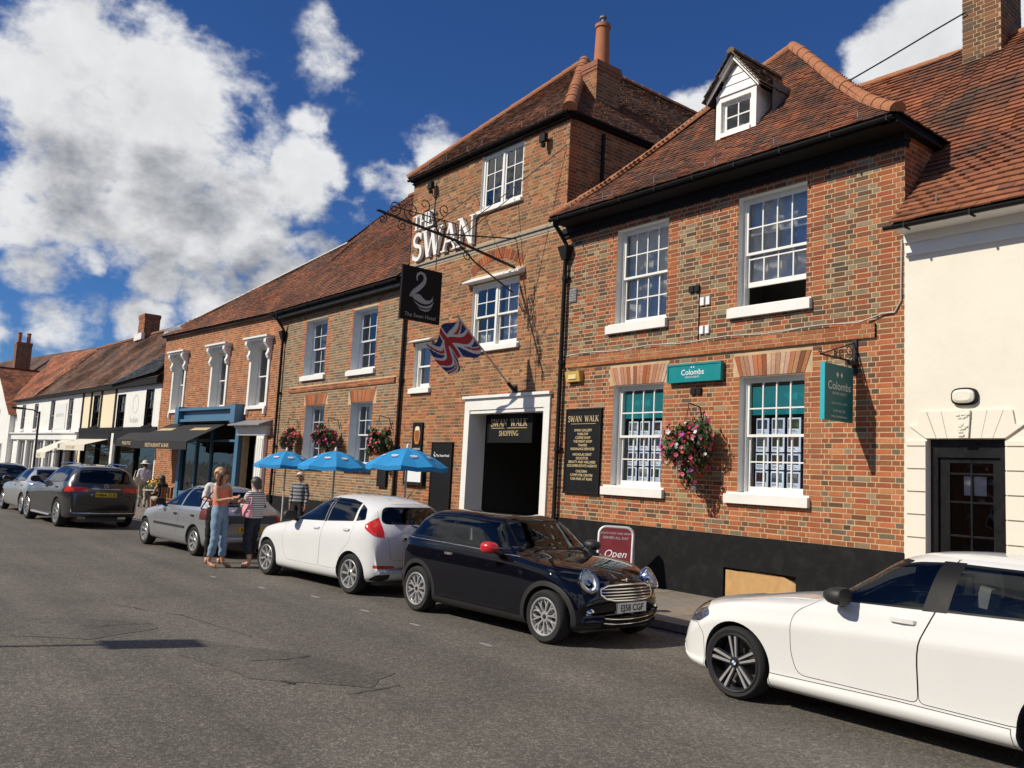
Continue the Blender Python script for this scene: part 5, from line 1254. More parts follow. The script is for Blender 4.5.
def wheel_meshes(r, rr, w, style):
    """tyre and rim about the y axis, outer face towards +y"""
    t = MB(); hw_ = w/2
    t.lathe([(rr, -hw_+.012), (rr+.012, -hw_), (r-.03, -hw_-.006), (r-.008, -hw_+.014), (r, -hw_+.045), (r, hw_-.045), (r-.008, hw_-.014), (r-.03, hw_+.006), (rr+.012, hw_), (rr-.004, hw_-.010), (rr-.01, hw_-.05), (rr-.012, -hw_+.05)], (0, 0, 0), 'y', 40, closed=True)
    tyre = t.mesh('tyre', M_TYRE, smooth=40)
    m = MB(); Rm = rr
    m.lathe([(Rm+.004, hw_-.002), (Rm-.004, hw_+.006), (Rm-.018, hw_+.002), (Rm-.024, hw_-.03), (Rm-.03, -hw_+.03), (Rm-.0, -hw_+.01)], (0, 0, 0), 'y', 40, m=1 if style == 'double5' else 0)
    def spoke(ang, r0_, r1_, w0, w1, d0, d1, th=.022, mi=0, off0=0., off1=0.):
        ca, sa = math.cos(ang), math.sin(ang)
        def P(rad, lat, y): return (rad*ca-lat*sa, y, rad*sa+lat*ca)
        m.hexa([P(r0_, off0-w0, d0-th), P(r1_, off1-w1, d1-th), P(r1_, off1+w1, d1-th), P(r0_, off0+w0, d0-th),
                P(r0_, off0-w0*.75, d0), P(r1_, off1-w1*.75, d1), P(r1_, off1+w1*.75, d1), P(r0_, off0+w0*.75, d0)], mi)
    d0, d1 = hw_-.022, hw_-.004
    if style == 'double5':
        for k in range(5):
            a = math.pi/2+k*2*math.pi/5
            for s in (-1, 1):
                spoke(a, .045, Rm-.006, .010, .016, d0, d1, off0=s*.014, off1=s*.033)
                spoke(a, .05, Rm-.012, .021, .028, d0-.006, d1-.010, mi=1, off0=s*.016, off1=s*.036)
        m.lathe([(.001, d0+.003), (.05, d0+.002), (.062, d0-.01), (.062, d0-.06)], (0, 0, 0), 'y', 24, m=1)
    elif style == 'loop':
        for k in range(5):
            a = math.pi/2+k*2*math.pi/5
            for s in (-1, 1):
                pts = [(.05, .010*s), (.085, .030*s), (.125, .040*s), (.165, .034*s), (Rm-.022, .012*s)]
                for p, q in zip(pts, pts[1:]): spoke(a, p[0]-.004, q[0]+.004, .0125, .0125, d0+.003, d0+.006, off0=p[1], off1=q[1])
                pts = [(.10, .038*s), (.14, .062*s), (Rm-.016, .092*s)]
                for p, q in zip(pts, pts[1:]): spoke(a, p[0]-.004, q[0]+.004, .0115, .0125, d0+.002, d0+.005, off0=p[1], off1=q[1])
        m.lathe([(.001, d0+.008), (.055, d0+.006), (.06, d0-.01), (.06, d0-.06)], (0, 0, 0), 'y', 24, m=0)
    else:
        n = {'multi8': 8, 'five': 5, 'seven': 7, 'ten': 10}[style]; wd = {'multi8': .016, 'five': .026, 'seven': .019, 'ten': .012}[style]
        for k in range(n):
            a = math.pi/2+k*2*math.pi/n; spoke(a, .045, Rm-.014, wd, wd*1.25, d0, d1)
        m.lathe([(.001, d0+.008), (.05, d0+.006), (.07, d0-.01), (.07, d0-.06)], (0, 0, 0), 'y', 24, m=0)
    m.lathe([(.001, d0+.012), (.026, d0+.012), (.030, d0+.004)], (0, 0, 0), 'y', 16, m=1)
    rimmesh = m
    dd = MB(); dd.lathe([(.001, -.03), (Rm-.06, -.03), (Rm-.06, -.045), (.001, -.045)], (0, 0, 0), 'y', 32)
    bk = MB(); bk.lathe([(.001, -.05), (Rm-.02, -.05), (Rm-.012, -hw_+.02)], (0, 0, 0), 'y', 32)
    return tyre, rimmesh, dd.mesh('brake_disc', M_DISC, smooth=40), bk.mesh('wheel_back', M_CAVITY, smooth=40)

def seat_mb(mb, x, y, z, w=.46, hr=True):
    P = lambda a, b, c: (x+a, y+b, z+c)
    mb.hexa([P(-.10, -w/2, 0), P(.06, -w/2, 0), P(.06, w/2, 0), P(-.10, w/2, 0), P(-.30, -w/2*.82, .56), P(-.20, -w/2*.82, .58), P(-.20, w/2*.82, .58), P(-.30, w/2*.82, .56)])
    if hr: mb.hexa([P(-.31, -.11, .61), P(-.22, -.12, .62), P(-.22, .12, .62), P(-.31, .11, .61), P(-.34, -.10, .76), P(-.26, -.10, .78), P(-.26, .10, .78), P(-.34, .10, .76)]); mb.box(x-.29, x-.26, y-.05, y+.05, z+.55, z+.64)

def build_car(sp, name, label, loc, heading, group='cars parked along the kerb'):
    root = thing(name, label, 'car', loc, heading, group)
    S0 = loft(sp); S0.update(); sh = Shader(S0); body = S0.copy()
    PM = sp['paint']
    # cabin hollow
    xa, xb = sp['cabin']; cav = loft(sp, inset=.055, xr=(xa, xb), zfloor=sp['floor'])
    wheels = [(0., sp['wr']), (sp['wb'], sp['wr'])]
    parts = []
    def take(cut_big, cut_small, nm, M, sub=None, hollow=False, label=None, depth=None):
        """carve a region out of the body; the panel that fits it becomes a part"""
        nonlocal body
        p = boolean(body, cut_small, 'INTERSECT'); body = boolean(body, cut_big, 'DIFFERENCE')
        if hollow: p = boolean(p, cav, 'DIFFERENCE')
        if len(p.polygons) == 0: return None
        parts.append((nm, p, M, sub, label)); return p
    # wheel arches
    ra = sp.get('arch', sp['wr']+.045); wmin = min(p[1] for p in sp['hw'] if True)
    hwf = pchip(*zip(*sp['hw']))
    for (x, z) in wheels:
        body = boolean(body, cyl((x, z), ra, float(hwf(x))-.27, 1.3), 'DIFFERENCE')
    # arch and sill cladding
    for poly in sp.get('clad', []):
        take(both(poly, .5, 1.3), both(poly, .5, 1.3), 'cladding', M_PLAST)
    body_full = body
    body = boolean(body, cav, 'DIFFERENCE')
    # screens and side windows: black seal, then glass
    for (nm, poly, ax, a0, a1, M, seal) in sp['glass']:
        mk = (lambda p: both(p, a0, a1)) if ax == 'y' else (lambda p: pris(p, a0, a1, ax))
        sealM = sp.get('sealM', M_RUBBER)
        if seal:
            ring = boolean(boolean(body, mk(poly), 'INTERSECT'), mk(offset_poly(poly, -seal)), 'DIFFERENCE')
            if len(ring.polygons): parts.append(('window_seal', ring, sealM, None, None))
        g = boolean(body, mk(offset_poly(poly, -seal) if seal else poly), 'INTERSECT'); body = boolean(body, mk(poly), 'DIFFERENCE')
        if len(g.polygons): parts.append((nm, g, M, 'skin', None))
    for (nm, poly, M) in sp.get('pillars', []):
        take(both(poly, .4, 1.3), both(poly, .4, 1.3), nm, M)
    for (nm, poly, ax, a0, a1, M) in sp.get('lamps', []):
        if ax == 'y':
            for s in (1, -1):
                c = pris(poly, s*a0, s*a1, 'y'); cs = pris(offset_poly(poly, -.004), s*a0, s*a1, 'y'); take(c, cs, nm, M)
        elif ax == 'x2':
            for s in (1, -1):
                pp = [(s*a, b) for a, b in poly]; take(pris(pp, a0, a1, 'x'), pris(offset_poly(pp, -.003), a0, a1, 'x'), nm, M)
        else: take(pris(poly, a0, a1, ax), pris(offset_poly(poly, -.003), a0, a1, ax), nm, M)
    for (nm, poly, ax, a0, a1) in sp['panels']:
        g = sp.get('gap', .0035)
        if ax == 'y':
            for s in (1, -1):
                take(pris(offset_poly(poly, g), s*a0, s*a1, 'y'), pris(poly, s*a0, s*a1, 'y'), nm, PM)
        else: take(pris(offset_poly(poly, g), a0, a1, ax), pris(poly, a0, a1, ax), nm, PM)
    def add(nm, me, M, lab=None, parent=None, shade=True):
        me.materials.clear()
        for m_ in (M if isinstance(M, list) else [M]): me.materials.append(m_)
        me.polygons.foreach_set('material_index', [0]*len(me.polygons))
        if shade: sh.apply(me)
        return putl(me, nm, None, parent or root, label=lab)
    # darker inner faces: whatever is not on the outer skin takes the interior material
    def inner(me, mi=1):
        idx = []
        for p in me.polygons:
            h = sh.bvh.find_nearest(p.center); idx.append(0 if (h[3] is not None and h[3] < .015 and p.normal.dot(h[1]) > .4) else mi)
        me.polygons.foreach_set('material_index', idx)
    bo = add('body', body, [PM, M_CAVITY]); inner(bo.data)
    objs = {}
    split = []
    for nm, me, M, sub, lab in parts:       # left and right pieces are parts of their own
        ys = [v.co.y for v in me.vertices]
        if min(ys) < -.2 and max(ys) > .2 and not any(abs(y) < .1 for y in ys):
            for s in (1, -1):
                m2 = me.copy(); bm = bmesh.new(); bm.from_mesh(m2); bmesh.ops.delete(bm, geom=[v for v in bm.verts if v.co.y*s < 0], context='VERTS'); bm.to_mesh(m2); bm.free(); split.append((nm, m2, M, sub, lab))
        else: split.append((nm, me, M, sub, lab))
    for nm, me, M, sub, lab in split:
        ismain = (M is PM)
        if sub == 'skin':            # glass is a single pane: the outer skin only
            bm = bmesh.new(); bm.from_mesh(me); dead = []
            for f_ in bm.faces:
                h_ = sh.bvh.find_nearest(f_.calc_center_median())
                if h_[3] is None or h_[3] > .02 or f_.normal.dot(h_[1]) < .4: dead.append(f_)
            bmesh.ops.delete(bm, geom=dead, context='FACES'); bm.to_mesh(me); bm.free()
        o = add(nm, me, [M, M_CAVITY] if ismain else [M], lab)
        if ismain: inner(o.data)
        objs.setdefault(nm, []).append(o)
    # wheels
    ty, rm, dk, bk = wheel_meshes(sp['wr'], sp['rim'], sp.get('tw', .205), sp['style']); rmm = rm.mesh('wheel', sp.get('rimM', [M_ALLOY, M_ALLOYD]), smooth=35, fix=True)
    tr = sp.get('track', .74)
    for (x, z) in wheels:
        for s in (1, -1):
            w = putl(rmm, 'wheel', None, root, loc=(x, s*tr, sp['wr']), rot=(0, random.uniform(0, 1.2) if 'spin' not in sp else sp['spin'], 0 if s > 0 else math.pi))
            if x > 0 and sp.get('steer'): w.rotation_euler[2] += sp['steer']
            putl(ty, 'tyre', None, w); putl(dk, 'brake_disc', None, w); putl(bk, 'wheel_back', None, w)
    # underside and interior
    ut = MB(); xs0, xs1 = sp['top'][0][0]+.25, sp['top'][-1][0]-.25; ut.box(xs0, xs1, -.6, .6, .16, .30); putl(ut, 'underbody', M_CAVITY, root)
    it = MB(); f = sp['floor']
    for y in (-.37, .37):
        seat_mb(it, sp['seatx'], y, f-.26)
    seat_mb(it, sp['rearx'], -.36, f-.30, .5); seat_mb(it, sp['rearx'], .36, f-.30, .5); putl(it, 'seats', M_SEAT, root)
    db = MB(); dx = sp['dash']; db.hexa([(dx-.12, -.62, f-.02), (dx+.30, -.60, f-.02), (dx+.30, .60, f-.02), (dx-.12, .62, f-.02), (dx-.02, -.62, f+.17), (dx+.40, -.55, f+.15), (dx+.40, .55, f+.15), (dx-.02, .62, f+.17)]); putl(db, 'dashboard', M_CAVITY, root)
    sw = MB(); n = 20; c = Vector((dx-.22, -.37, f+.14)); ax1 = Vector((0, 1, 0)); ax2 = Vector((.45, 0, .9)).normalized()
    sw.tube([c+ax1*.18*math.cos(2*math.pi*i/n)+ax2*.18*math.sin(2*math.pi*i/n) for i in range(n+1)], .014, 6); sw.tube([c-ax1*.18, c+ax1*.18], .016, 5); sw.tube([c, c+Vector((.2, 0, -.08))], .025, 6); putl(sw, 'steering_wheel', M_CAVITY, root, smooth=50)
    # door furniture: handles project from the skin
    def skin(x, z, s=1):
        h = sh.bvh.ray_cast(Vector((x, s*1.5, z)), Vector((0, -s, 0))); return h[0] if h[0] else Vector((x, s*.8, z))
    root['_'] = 0; del root['_']
    sp['skin'] = skin; sp['sh'] = sh
    for (x, z, l, M) in sp.get('handles', []):
        for s in (1, -1):
            p = skin(x, z, s); mb = MB(); y0 = p.y-.012*s
            pts = [(-l/2, .004), (-l/2+.018, .022), (0, .030), (l/2-.018, .024), (l/2, .006)]
            ys = [p.y+s*d for _, d in pts]
            for k in range(len(pts)-1):
                a, b = pts[k], pts[k+1]; h0, h1 = (.010 if k == 0 else .016), (.010 if k == len(pts)-2 else .016)
                ya, yb_ = ys[k], ys[k+1]
                mb.hexa([(x+a[0], ya-s*.016, z-h0), (x+b[0], yb_-s*.016, z-h1), (x+b[0], yb_, z-h1), (x+a[0], ya, z-h0), (x+a[0], ya-s*.016, z+h0), (x+b[0], yb_-s*.016, z+h1), (x+b[0], yb_, z+h1), (x+a[0], ya, z+h0)])
            dn = [o for o in objs.get('door', []) if (o.data.vertices[0].co.y > 0) == (s > 0)]
            best = min(dn, key=lambda o: abs(sum(v.co.x for v in o.data.vertices)/len(o.data.vertices)-x)) if dn else root
            putl(mb, 'handle', M or PM, best, smooth=50)
    # mirrors
    mx, mz, my, ms = sp['mirror']; 
    for s in (1, -1):
        mb = MB(); p = skin(mx, mz-.03, s); c = Vector((mx-.02, s*my, mz+.04))
        rows = []
        for k, (dx_, sc) in enumerate(((-.075, .94), (-.06, 1.0), (0, .98), (.05, .82), (.09, .5), (.10, .02))):
            rows.append([(c.x+dx_+.02*math.cos(a)*0, c.y+ms*.115*sc*math.copysign(abs(math.cos(a))**.75, math.cos(a)), c.z+ms*.078*sc*math.copysign(abs(math.sin(a))**.75, math.sin(a))) for a in [2*math.pi*i/18 for i in range(18)]])
        i0 = len(mb.v); mb.v += [q for r_ in rows for q in r_]
        for k in range(len(rows)-1):
            for j in range(18): mb.f.append((i0+k*18+j, i0+k*18+(j+1) % 18, i0+(k+1)*18+(j+1) % 18, i0+(k+1)*18+j)); mb.m.append(0); mb.t.append(None)
        mb.f.append(tuple(i0+j for j in range(18))); mb.m.append(1); mb.t.append(None)
        odd = sp.get('mirror_far') and s > 0
        mo = putl(mb, 'wing_mirror', [M_PLAST if odd else sp.get('mirrorM', PM), M_PLAST], root, smooth=60, label=None if odd else sp.get('mirrorlab'))
        st_ = MB(); st_.tube([(mx+.02, p.y-s*.03, mz-.045), (mx, c.y-s*.05, mz-.0)], [.035, .028], 8); putl(st_, 'mirror_arm', M_PLAST, mo, smooth=60)
    def plate(x, z, back, text, M, tilt=0., w=.52, h=.112, sx=1.):
        s = -1 if back else 1
        fr_ = Frame((0, 0, 0)); mb = MB(); P = lambda u, zz, d: Vector((x+s*(d-tilt*(zz-z)), s*u, zz))
        mb.hexa([P(-w/2, z-h/2, .012), P(w/2, z-h/2, .012), P(w/2, z-h/2, -.03), P(-w/2, z-h/2, -.03), P(-w/2, z+h/2, .012), P(w/2, z+h/2, .012), P(w/2, z+h/2, -.03), P(-w/2, z+h/2, -.03)]); po = putl(mb, 'number_plate', M, root)
        v, f = text_polys(text, .105, 'CENTER', .0022, 1.0); t = MB(); t.v = [tuple(P(p_[0]*sx, z-.037+p_[1], .0145)) for p_ in v]; t.f = f; t.m = [0]*len(f); t.t = [None]*len(f); putl(t, 'plate_lettering', M_INK, po)
    sp['plate'] = plate
    if 'extra' in sp: sp['extra'](root, sp, sh, objs)
    return root

def arch_ring(x, z, r0_, r1_, a0=-20, a1=200, n=22, flat=None):
    o = [(x+r1_*math.cos(R(a0+(a1-a0)*i/n)), z+r1_*math.sin(R(a0+(a1-a0)*i/n))) for i in range(n+1)]
    i_ = [(x+r0_*math.cos(R(a1+(a0-a1)*i/n)), z+r0_*math.sin(R(a1+(a0-a1)*i/n))) for i in range(n+1)]
    return o+i_

W_PAINT = paint('gloss_white_car_paint', (.70, .70, .69)); B_PAINT = paint('gloss_blue_black_car_paint', (.0028, .0032, .0065)); S_PAINT = paint('silver_car_paint', (.50, .52, .55), .75, .35)
G_PAINT = paint('grey_metallic_car_paint', (.055, .056, .058), .6, .32); S2_PAINT = paint('pale_silver_car_paint', (.56, .57, .58), .7, .35); K_PAINT = paint('dark_car_paint', (.012, .012, .014))
W2_PAINT = paint('bright_white_car_paint', (.70, .71, .72))
# ---- dark supermini with red mirrors (rear axle at x=0, front axle at x=wb)
def mini_extra(root, sp, sh, objs):
    skin = sp['skin']
    XF = sp['top'][-1][0]
    def front(y, z):
        h = sh.bvh.ray_cast(Vector((XF+1, y, z)), Vector((-1, 0, 0))); return h[0].x if h[0] else XF
    # oval bonnet-line headlamps: chrome ring, bowl, lens
    for s in (1, -1):
        hp = sh.bvh.ray_cast(Vector((XF+1, s*.545, .715)), Vector((-1, 0, 0))); nr = hp[1] if hp[1].x > 0 else -hp[1]
        d = (Vector((.75, s*.18, .30))+nr*.9).normalized(); c = hp[0]+d*.026; a = Vector((0, 1, 0)).cross(d).normalized(); b = d.cross(a)
        M = Matrix((( b.x, a.x, d.x, c.x), (b.y, a.y, d.y, c.y), (b.z, a.z, d.z, c.z), (0, 0, 0, 1)))
        def ring(prof, nm, Mx, n=28, sx=.90, sy=1.08, par=None):
            mb = MB(); mb.lathe(prof, (0, 0, 0), 'z', n); mb.v = [tuple(M @ Vector((p[0]*sx, p[1]*sy, p[2]))) for p in mb.v]; return putl(mb, nm, Mx, par or root, smooth=50)
        hl = ring([(.128, -.05), (.134, .03), (.124, .046), (.112, .044), (.108, .03)], 'headlight', M_CHROME)
        ring([(.001, -.03), (.05, -.026), (.09, -.005), (.110, .032)], 'reflector', mat('bright_reflector', (.82, .82, .80), .35, var=.25, vscale=25), par=hl); ring([(.001, .012), (.026, .010), (.034, -.01)], 'bulb_shield', M_CHROME, par=hl)
        ring([(.001, .062), (.05, .056), (.09, .044), (.112, .030)], 'lens', glass_mat('lamp_glass', (.93, .94, .95), .0, ior=1.18), par=hl)
        # fog lamps
        hp = sh.bvh.ray_cast(Vector((XF+1, s*.57, .375)), Vector((-1, 0, 0))); nr = hp[1] if hp[1].x > 0 else -hp[1]; d = (nr+Vector((.5, 0, 0))).normalized(); a = Vector((0, 1, 0)).cross(d).normalized(); b = d.cross(a)
        M = Matrix(((b.x, a.x, d.x, hp[0].x), (b.y, a.y, d.y, hp[0].y), (b.z, a.z, d.z, hp[0].z), (0, 0, 0, 1)))
        fl = ring([(.044, -.004), (.05, .010), (.062, .012), (.068, .0), (.068, -.03)], 'fog_lamp', M_CHROME, sx=1, sy=1); ring([(.001, .006), (.03, .004), (.046, -.002)], 'lens', M_LAMP, sx=1, sy=1, par=fl)
        # indicator scuttle on the wing
        p = skin(sp['wb']-.38, .755, s); mb = MB()
        mb.hexa([(sp['wb']-.44, p.y-s*.01, .735), (sp['wb']-.34, p.y-s*.02, .735), (sp['wb']-.34, p.y-s*.002, .735), (sp['wb']-.44, p.y+s*.006, .735), (sp['wb']-.46, p.y-s*.02, .775), (sp['wb']-.36, p.y-s*.03, .775), (sp['wb']-.36, p.y-s*.006, .775), (sp['wb']-.46, p.y+s*.004, .775)]); putl(mb, 'side_repeater', M_CHROME, root)
    # grille: chrome oval frame with bars
    gx = lambda y, z: front(y, z)+.004
    prof = [(-.46, .60), (-.44, .655), (-.34, .69), (0, .70), (.34, .69), (.44, .655), (.46, .60), (.40, .55), (.28, .53), (0, .525), (-.28, .53), (-.40, .55)]
    mb = MB(); mb.tube([(gx(y, z)+.006, y, z) for y, z in prof+prof[:1]], .014, 8); gr = putl(mb, 'grille', M_CHROME, root, smooth=60)
    mb = MB()
    for za, zb in ((.535, .56), (.56, .60), (.60, .64), (.64, .685)):
        wz = lambda z: .38 if z < .55 else .44 if z < .66 else .36
        yy = np.linspace(-1, 1, 13)
        for a, b in zip(yy, yy[1:]): mb.quad((gx(a*wz(za), za)-.0, a*wz(za), za), (gx(b*wz(za), za), b*wz(za), za), (gx(b*wz(zb), zb), b*wz(zb), zb), (gx(a*wz(zb), zb), a*wz(zb), zb))
    putl(mb, 'grille_mesh', M_RUBBER, gr)
    for z, w in ((.557, .40), (.590, .435), (.623, .44), (.656, .42)):
        mb = MB(); mb.tube([(gx(y, z)+.010, y, z) for y in np.linspace(-w, w, 13)], .0085, 6); putl(mb, 'grille_bar', M_CHROME, gr, smooth=60)
    # lower intake with chrome strip
    mb = MB()
    yy = np.linspace(-.44, .44, 13)
    for a, b in zip(yy, yy[1:]): mb.quad((front(a, .24)+.004, a, .235), (front(b, .24)+.004, b, .235), (front(b, .33)+.006, b, .345), (front(a, .33)+.006, a, .345))
    lo = putl(mb, 'lower_intake', M_RUBBER, root)
    for z in (.262, .318):
        mb = MB(); mb.tube([(front(y, z)+.012, y, z+.02*(abs(y)/.42)**3) for y in np.linspace(-.42, .42, 13)], .007, 6); putl(mb, 'intake_trim', M_CHROME, lo, smooth=60)
    sp['plate'](front(0, .45)-.006, .447, False, 'EJ58 CGF', M_PLATEW, sx=1.0)
    # round badge with spread wings on the bonnet edge
    bx = Vector((front(0, .735)-.0, 0, .745)); mb = MB(); mb.lathe([(.001, .012), (.02, .011), (.024, 0)], bx, 'x', 14)
    for s in (1, -1):
        mb.hexa([(bx.x-.01, s*.022, bx.z-.008), (bx.x+.004, s*.022, bx.z-.008), (bx.x-.004, s*.072, bx.z-.002), (bx.x-.02, s*.072, bx.z-.002), (bx.x-.01, s*.022, bx.z+.010), (bx.x+.004, s*.022, bx.z+.010), (bx.x-.004, s*.072, bx.z+.012), (bx.x-.02, s*.072, bx.z+.012)])
    putl(mb, 'badge', M_CHROME, root)
    # chrome beltline strip
    for s in (1, -1):
        mb = MB(); pts = []
        for x in np.linspace(-.46, 1.93, 22):
            z = float(pchip(*zip(*sp['belt']))(x))+.022; p = skin(x, z, s); pts.append((x, p.y+s*.002, z))
        mb.tube(pts, .008, 6); putl(mb, 'belt_trim', M_CHROME, root, smooth=60)
    for (x, z) in ((.28, .80), (.36, .795)):
        pass
    # wipers
    for y0 in (-.45, .15):
        mb = MB(); cz = sp['cowl']; mb.tube([(cz[0]-.02, y0, cz[1]+.02), (cz[0]-.10, y0+.5, cz[1]+.05)], .008, 5); putl(mb, 'wiper', M_PLAST, root)

MINI = dict(paint=B_PAINT, wb=2.467, wr=.303, rim=.216, style='loop', spin=.2, tw=.195, track=.735, floor=.66, cabin=(-.42, 2.02), seatx=.95, rearx=.12, dash=1.52,
    top=[(-.575, .46), (-.57, .62), (-.55, .80), (-.50, .96), (-.41, 1.13), (-.29, 1.29), (-.19, 1.345), (.08, 1.393), (.5, 1.407), (1.0, 1.398), (1.30, 1.378), (1.43, 1.34), (1.60, 1.20), (1.77, 1.045), (1.87, .985), (1.97, .96), (2.3, .93), (2.6, .89), (2.82, .835), (2.96, .755), (3.03, .66), (3.075, .52), (3.085, .42)],
    bot=[(-.575, .40), (-.56, .30), (-.5, .24), (-.3, .19), (0, .17), (2.4, .17), (2.9, .19), (3.04, .22), (3.08, .30), (3.085, .34)],
    belt=[(-.575, .40), (-.55, .76), (-.50, .90), (-.42, .96), (0, .955), (1, .935), (1.9, .905), (2.3, .865), (2.65, .80), (2.9, .68), (3.03, .55), (3.085, .38)],
    hw=[(-.575, .70), (-.54, .76), (-.4, .81), (-.1, .835), (.4, .84), (1.8, .838), (2.5, .835), (2.8, .81), (2.98, .77), (3.05, .73), (3.085, .66)],
    rail=[(-.575, .56), (-.4, .57), (.3, .585), (1.2, .585), (1.37, .58), (1.9, .66), (2.4, .66), (3.085, .52)],
    n=[(-.575, 3.2), (-.3, 5.0), (.3, 6.0), (1.40, 5.8), (1.85, 4.2), (2.15, 2.9), (2.8, 2.6), (3.085, 2.4)],
    bend=(.27, .13, .10, .05), crown=.022, ws=(1.35, 1.95), rs=(-.55, -.3),
    side=[(0, .90), (.07, .965), (.2, .985), (.4, .995), (.62, 1.0), (.8, .993), (.93, .97), (1, .945)],
    clad=[arch_ring(0, .303, .3, .405, -26, 206), arch_ring(2.467, .303, .3, .405, -26, 206), [(.33, .14), (2.14, .14), (2.14, .255), (.33, .265)], [(-.7, .14), (-.33, .14), (-.33, .27), (-.7, .33)], [(2.80, .14), (3.2, .14), (3.2, .24), (2.80, .26)]],
    glass=[('windscreen', roundpoly([(-.585, .985), (.585, .985), (.50, 1.325), (-.50, 1.325)], .05), 'x', 1.2, 2.3, M_CGLASS, .02),
           ('rear_window', roundpoly([(-.50, 1.02), (.50, 1.02), (.46, 1.29), (-.46, 1.29)], .08), 'x', -.9, -.1, M_CGLASSD, .015),
           ('door_window', roundpoly([(.56, 1.0), (1.70, .985), (1.38, 1.305), (.60, 1.33)], [.02, .03, .05, .02]), 'y', .35, 1.2, M_CGLASS, .014),
           ('quarter_window', roundpoly([(-.36, 1.01), (.52, 1.0), (.555, 1.335), (-.08, 1.315), (-.20, 1.255)], [.05, .02, .02, .06, .05]), 'y', .35, 1.2, M_CGLASSD, .014)],
    lamps=[('tail_light', roundpoly([(.56, .70), (.74, .70), (.74, .93), (.56, .93)], .05), 'x2', -.9, -.30, M_RED)],
    panels=[('bonnet', roundpoly([(1.97, -.60), (2.55, -.52), (2.93, -.30), (2.93, .30), (2.55, .52), (1.97, .60)], .04), 'z', .72, 1.3),
            ('door', roundpoly([(.52, .30), (1.95, .30), (2.06, .55), (2.03, .93), (1.74, .965), (.53, .985)], [.05, .10, .05, .03, .02, .02]), 'y', .55, 1.2)],
    handles=[(.66, .845, .16, M_CHROME)], mirror_far=True, mirror=(1.63, .965, .94, .95), mirrorM=mat('red_mirror_paint', (.55, .012, .02), .25, coat=1., var=.03), mirrorlab='red wing mirror', cowl=(1.89, .965), extra=mini_extra)

# ---- white hatchback, right foreground
def bm_extra(root, sp, sh, objs):
    skin = sp['skin']; M_BLU = mat('badge_blue', (.03, .17, .5), .3)
    ws = [o for o in root.children if o.name.split('.')[0] == 'wheel']
    for w in ws:
        mb = MB(); y = sp['tw']/2-.012; n = 16
        for q in range(4):
            for k in range(4):
                a0, a1 = q*math.pi/2+k*math.pi/8, q*math.pi/2+(k+1)*math.pi/8
                mb.poly([(0, y+.004, 0), (.021*math.cos(a1), y+.004, .021*math.sin(a1)), (.021*math.cos(a0), y+.004, .021*math.sin(a0))], q % 2)
        for k in range(16):
            a0, a1 = k*math.pi/8, (k+1)*math.pi/8; mb.quad(*[(r_*math.cos(a), y+.004, r_*math.sin(a)) for r_, a in ((.021, a0), (.021, a1), (.032, a1), (.032, a0))], m=2)
        putl(mb, 'roundel', [mat('badge_white', (.8, .8, .8), .3), M_BLU, M_INK], w)
    mb = MB(); XF = sp['top'][-1][0]
    for s in (1, -1):
        mb.hexa([(XF-.03, s*.03, .50), (XF-.1, s*.27, .50), (XF-.16, s*.27, .50), (XF-.1, s*.03, .50), (XF-.05, s*.03, .69), (XF-.13, s*.27, .69), (XF-.2, s*.27, .69), (XF-.12, s*.03, .69)])
    putl(mb, 'grille', M_CHROME, root)
    mb = MB(); mb.tube([(1.93, -.55, .965), (1.86, .1, 1.0)], .01, 5); mb.tube([(1.93, -.0, .97), (1.86, .55, 1.0)], .01, 5); putl(mb, 'wiper', M_PLAST, root)
    sp['plate'](XF-.0, .42, False, 'LD13 KVX', M_PLATEW); h = sh.bvh.ray_cast(Vector((-3, 0, .72)), Vector((1, 0, 0)))[0]; sp['plate'](h.x, .72, True, 'LD13 KVX', M_PLATEY)
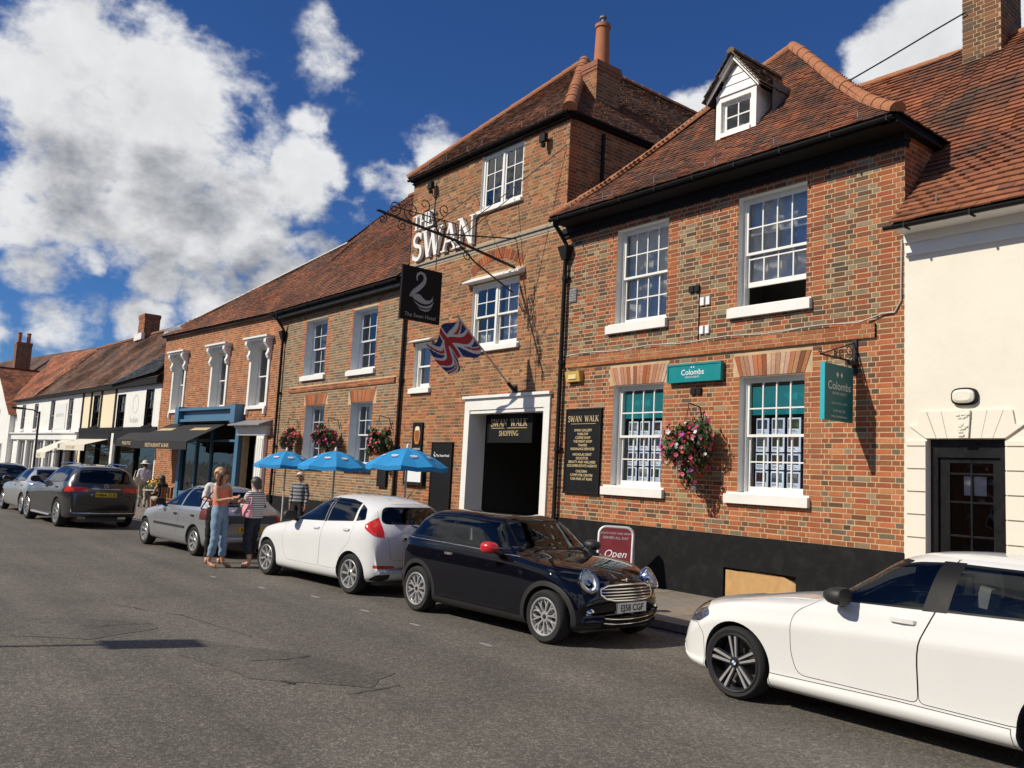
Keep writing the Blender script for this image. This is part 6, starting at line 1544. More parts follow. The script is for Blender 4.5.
BMW = dict(paint=W_PAINT, wb=2.69, wr=.318, rim=.256, style='double5', spin=.1, tw=.215, track=.762, floor=.70, cabin=(-.45, 2.08), seatx=1.00, rearx=.10, dash=1.72, steer=.0,
    top=[(-.80, .50), (-.795, .70), (-.77, .93), (-.70, 1.0), (-.60, 1.12), (-.42, 1.30), (-.25, 1.36), (.3, 1.41), (.8, 1.421), (1.15, 1.40), (1.38, 1.345), (1.65, 1.18), (1.92, 1.01), (2.02, .965), (2.12, .945), (2.5, .905), (2.9, .845), (3.2, .795), (3.36, .735), (3.45, .635), (3.49, .50), (3.50, .42)],
    bot=[(-.80, .42), (-.78, .32), (-.65, .24), (-.35, .20), (0, .18), (2.6, .175), (3.1, .18), (3.38, .20), (3.47, .25), (3.50, .33)],
    belt=[(-.80, .42), (-.77, .86), (-.70, .95), (-.4, .985), (0, .985), (.6, .965), (1.4, .925), (2.0, .885), (2.5, .845), (2.9, .785), (3.2, .70), (3.4, .58), (3.5, .38)],
    hw=[(-.80, .72), (-.74, .79), (-.5, .85), (-.1, .875), (.5, .88), (1.8, .875), (2.5, .878), (2.9, .86), (3.2, .82), (3.38, .76), (3.46, .70), (3.50, .62)],
    rail=[(-.80, .58), (-.4, .56), (.3, .585), (1.1, .60), (1.38, .595), (2.0, .70), (2.6, .70), (3.5, .55)],
    n=[(-.8, 3.0), (-.3, 4.2), (.4, 4.8), (1.38, 4.6), (1.95, 3.8), (2.2, 3.0), (3, 2.7), (3.5, 2.4)],
    bend=(.30, .15, .12, .06), ws=(1.35, 2.1), rs=(-.75, -.3),
    side=[(0, .91), (.05, .97), (.12, .988), (.18, .966), (.30, .968), (.48, .980), (.64, .990), (.77, 1.0), (.82, .988), (.91, .962), (1, .945)],
    glass=[('windscreen', roundpoly([(-.63, 1.02), (.63, 1.02), (.52, 1.33), (-.52, 1.33)], .05), 'x', 1.2, 2.4, M_CGLASS, .02),
           ('rear_window', roundpoly([(-.52, 1.06), (.52, 1.06), (.44, 1.27), (-.44, 1.27)], .08), 'x', -1, -.1, M_CGLASSD, .015),
           ('door_window', roundpoly([(1.01, .998), (1.86, .965), (1.80, 1.02), (1.42, 1.270), (1.18, 1.326), (.955, 1.343)], [.015, .02, .02, .08, .06, .015]), 'y', .35, 1.2, M_CGLASS, .018),
           ('rear_door_window', roundpoly([(-.10, 1.04), (.86, 1.004), (.82, 1.345), (.30, 1.34), (.02, 1.30)], [.03, .015, .015, .06, .05]), 'y', .35, 1.2, M_CGLASS, .018),
           ('quarter_window', roundpoly([(-.45, 1.065), (-.14, 1.045), (-.03, 1.29), (-.25, 1.23)], [.04, .015, .015, .05]), 'y', .35, 1.2, M_CGLASSD, .015)],
    pillars=[('door_pillar', [(.845, 1.0), (1.03, .992), (.975, 1.350), (.805, 1.352)], M_RUBBER)],
    lamps=[('headlight', roundpoly([(3.00, .68), (3.14, .60), (3.62, .55), (3.62, .70), (3.30, .765), (3.06, .755)], [.03, .03, .01, .01, .05, .04]), 'y', .40, 1.2, mat('smoked_headlamp', (.10, .11, .13), .1, metal=.4, var=.6, vscale=18, coat=1.)),
           ('tail_light', roundpoly([(-1, .76), (-.62, .74), (-.56, .84), (-.66, .93), (-1, .94)], .03), 'y', .58, 1.2, M_RED)],
    panels=[('bonnet', roundpoly([(2.06, -.66), (2.7, -.60), (3.30, -.36), (3.30, .36), (2.7, .60), (2.06, .66)], .05), 'z', .70, 1.3),
            ('door', roundpoly([(1.045, .345), (2.06, .345), (2.12, .52), (2.11, .82), (1.97, .905), (1.92, .955), (1.42, 1.300), (1.18, 1.362), (.88, 1.374), (.92, 1.02), (1.05, .75)], [.05, .12, .1, .1, .02, .02, .1, .08, .02, .1, .15]), 'y', .48, 1.2),
            ('sill', [(.36, .10), (2.30, .10), (2.33, .30), (1.2, .318), (.40, .312)], 'y', .6, 1.2), ('bumper', roundpoly([(3.06, .10), (3.8, .10), (3.8, .545), (3.16, .585), (3.075, .50)], .03), 'y', .35, 1.2),
            ('door', roundpoly([(.30, .335), (1.033, .345), (1.038, .75), (.908, 1.02), (.868, 1.374), (.28, 1.366), (-.02, 1.325), (-.15, 1.03), (-.02, .74), (.21, .57)], [.10, .05, .15, .1, .02, .06, .06, .05, .10, .06]), 'y', .48, 1.2)],
    handles=[(1.16, .905, .21, None), (.10, .935, .20, None)], mirror=(1.68, .985, .93, .92), mirrorM=M_PLAST, mirrorlab='black wing mirror', extra=bm_extra, gap=.006)
def stretch(sp, k, z0=.4):
    f = lambda z: z+k*max(0, z-z0)
    for q in ('top', 'belt'): sp[q] = [(x, f(z)) for x, z in sp[q]]
    for q in ('glass', 'lamps', 'panels'):
        sp[q] = [(t[0], [(a, f(b)) for a, b in t[1]] if t[2] != 'z' else t[1]) + tuple(t[2:]) for t in sp[q]]
    sp['pillars'] = [(n_, [(a, f(b)) for a, b in P_], M_) for n_, P_, M_ in sp.get('pillars', [])]
    sp['handles'] = [(x, f(z), l, M_) for x, z, l, M_ in sp['handles']]; m_ = sp['mirror']; sp['mirror'] = (m_[0], f(m_[1]))+tuple(m_[2:]); sp['floor'] = f(sp['floor'])
for q in ('top', 'bot', 'belt', 'hw', 'rail', 'n'): BMW[q] = [(x if x < 3 else 3+(x-3)*1.13, z) for x, z in BMW[q]]
stretch(BMW, .05)

# ---- small white five door hatchback seen from behind
def fi_extra(root, sp, sh, objs):
    XA = sp['top'][0][0]
    def back(y, z):
        h = sh.bvh.ray_cast(Vector((XA-1, y, z)), Vector((1, 0, 0))); return h[0].x if h[0] else XA
    mb = MB(); yy = np.linspace(-.30, .30, 9)
    sp['plate'](back(0, .80)-.0, .775, True, 'GX60 VWT', M_PLATEY, tilt=-.15)
    mb = MB(); mb.box(back(0, .87)-.03, back(0, .87)+.02, -.33, .33, .85, .885); putl(mb, 'plate_lamp_strip', M_CHROME, root)
    mb = MB(); mb.lathe([(.001, -.012), (.05, -.011), (.056, 0)], (back(0, .93), 0, .935), 'x', 18); mb.v = [(v[0], v[1]*1.3, .935+(v[2]-.935)*.7) for v in mb.v]; putl(mb, 'badge', mat('badge_deep_blue', (.02, .06, .25), .3), root)
    mb = MB(); mb.tube([(back(0, 1.02)-.03, 0, 1.02), (back(.1, 1.12)-.02, .12, 1.06), (back(.4, 1.10)-.015, .45, 1.10)], .011, 6); putl(mb, 'rear_wiper', M_PLAST, root)
    mb = MB(); mb.tube([(-.25, 0, 1.46), (-.42, 0, 1.62)], [.008, .003], 6); putl(mb, 'aerial', M_PLAST, root)
FIESTA = dict(paint=W2_PAINT, wb=2.489, wr=.300, rim=.212, style='multi8', tw=.195, track=.735, floor=.74, cabin=(-.35, 1.95), seatx=.95, rearx=.10, dash=1.6,
    top=[(-.66, .46), (-.655, .62), (-.63, .86), (-.58, .99), (-.50, 1.15), (-.38, 1.34), (-.30, 1.385), (-.05, 1.435), (.4, 1.475), (.75, 1.481), (1.05, 1.462), (1.28, 1.40), (1.6, 1.22), (1.95, 1.04), (2.1, .985), (2.25, .955), (2.6, .885), (2.95, .79), (3.15, .70), (3.25, .58), (3.285, .46), (3.29, .40)],
    bot=[(-.66, .40), (-.64, .31), (-.5, .24), (-.3, .20), (0, .19), (2.4, .185), (2.95, .19), (3.2, .22), (3.28, .29), (3.29, .32)],
    belt=[(-.66, .40), (-.63, .84), (-.56, .99), (-.4, 1.06), (0, 1.055), (.6, 1.01), (1.4, .95), (2.0, .895), (2.5, .825), (2.9, .72), (3.15, .60), (3.29, .36)],
    hw=[(-.66, .70), (-.60, .78), (-.4, .83), (0, .855), (.5, .86), (1.8, .855), (2.4, .85), (2.8, .82), (3.1, .75), (3.22, .69), (3.29, .60)],
    rail=[(-.66, .56), (-.4, .55), (.3, .575), (1.1, .60), (1.3, .60), (2.0, .70), (2.5, .68), (3.29, .5)],
    n=[(-.66, 3), (-.3, 4), (.4, 4.6), (1.3, 4.4), (1.9, 3.6), (2.3, 2.9), (3.29, 2.4)],
    bend=(.36, .20, .14, .08), ws=(1.25, 2.1), rs=(-.60, -.28),
    side=[(0, .90), (.06, .955), (.18, .98), (.35, .985), (.55, .993), (.72, 1.0), (.84, .99), (.93, .965), (1, .94)],
    clad=[[(-.9, .10), (-.36, .10), (-.40, .26), (-.52, .33), (-.9, .40)]],
    glass=[('windscreen', roundpoly([(-.62, 1.06), (.62, 1.06), (.53, 1.385), (-.53, 1.385)], .05), 'x', 1.1, 2.4, M_CGLASS, .02),
           ('rear_window', roundpoly([(-.60, 1.07), (.60, 1.07), (.52, 1.325), (-.52, 1.325)], [.10, .10, .12, .12]), 'x', -1, -.1, M_CGLASSD, .012),
           ('door_window', roundpoly([(.83, 1.035), (1.78, .995), (1.32, 1.345), (1.05, 1.395), (.86, 1.405)], [.015, .03, .06, .05, .015]), 'y', .35, 1.2, M_CGLASS, .016),
           ('rear_door_window', roundpoly([(.03, 1.085), (.75, 1.04), (.79, 1.408), (.42, 1.405), (.12, 1.36)], [.03, .015, .015, .06, .03]), 'y', .35, 1.2, M_CGLASSD, .016),
           ('quarter_window', roundpoly([(-.22, 1.12), (-.02, 1.09), (.07, 1.34), (-.10, 1.28)], [.04, .015, .015, .05]), 'y', .35, 1.2, M_CGLASSD, .012)],
    pillars=[('door_pillar', [(.755, 1.035), (.825, 1.03), (.855, 1.412), (.795, 1.412)], M_RUBBER)],
    lamps=[('tail_light', roundpoly([(-.80, .80), (-.50, .875), (-.26, 1.02), (-.36, 1.18), (-.43, 1.235), (-.80, 1.2)], [.02, .06, .06, .04, .02, .02]), 'y', .60, 1.2, M_RED),
           ('rear_reflector', roundpoly([(-.80, .41), (-.48, .43), (-.48, .475), (-.80, .455)], .008), 'y', .45, 1.2, M_RED),
           ('headlight', roundpoly([(2.62, .80), (3.4, .56), (3.4, .66), (3.0, .78), (2.66, .86)], .03), 'y', .40, 1.2, M_LAMP)],
    panels=[('tailgate', roundpoly([(-.50, .55), (.50, .55), (.545, .86), (.64, 1.03), (.56, 1.365), (-.56, 1.365), (-.64, 1.03), (-.545, .86)], .05), 'x', -1, -.28),
            ('bonnet', roundpoly([(2.1, -.66), (2.7, -.58), (3.1, -.36), (3.1, .36), (2.7, .58), (2.1, .66)], .05), 'z', .70, 1.3),
            ('door', roundpoly([(.86, .34), (1.86, .34), (1.97, .60), (1.93, .90), (1.82, .985), (1.33, 1.372), (1.05, 1.425), (.80, 1.435), (.80, 1.0)], [.05, .12, .1, .03, .02, .08, .08, .02, .1]), 'y', .46, 1.2),
            ('door', roundpoly([(.33, .34), (.848, .34), (.787, 1.0), (.787, 1.434), (.40, 1.432), (.09, 1.385), (-.03, 1.08), (.02, .78), (.25, .60)], [.10, .05, .1, .02, .06, .05, .05, .10, .06]), 'y', .46, 1.2)],
    handles=[(.97, .92, .19, None), (.13, .955, .18, None)], mirror=(1.66, 1.03, .95, 1.05), mirrorM=M_PLAST, mirrorlab='black wing mirror', extra=fi_extra)

# ---- silver coupe-like hatchback with its boot open, nose to the left
def si_extra(root, sp, sh, objs):
    XA = sp['top'][0][0]
    def back(y, z):
        h = sh.bvh.ray_cast(Vector((XA-1, y, z)), Vector((1, 0, 0))); return h[0].x if h[0] else XA
    for s in (1, -1):
        mb = MB(); x0, x1, z = .40, 1.98, .53; pts = [sp['skin'](x, z, s) for x in np.linspace(x0, x1, 10)]
        for a, b in zip(pts, pts[1:]): mb.hexa([(a.x, a.y+s*.012, z-.02), (b.x, b.y+s*.012, z-.02), (b.x, b.y-s*.02, z-.02), (a.x, a.y-s*.02, z-.02), (a.x, a.y+s*.010, z+.025), (b.x, b.y+s*.010, z+.025), (b.x, b.y-s*.02, z+.025), (a.x, a.y-s*.02, z+.025)])
        putl(mb, 'side_rubbing_strip', M_PLAST, root)
    sp['plate'](back(0, .55), .56, True, 'R482 KPE', M_PLATEY)
    mb = MB(); mb.box(back(0, .72)-.01, back(0, .72)+.2, -.55, .55, .68, .84); putl(mb, 'boot_opening', M_CAVITY, root)
SILVER = dict(paint=S_PAINT, wb=2.51, wr=.290, rim=.195, style='seven', tw=.185, track=.72, floor=.68, cabin=(-.40, 1.95), seatx=.92, rearx=.10, dash=1.6,
    top=[(-.78, .50), (-.775, .66), (-.74, .86), (-.66, .93), (-.52, 1.02), (-.30, 1.20), (-.10, 1.32), (.15, 1.375), (.6, 1.40), (1.0, 1.385), (1.25, 1.33), (1.55, 1.16), (1.86, .985), (2.0, .93), (2.2, .89), (2.6, .82), (2.95, .735), (3.18, .64), (3.27, .53), (3.30, .42)],
    bot=[(-.78, .42), (-.75, .33), (-.6, .26), (-.3, .20), (0, .19), (2.4, .185), (2.9, .19), (3.2, .22), (3.29, .29), (3.30, .32)],
    belt=[(-.78, .42), (-.74, .80), (-.66, .89), (-.4, .925), (0, .92), (.8, .905), (1.5, .885), (2.0, .855), (2.5, .79), (2.9, .69), (3.15, .57), (3.30, .36)],
    hw=[(-.78, .68), (-.7, .76), (-.5, .81), (0, .84), (.5, .845), (1.8, .84), (2.4, .835), (2.8, .81), (3.1, .75), (3.22, .69), (3.30, .6)],
    rail=[(-.78, .56), (-.4, .55), (.3, .55), (1.1, .57), (1.3, .58), (1.95, .68), (2.5, .66), (3.3, .5)],
    n=[(-.78, 3), (-.3, 3.6), (.4, 4.2), (1.3, 4.2), (1.9, 3.4), (2.2, 2.8), (3.3, 2.4)],
    bend=(.34, .18, .14, .08), ws=(1.25, 2.0), rs=(-.66, -.2),
    glass=[('windscreen', roundpoly([(-.60, .99), (.60, .99), (.50, 1.31), (-.50, 1.31)], .05), 'x', 1.1, 2.3, M_CGLASS, .02),
           ('rear_window', roundpoly([(-.50, .99), (.50, .99), (.44, 1.28), (-.44, 1.28)], .08), 'x', -1, .0, M_CGLASSD, .015),
           ('door_window', roundpoly([(.78, .945), (1.74, .93), (1.28, 1.285), (1.05, 1.325), (.80, 1.335)], [.015, .03, .08, .05, .015]), 'y', .35, 1.2, M_CGLASSD, .016),
           ('rear_door_window', roundpoly([(-.12, .965), (.72, .946), (.74, 1.337), (.42, 1.33), (.12, 1.24)], [.04, .015, .015, .10, .10]), 'y', .35, 1.2, M_CGLASSD, .016)],
    lamps=[('tail_light', roundpoly([(-.9, .66), (-.66, .66), (-.60, .76), (-.62, .85), (-.9, .86)], .03), 'y', .42, 1.2, M_RED),
           ('headlight', roundpoly([(2.95, .62), (3.45, .52), (3.45, .62), (3.05, .71)], .02), 'y', .40, 1.2, M_LAMP)],
    panels=[('door', roundpoly([(.80, .32), (1.88, .32), (1.98, .55), (1.94, .85), (1.82, .915), (1.30, 1.31), (1.05, 1.35), (.755, 1.36), (.755, .9)], [.05, .12, .1, .03, .02, .08, .08, .02, .1]), 'y', .46, 1.2),
            ('door', roundpoly([(.34, .32), (.787, .32), (.742, .9), (.742, 1.36), (.40, 1.352), (.08, 1.25), (-.16, .95), (-.02, .70), (.25, .55)], [.10, .05, .1, .02, .1, .10, .05, .10, .06]), 'y', .46, 1.2)],
    handles=[(.92, .78, .16, M_PLAST), (.10, .79, .15, M_PLAST)], mirror=(1.60, .95, .92, .95), mirrorM=M_PLAST, extra=si_extra)

# ---- grey estate pulling out, seen from behind
def me_extra(root, sp, sh, objs):
    XA = sp['top'][0][0]
    def back(y, z):
        h = sh.bvh.ray_cast(Vector((XA-1, y, z)), Vector((1, 0, 0))); return h[0].x if h[0] else XA
    sp['plate'](back(0, .88), .87, True, 'KM66 ZUE', M_PLATEY, w=.52)
    for s in (1, -1):
        mb = MB(); mb.tube([(-.55, s*.55, 1.60), (-.45, s*.575, 1.655), (.9, s*.60, 1.66), (1.1, s*.60, 1.60)], .018, 6); putl(mb, 'roof_rail', M_CHROME, root, smooth=60)
        mb = MB(); mb.tube([sp['skin'](x, .27, s)+Vector((0, s*.03, 0)) for x in np.linspace(.5, 2.3, 8)], .03, 6); putl(mb, 'running_board', M_ALLOY, root, smooth=60)
        mb = MB(); mb.box(back(s*.5, .28)-.02, back(s*.5, .28)+.05, s*.5-.10, s*.5+.10, .24, .30); putl(mb, 'exhaust_trim', M_CHROME, root)
    mb = MB(); mb.tube([(back(y, .40)-.006, y, .40) for y in np.linspace(-.75, .75, 11)], .012, 6); putl(mb, 'bumper_trim', M_CHROME, root, smooth=60)
    mb = MB(); mb.tube([(back(y, 1.02)-.006, y, 1.02) for y in np.linspace(-.35, .35, 7)], .012, 6); putl(mb, 'tailgate_trim', M_CHROME, root, smooth=60)
    mb = MB(); n = 24; c = (back(0, 1.09)-.012, 0, 1.10); mb.tube([(c[0], .05*math.cos(2*math.pi*i/n), c[2]+.05*math.sin(2*math.pi*i/n)) for i in range(n+1)], .006, 5)
    for k in range(3): a = math.pi/2+k*2*math.pi/3; mb.tube([(c[0], 0, c[2]), (c[0], .05*math.cos(a), c[2]+.05*math.sin(a))], .005, 5)
    putl(mb, 'badge', M_CHROME, root)
MERC = dict(paint=G_PAINT, wb=2.873, wr=.365, rim=.255, style='ten', tw=.235, track=.80, floor=.86, cabin=(-.55, 2.2), seatx=1.15, rearx=.2, dash=1.85,
    top=[(-.90, .50), (-.895, .70), (-.87, .98), (-.83, 1.12), (-.72, 1.34), (-.60, 1.52), (-.50, 1.575), (-.2, 1.615), (.4, 1.64), (.9, 1.625), (1.25, 1.57), (1.6, 1.39), (2.0, 1.17), (2.15, 1.11), (2.4, 1.075), (2.8, 1.03), (3.2, .96), (3.5, .86), (3.65, .72), (3.72, .56), (3.73, .46)],
    bot=[(-.90, .42), (-.88, .34), (-.7, .28), (-.4, .24), (0, .23), (2.8, .22), (3.3, .24), (3.6, .28), (3.71, .34), (3.73, .38)],
    belt=[(-.90, .42), (-.87, .94), (-.80, 1.08), (-.5, 1.125), (0, 1.12), (.8, 1.09), (1.6, 1.05), (2.2, 1.0), (2.8, .95), (3.2, .87), (3.5, .74), (3.73, .44)],
    hw=[(-.90, .78), (-.8, .87), (-.5, .925), (0, .945), (.5, .945), (2, .94), (2.7, .942), (3.1, .92), (3.4, .86), (3.6, .79), (3.73, .68)],
    rail=[(-.90, .66), (-.5, .65), (.3, .66), (1.2, .68), (1.4, .68), (2.2, .76), (3, .76), (3.73, .6)],
    n=[(-.9, 3.2), (-.5, 4.2), (.4, 4.8), (1.4, 4.6), (2.1, 3.8), (2.5, 3.0), (3.73, 2.4)],
    bend=(.34, .17, .14, .07), ws=(1.3, 2.2), rs=(-.85, -.5),
    side=[(0, .90), (.06, .955), (.18, .98), (.35, .985), (.55, .993), (.72, 1.0), (.84, .99), (.93, .965), (1, .945)],
    glass=[('windscreen', roundpoly([(-.70, 1.18), (.70, 1.18), (.60, 1.55), (-.60, 1.55)], .05), 'x', 1.2, 2.6, M_CGLASS, .02),
           ('rear_window', roundpoly([(-.66, 1.16), (.66, 1.16), (.58, 1.50), (-.58, 1.50)], .08), 'x', -1.2, -.2, M_CGLASSD, .012),
           ('door_window', roundpoly([(.95, 1.125), (1.93, 1.09), (1.45, 1.47), (1.15, 1.54), (.98, 1.555)], [.015, .03, .06, .05, .015]), 'y', .35, 1.3, M_CGLASSD, .016),
           ('rear_door_window', roundpoly([(.05, 1.15), (.88, 1.125), (.91, 1.56), (.40, 1.56), (.14, 1.53)], [.03, .015, .015, .06, .03]), 'y', .35, 1.3, M_CGLASSD, .016),
           ('quarter_window', roundpoly([(-.50, 1.19), (-.01, 1.155), (.08, 1.52), (-.25, 1.49)], [.06, .015, .015, .08]), 'y', .35, 1.3, M_CGLASSD, .014)],
    lamps=[('tail_light', roundpoly([(.42, .93), (.98, .93), (.98, 1.06), (.44, 1.06)], .03), 'x2', -1.2, -.52, M_RED),
           ('headlight', roundpoly([(3.2, .78), (3.9, .66), (3.9, .78), (3.3, .90)], .02), 'y', .45, 1.2, M_LAMP)],
    panels=[('tailgate', roundpoly([(-.60, .62), (.60, .62), (.62, .90), (.72, 1.12), (.62, 1.545), (-.62, 1.545), (-.72, 1.12), (-.62, .90)], .05), 'x', -1.2, -.52),
            ('door', roundpoly([(.98, .40), (2.1, .40), (2.2, .65), (2.15, 1.0), (2.0, 1.08), (1.46, 1.50), (1.15, 1.575), (.92, 1.59), (.92, 1.1)], [.05, .12, .1, .03, .02, .08, .08, .02, .1]), 'y', .52, 1.2),
            ('door', roundpoly([(.42, .40), (.967, .40), (.907, 1.1), (.907, 1.59), (.38, 1.592), (.10, 1.555), (-.03, 1.14), (.05, .85), (.32, .66)], [.10, .05, .1, .02, .06, .05, .05, .10, .06]), 'y', .52, 1.2)],
    handles=[(1.08, 1.0, .2, None), (.15, 1.02, .2, None)], mirror=(1.82, 1.13, 1.04, 1.1), extra=me_extra)
# ---- silver saloon behind it, nose away
def vw_extra(root, sp, sh, objs):
    XA = sp['top'][0][0]; h = sh.bvh.ray_cast(Vector((XA-1, 0, .62)), Vector((1, 0, 0)))[0]
    sp['plate'](h.x, .62, True, 'RV07 HJN', M_PLATEY)
VW = dict(SILVER, paint=S2_PAINT, wb=2.58, wr=.315, rim=.215, style='five', floor=.70,
    top=[(-.86, .50), (-.855, .66), (-.84, .92), (-.78, .985), (-.55, 1.01), (-.42, 1.06), (-.12, 1.28), (.08, 1.38), (.35, 1.43), (.7, 1.45), (1.05, 1.43), (1.3, 1.37), (1.6, 1.2), (1.95, 1.02), (2.08, .975), (2.3, .945), (2.7, .88), (3.05, .79), (3.25, .68), (3.34, .55), (3.36, .44)],
    bot=[(-.86, .42), (-.83, .33), (-.6, .26), (-.3, .20), (0, .19), (2.5, .185), (3.0, .19), (3.25, .22), (3.35, .29), (3.36, .33)],
    belt=[(-.86, .42), (-.83, .86), (-.76, .955), (-.4, .965), (0, .955), (.8, .94), (1.5, .92), (2.1, .89), (2.6, .83), (3.0, .73), (3.2, .61), (3.36, .38)],
    hw=[(-.86, .72), (-.78, .80), (-.5, .85), (0, .875), (.5, .88), (1.8, .875), (2.5, .87), (2.9, .84), (3.15, .78), (3.28, .70), (3.36, .6)],
    rail=[(-.86, .62), (-.5, .62), (.2, .56), (1.1, .59), (1.3, .60), (2.05, .70), (2.6, .68), (3.36, .5)], ws=(1.3, 2.1), rs=(-.5, .1), track=.76, seatx=1.0, rearx=.3, cabin=(-.35, 2.0),
    glass=[('windscreen', roundpoly([(-.62, 1.03), (.62, 1.03), (.52, 1.36), (-.52, 1.36)], .05), 'x', 1.1, 2.4, M_CGLASS, .02),
           ('rear_window', roundpoly([(-.58, 1.06), (.58, 1.06), (.48, 1.36), (-.48, 1.36)], .08), 'x', -.7, .3, M_CGLASS, .015),
           ('door_window', roundpoly([(.85, .98), (1.83, .965), (1.34, 1.33), (1.05, 1.375), (.87, 1.385)], [.015, .03, .08, .05, .015]), 'y', .35, 1.2, M_CGLASS, .016),
           ('rear_door_window', roundpoly([(-.02, 1.0), (.78, .982), (.80, 1.387), (.48, 1.38), (.22, 1.31)], [.04, .015, .015, .10, .10]), 'y', .35, 1.2, M_CGLASS, .016)],
    lamps=[('tail_light', roundpoly([(-1, .72), (-.70, .72), (-.62, .80), (-.66, .92), (-1, .93)], .03), 'y', .48, 1.2, M_RED), ('headlight', roundpoly([(3.0, .68), (3.5, .56), (3.5, .68), (3.1, .77)], .02), 'y', .40, 1.2, M_LAMP)],
    panels=[('door', roundpoly([(.86, .32), (1.98, .32), (2.06, .55), (2.0, .87), (1.9, .95), (1.36, 1.36), (1.05, 1.40), (.815, 1.41), (.815, .9)], [.05, .12, .1, .03, .02, .08, .08, .02, .1]), 'y', .46, 1.2),
            ('door', roundpoly([(.36, .32), (.847, .32), (.802, .9), (.802, 1.41), (.46, 1.402), (.18, 1.32), (-.06, .98), (.0, .74), (.27, .58)], [.10, .05, .1, .02, .1, .10, .05, .10, .06]), 'y', .46, 1.2)],
    handles=[(.96, .86, .18, None), (.18, .87, .18, None)], mirror=(1.72, 1.0, .97, .95), mirrorM=S2_PAINT, extra=vw_extra)
DARK = dict(VW, paint=K_PAINT, mirrorM=K_PAINT, style='seven')

def place_cars():
    build_car(MINI, 'parked_car', 'small blue-black three door car with red wing mirror and chrome grille', (-10.0, 7.29, 0), R(3.85))
    build_car(BMW, 'parked_car', 'glossy white hatchback with five twin-spoke wheels cropped by right edge', (-2.135, 7.465, 0), R(180.5))
    build_car(FIESTA, 'parked_car', 'small white hatchback seen from behind with tall red tail lights', (-11.74, 7.18, 0), R(186.1))
    build_car(SILVER, 'parked_car', 'low silver hatchback with black rubbing strip beside the standing women', (-17.33, 6.70, 0), R(185.2))
    build_car(MERC, 'parked_car', 'dark grey estate car with roof rails and yellow rear plate', (-24.76, 5.75, 0), R(184))
    build_car(VW, 'parked_car', 'pale silver saloon parked in front of the grey estate', (-29.55, 5.65, 0), R(183))
    build_car(DARK, 'parked_car', 'dark car at the far left edge beyond the pale silver saloon', (-35.6, 5.35, 0), R(183))
place_cars()
# ================================================================== signs, flags, baskets, parasols, furniture
M_SIGNB = mat('black_sign_board', (.008, .008, .009), .6, var=.15, spec=.2); M_GOLD = mat('gold_lettering', (.52, .40, .22), .5, var=.08); M_GREYL = mat('silver_lettering', (.42, .43, .44), .5, var=.05)
def board(name, label, cat, fr, u0, u1, z0, z1, d0, d1, M, frame=None, fw=.03, fM=None, loc=None):
    t = thing(name, label, cat, tuple(fr.P((u0+u1)/2, z0, 0)))
    mb = MB(); fr.box(mb, u0, u1, z0, z1, d0, d1); b = put(mb, 'panel', M, t)
    if frame:
        f = MB()
        for (a, b_, c, e) in ((u0-fw, u0, z0-fw, z1+fw), (u1, u1+fw, z0-fw, z1+fw), (u0, u1, z0-fw, z0), (u0, u1, z1, z1+fw)): fr.box(f, a, b_, c, e, d0, d1+.012)
        put(f, 'frame', fM or M, t)
    return t
def letters(t, fr, rows, d, M, serif=False, name='lettering'):
    for r in rows:
        mb = MB(); s, size, u, z = r[:4]
        if serif: add_serif(mb, fr, s, size, u, z, d-.004, d, 0, r[4] if len(r) > 4 else 1.)
        else: add_text(mb, fr, s, size, u, z, d, bold=r[4] if len(r) > 4 else 0., spacing=r[5] if len(r) > 5 else 1.)
        put(mb, name, M, t, fix=False)
def rule(t, fr, u0, u1, z, d, M, h=.01): mb = MB(); fr.box(mb, u0, u1, z, z+h, d-.004, d+.001); put(mb, 'rule_line', M, t)

# passage sign inside the doorway
FP = F0
t = board('passage_sign', 'black hanging sign with gold serif lettering inside the white door frame', 'sign', FP, -15.45, -13.92, 2.66, 3.26, -.30, -.24, M_SIGNB, True, .025)
letters(t, FP, [('SWAN', .165, -15.06, 3.0, .96), ('WALK', .165, -14.36, 3.0, .96)], -.232, M_GOLD, True)
rule(t, FP, -15.33, -14.08, 2.955, -.234, M_GOLD, .012); letters(t, FP, [('SHOPPING', .11, -14.70, 2.79, 1.0)], -.232, M_GOLD, True)
# directory board
t = board('directory_board', 'tall black directory board with gold lettering between drainpipe and window', 'sign', F0, -12.50, -11.57, 1.66, 3.26, .01, .045, M_SIGNB, True, .028, M_BLACK)
letters(t, F0, [('SWAN', .115, -12.265, 3.03, .92), ('WALK', .115, -11.795, 3.03, .92)], .053, M_GOLD, True); rule(t, F0, -12.38, -11.68, 2.985, .05, M_GOLD, .008)
z = 2.84
for row in ('SWAN GALLERY', 'MARLOW', 'COFFEE SHOP', 'THE PRINT SHOP', 'THAMES', 'INSURANCE SERVICES', '', 'NICHOLAS DENT', 'SOLICITOR', 'BEAUTY AND WELLNESS', 'COLOMBS ESTATE AGENTS', '', 'CHILTERN', 'COMPUTER CENTRE', 'CAR PARK AT REAR'):
    if row: letters(t, F0, [(row, .068, -12.03, z, .0015)], .0465, M_GOLD)
    z -= .073 if row else .035
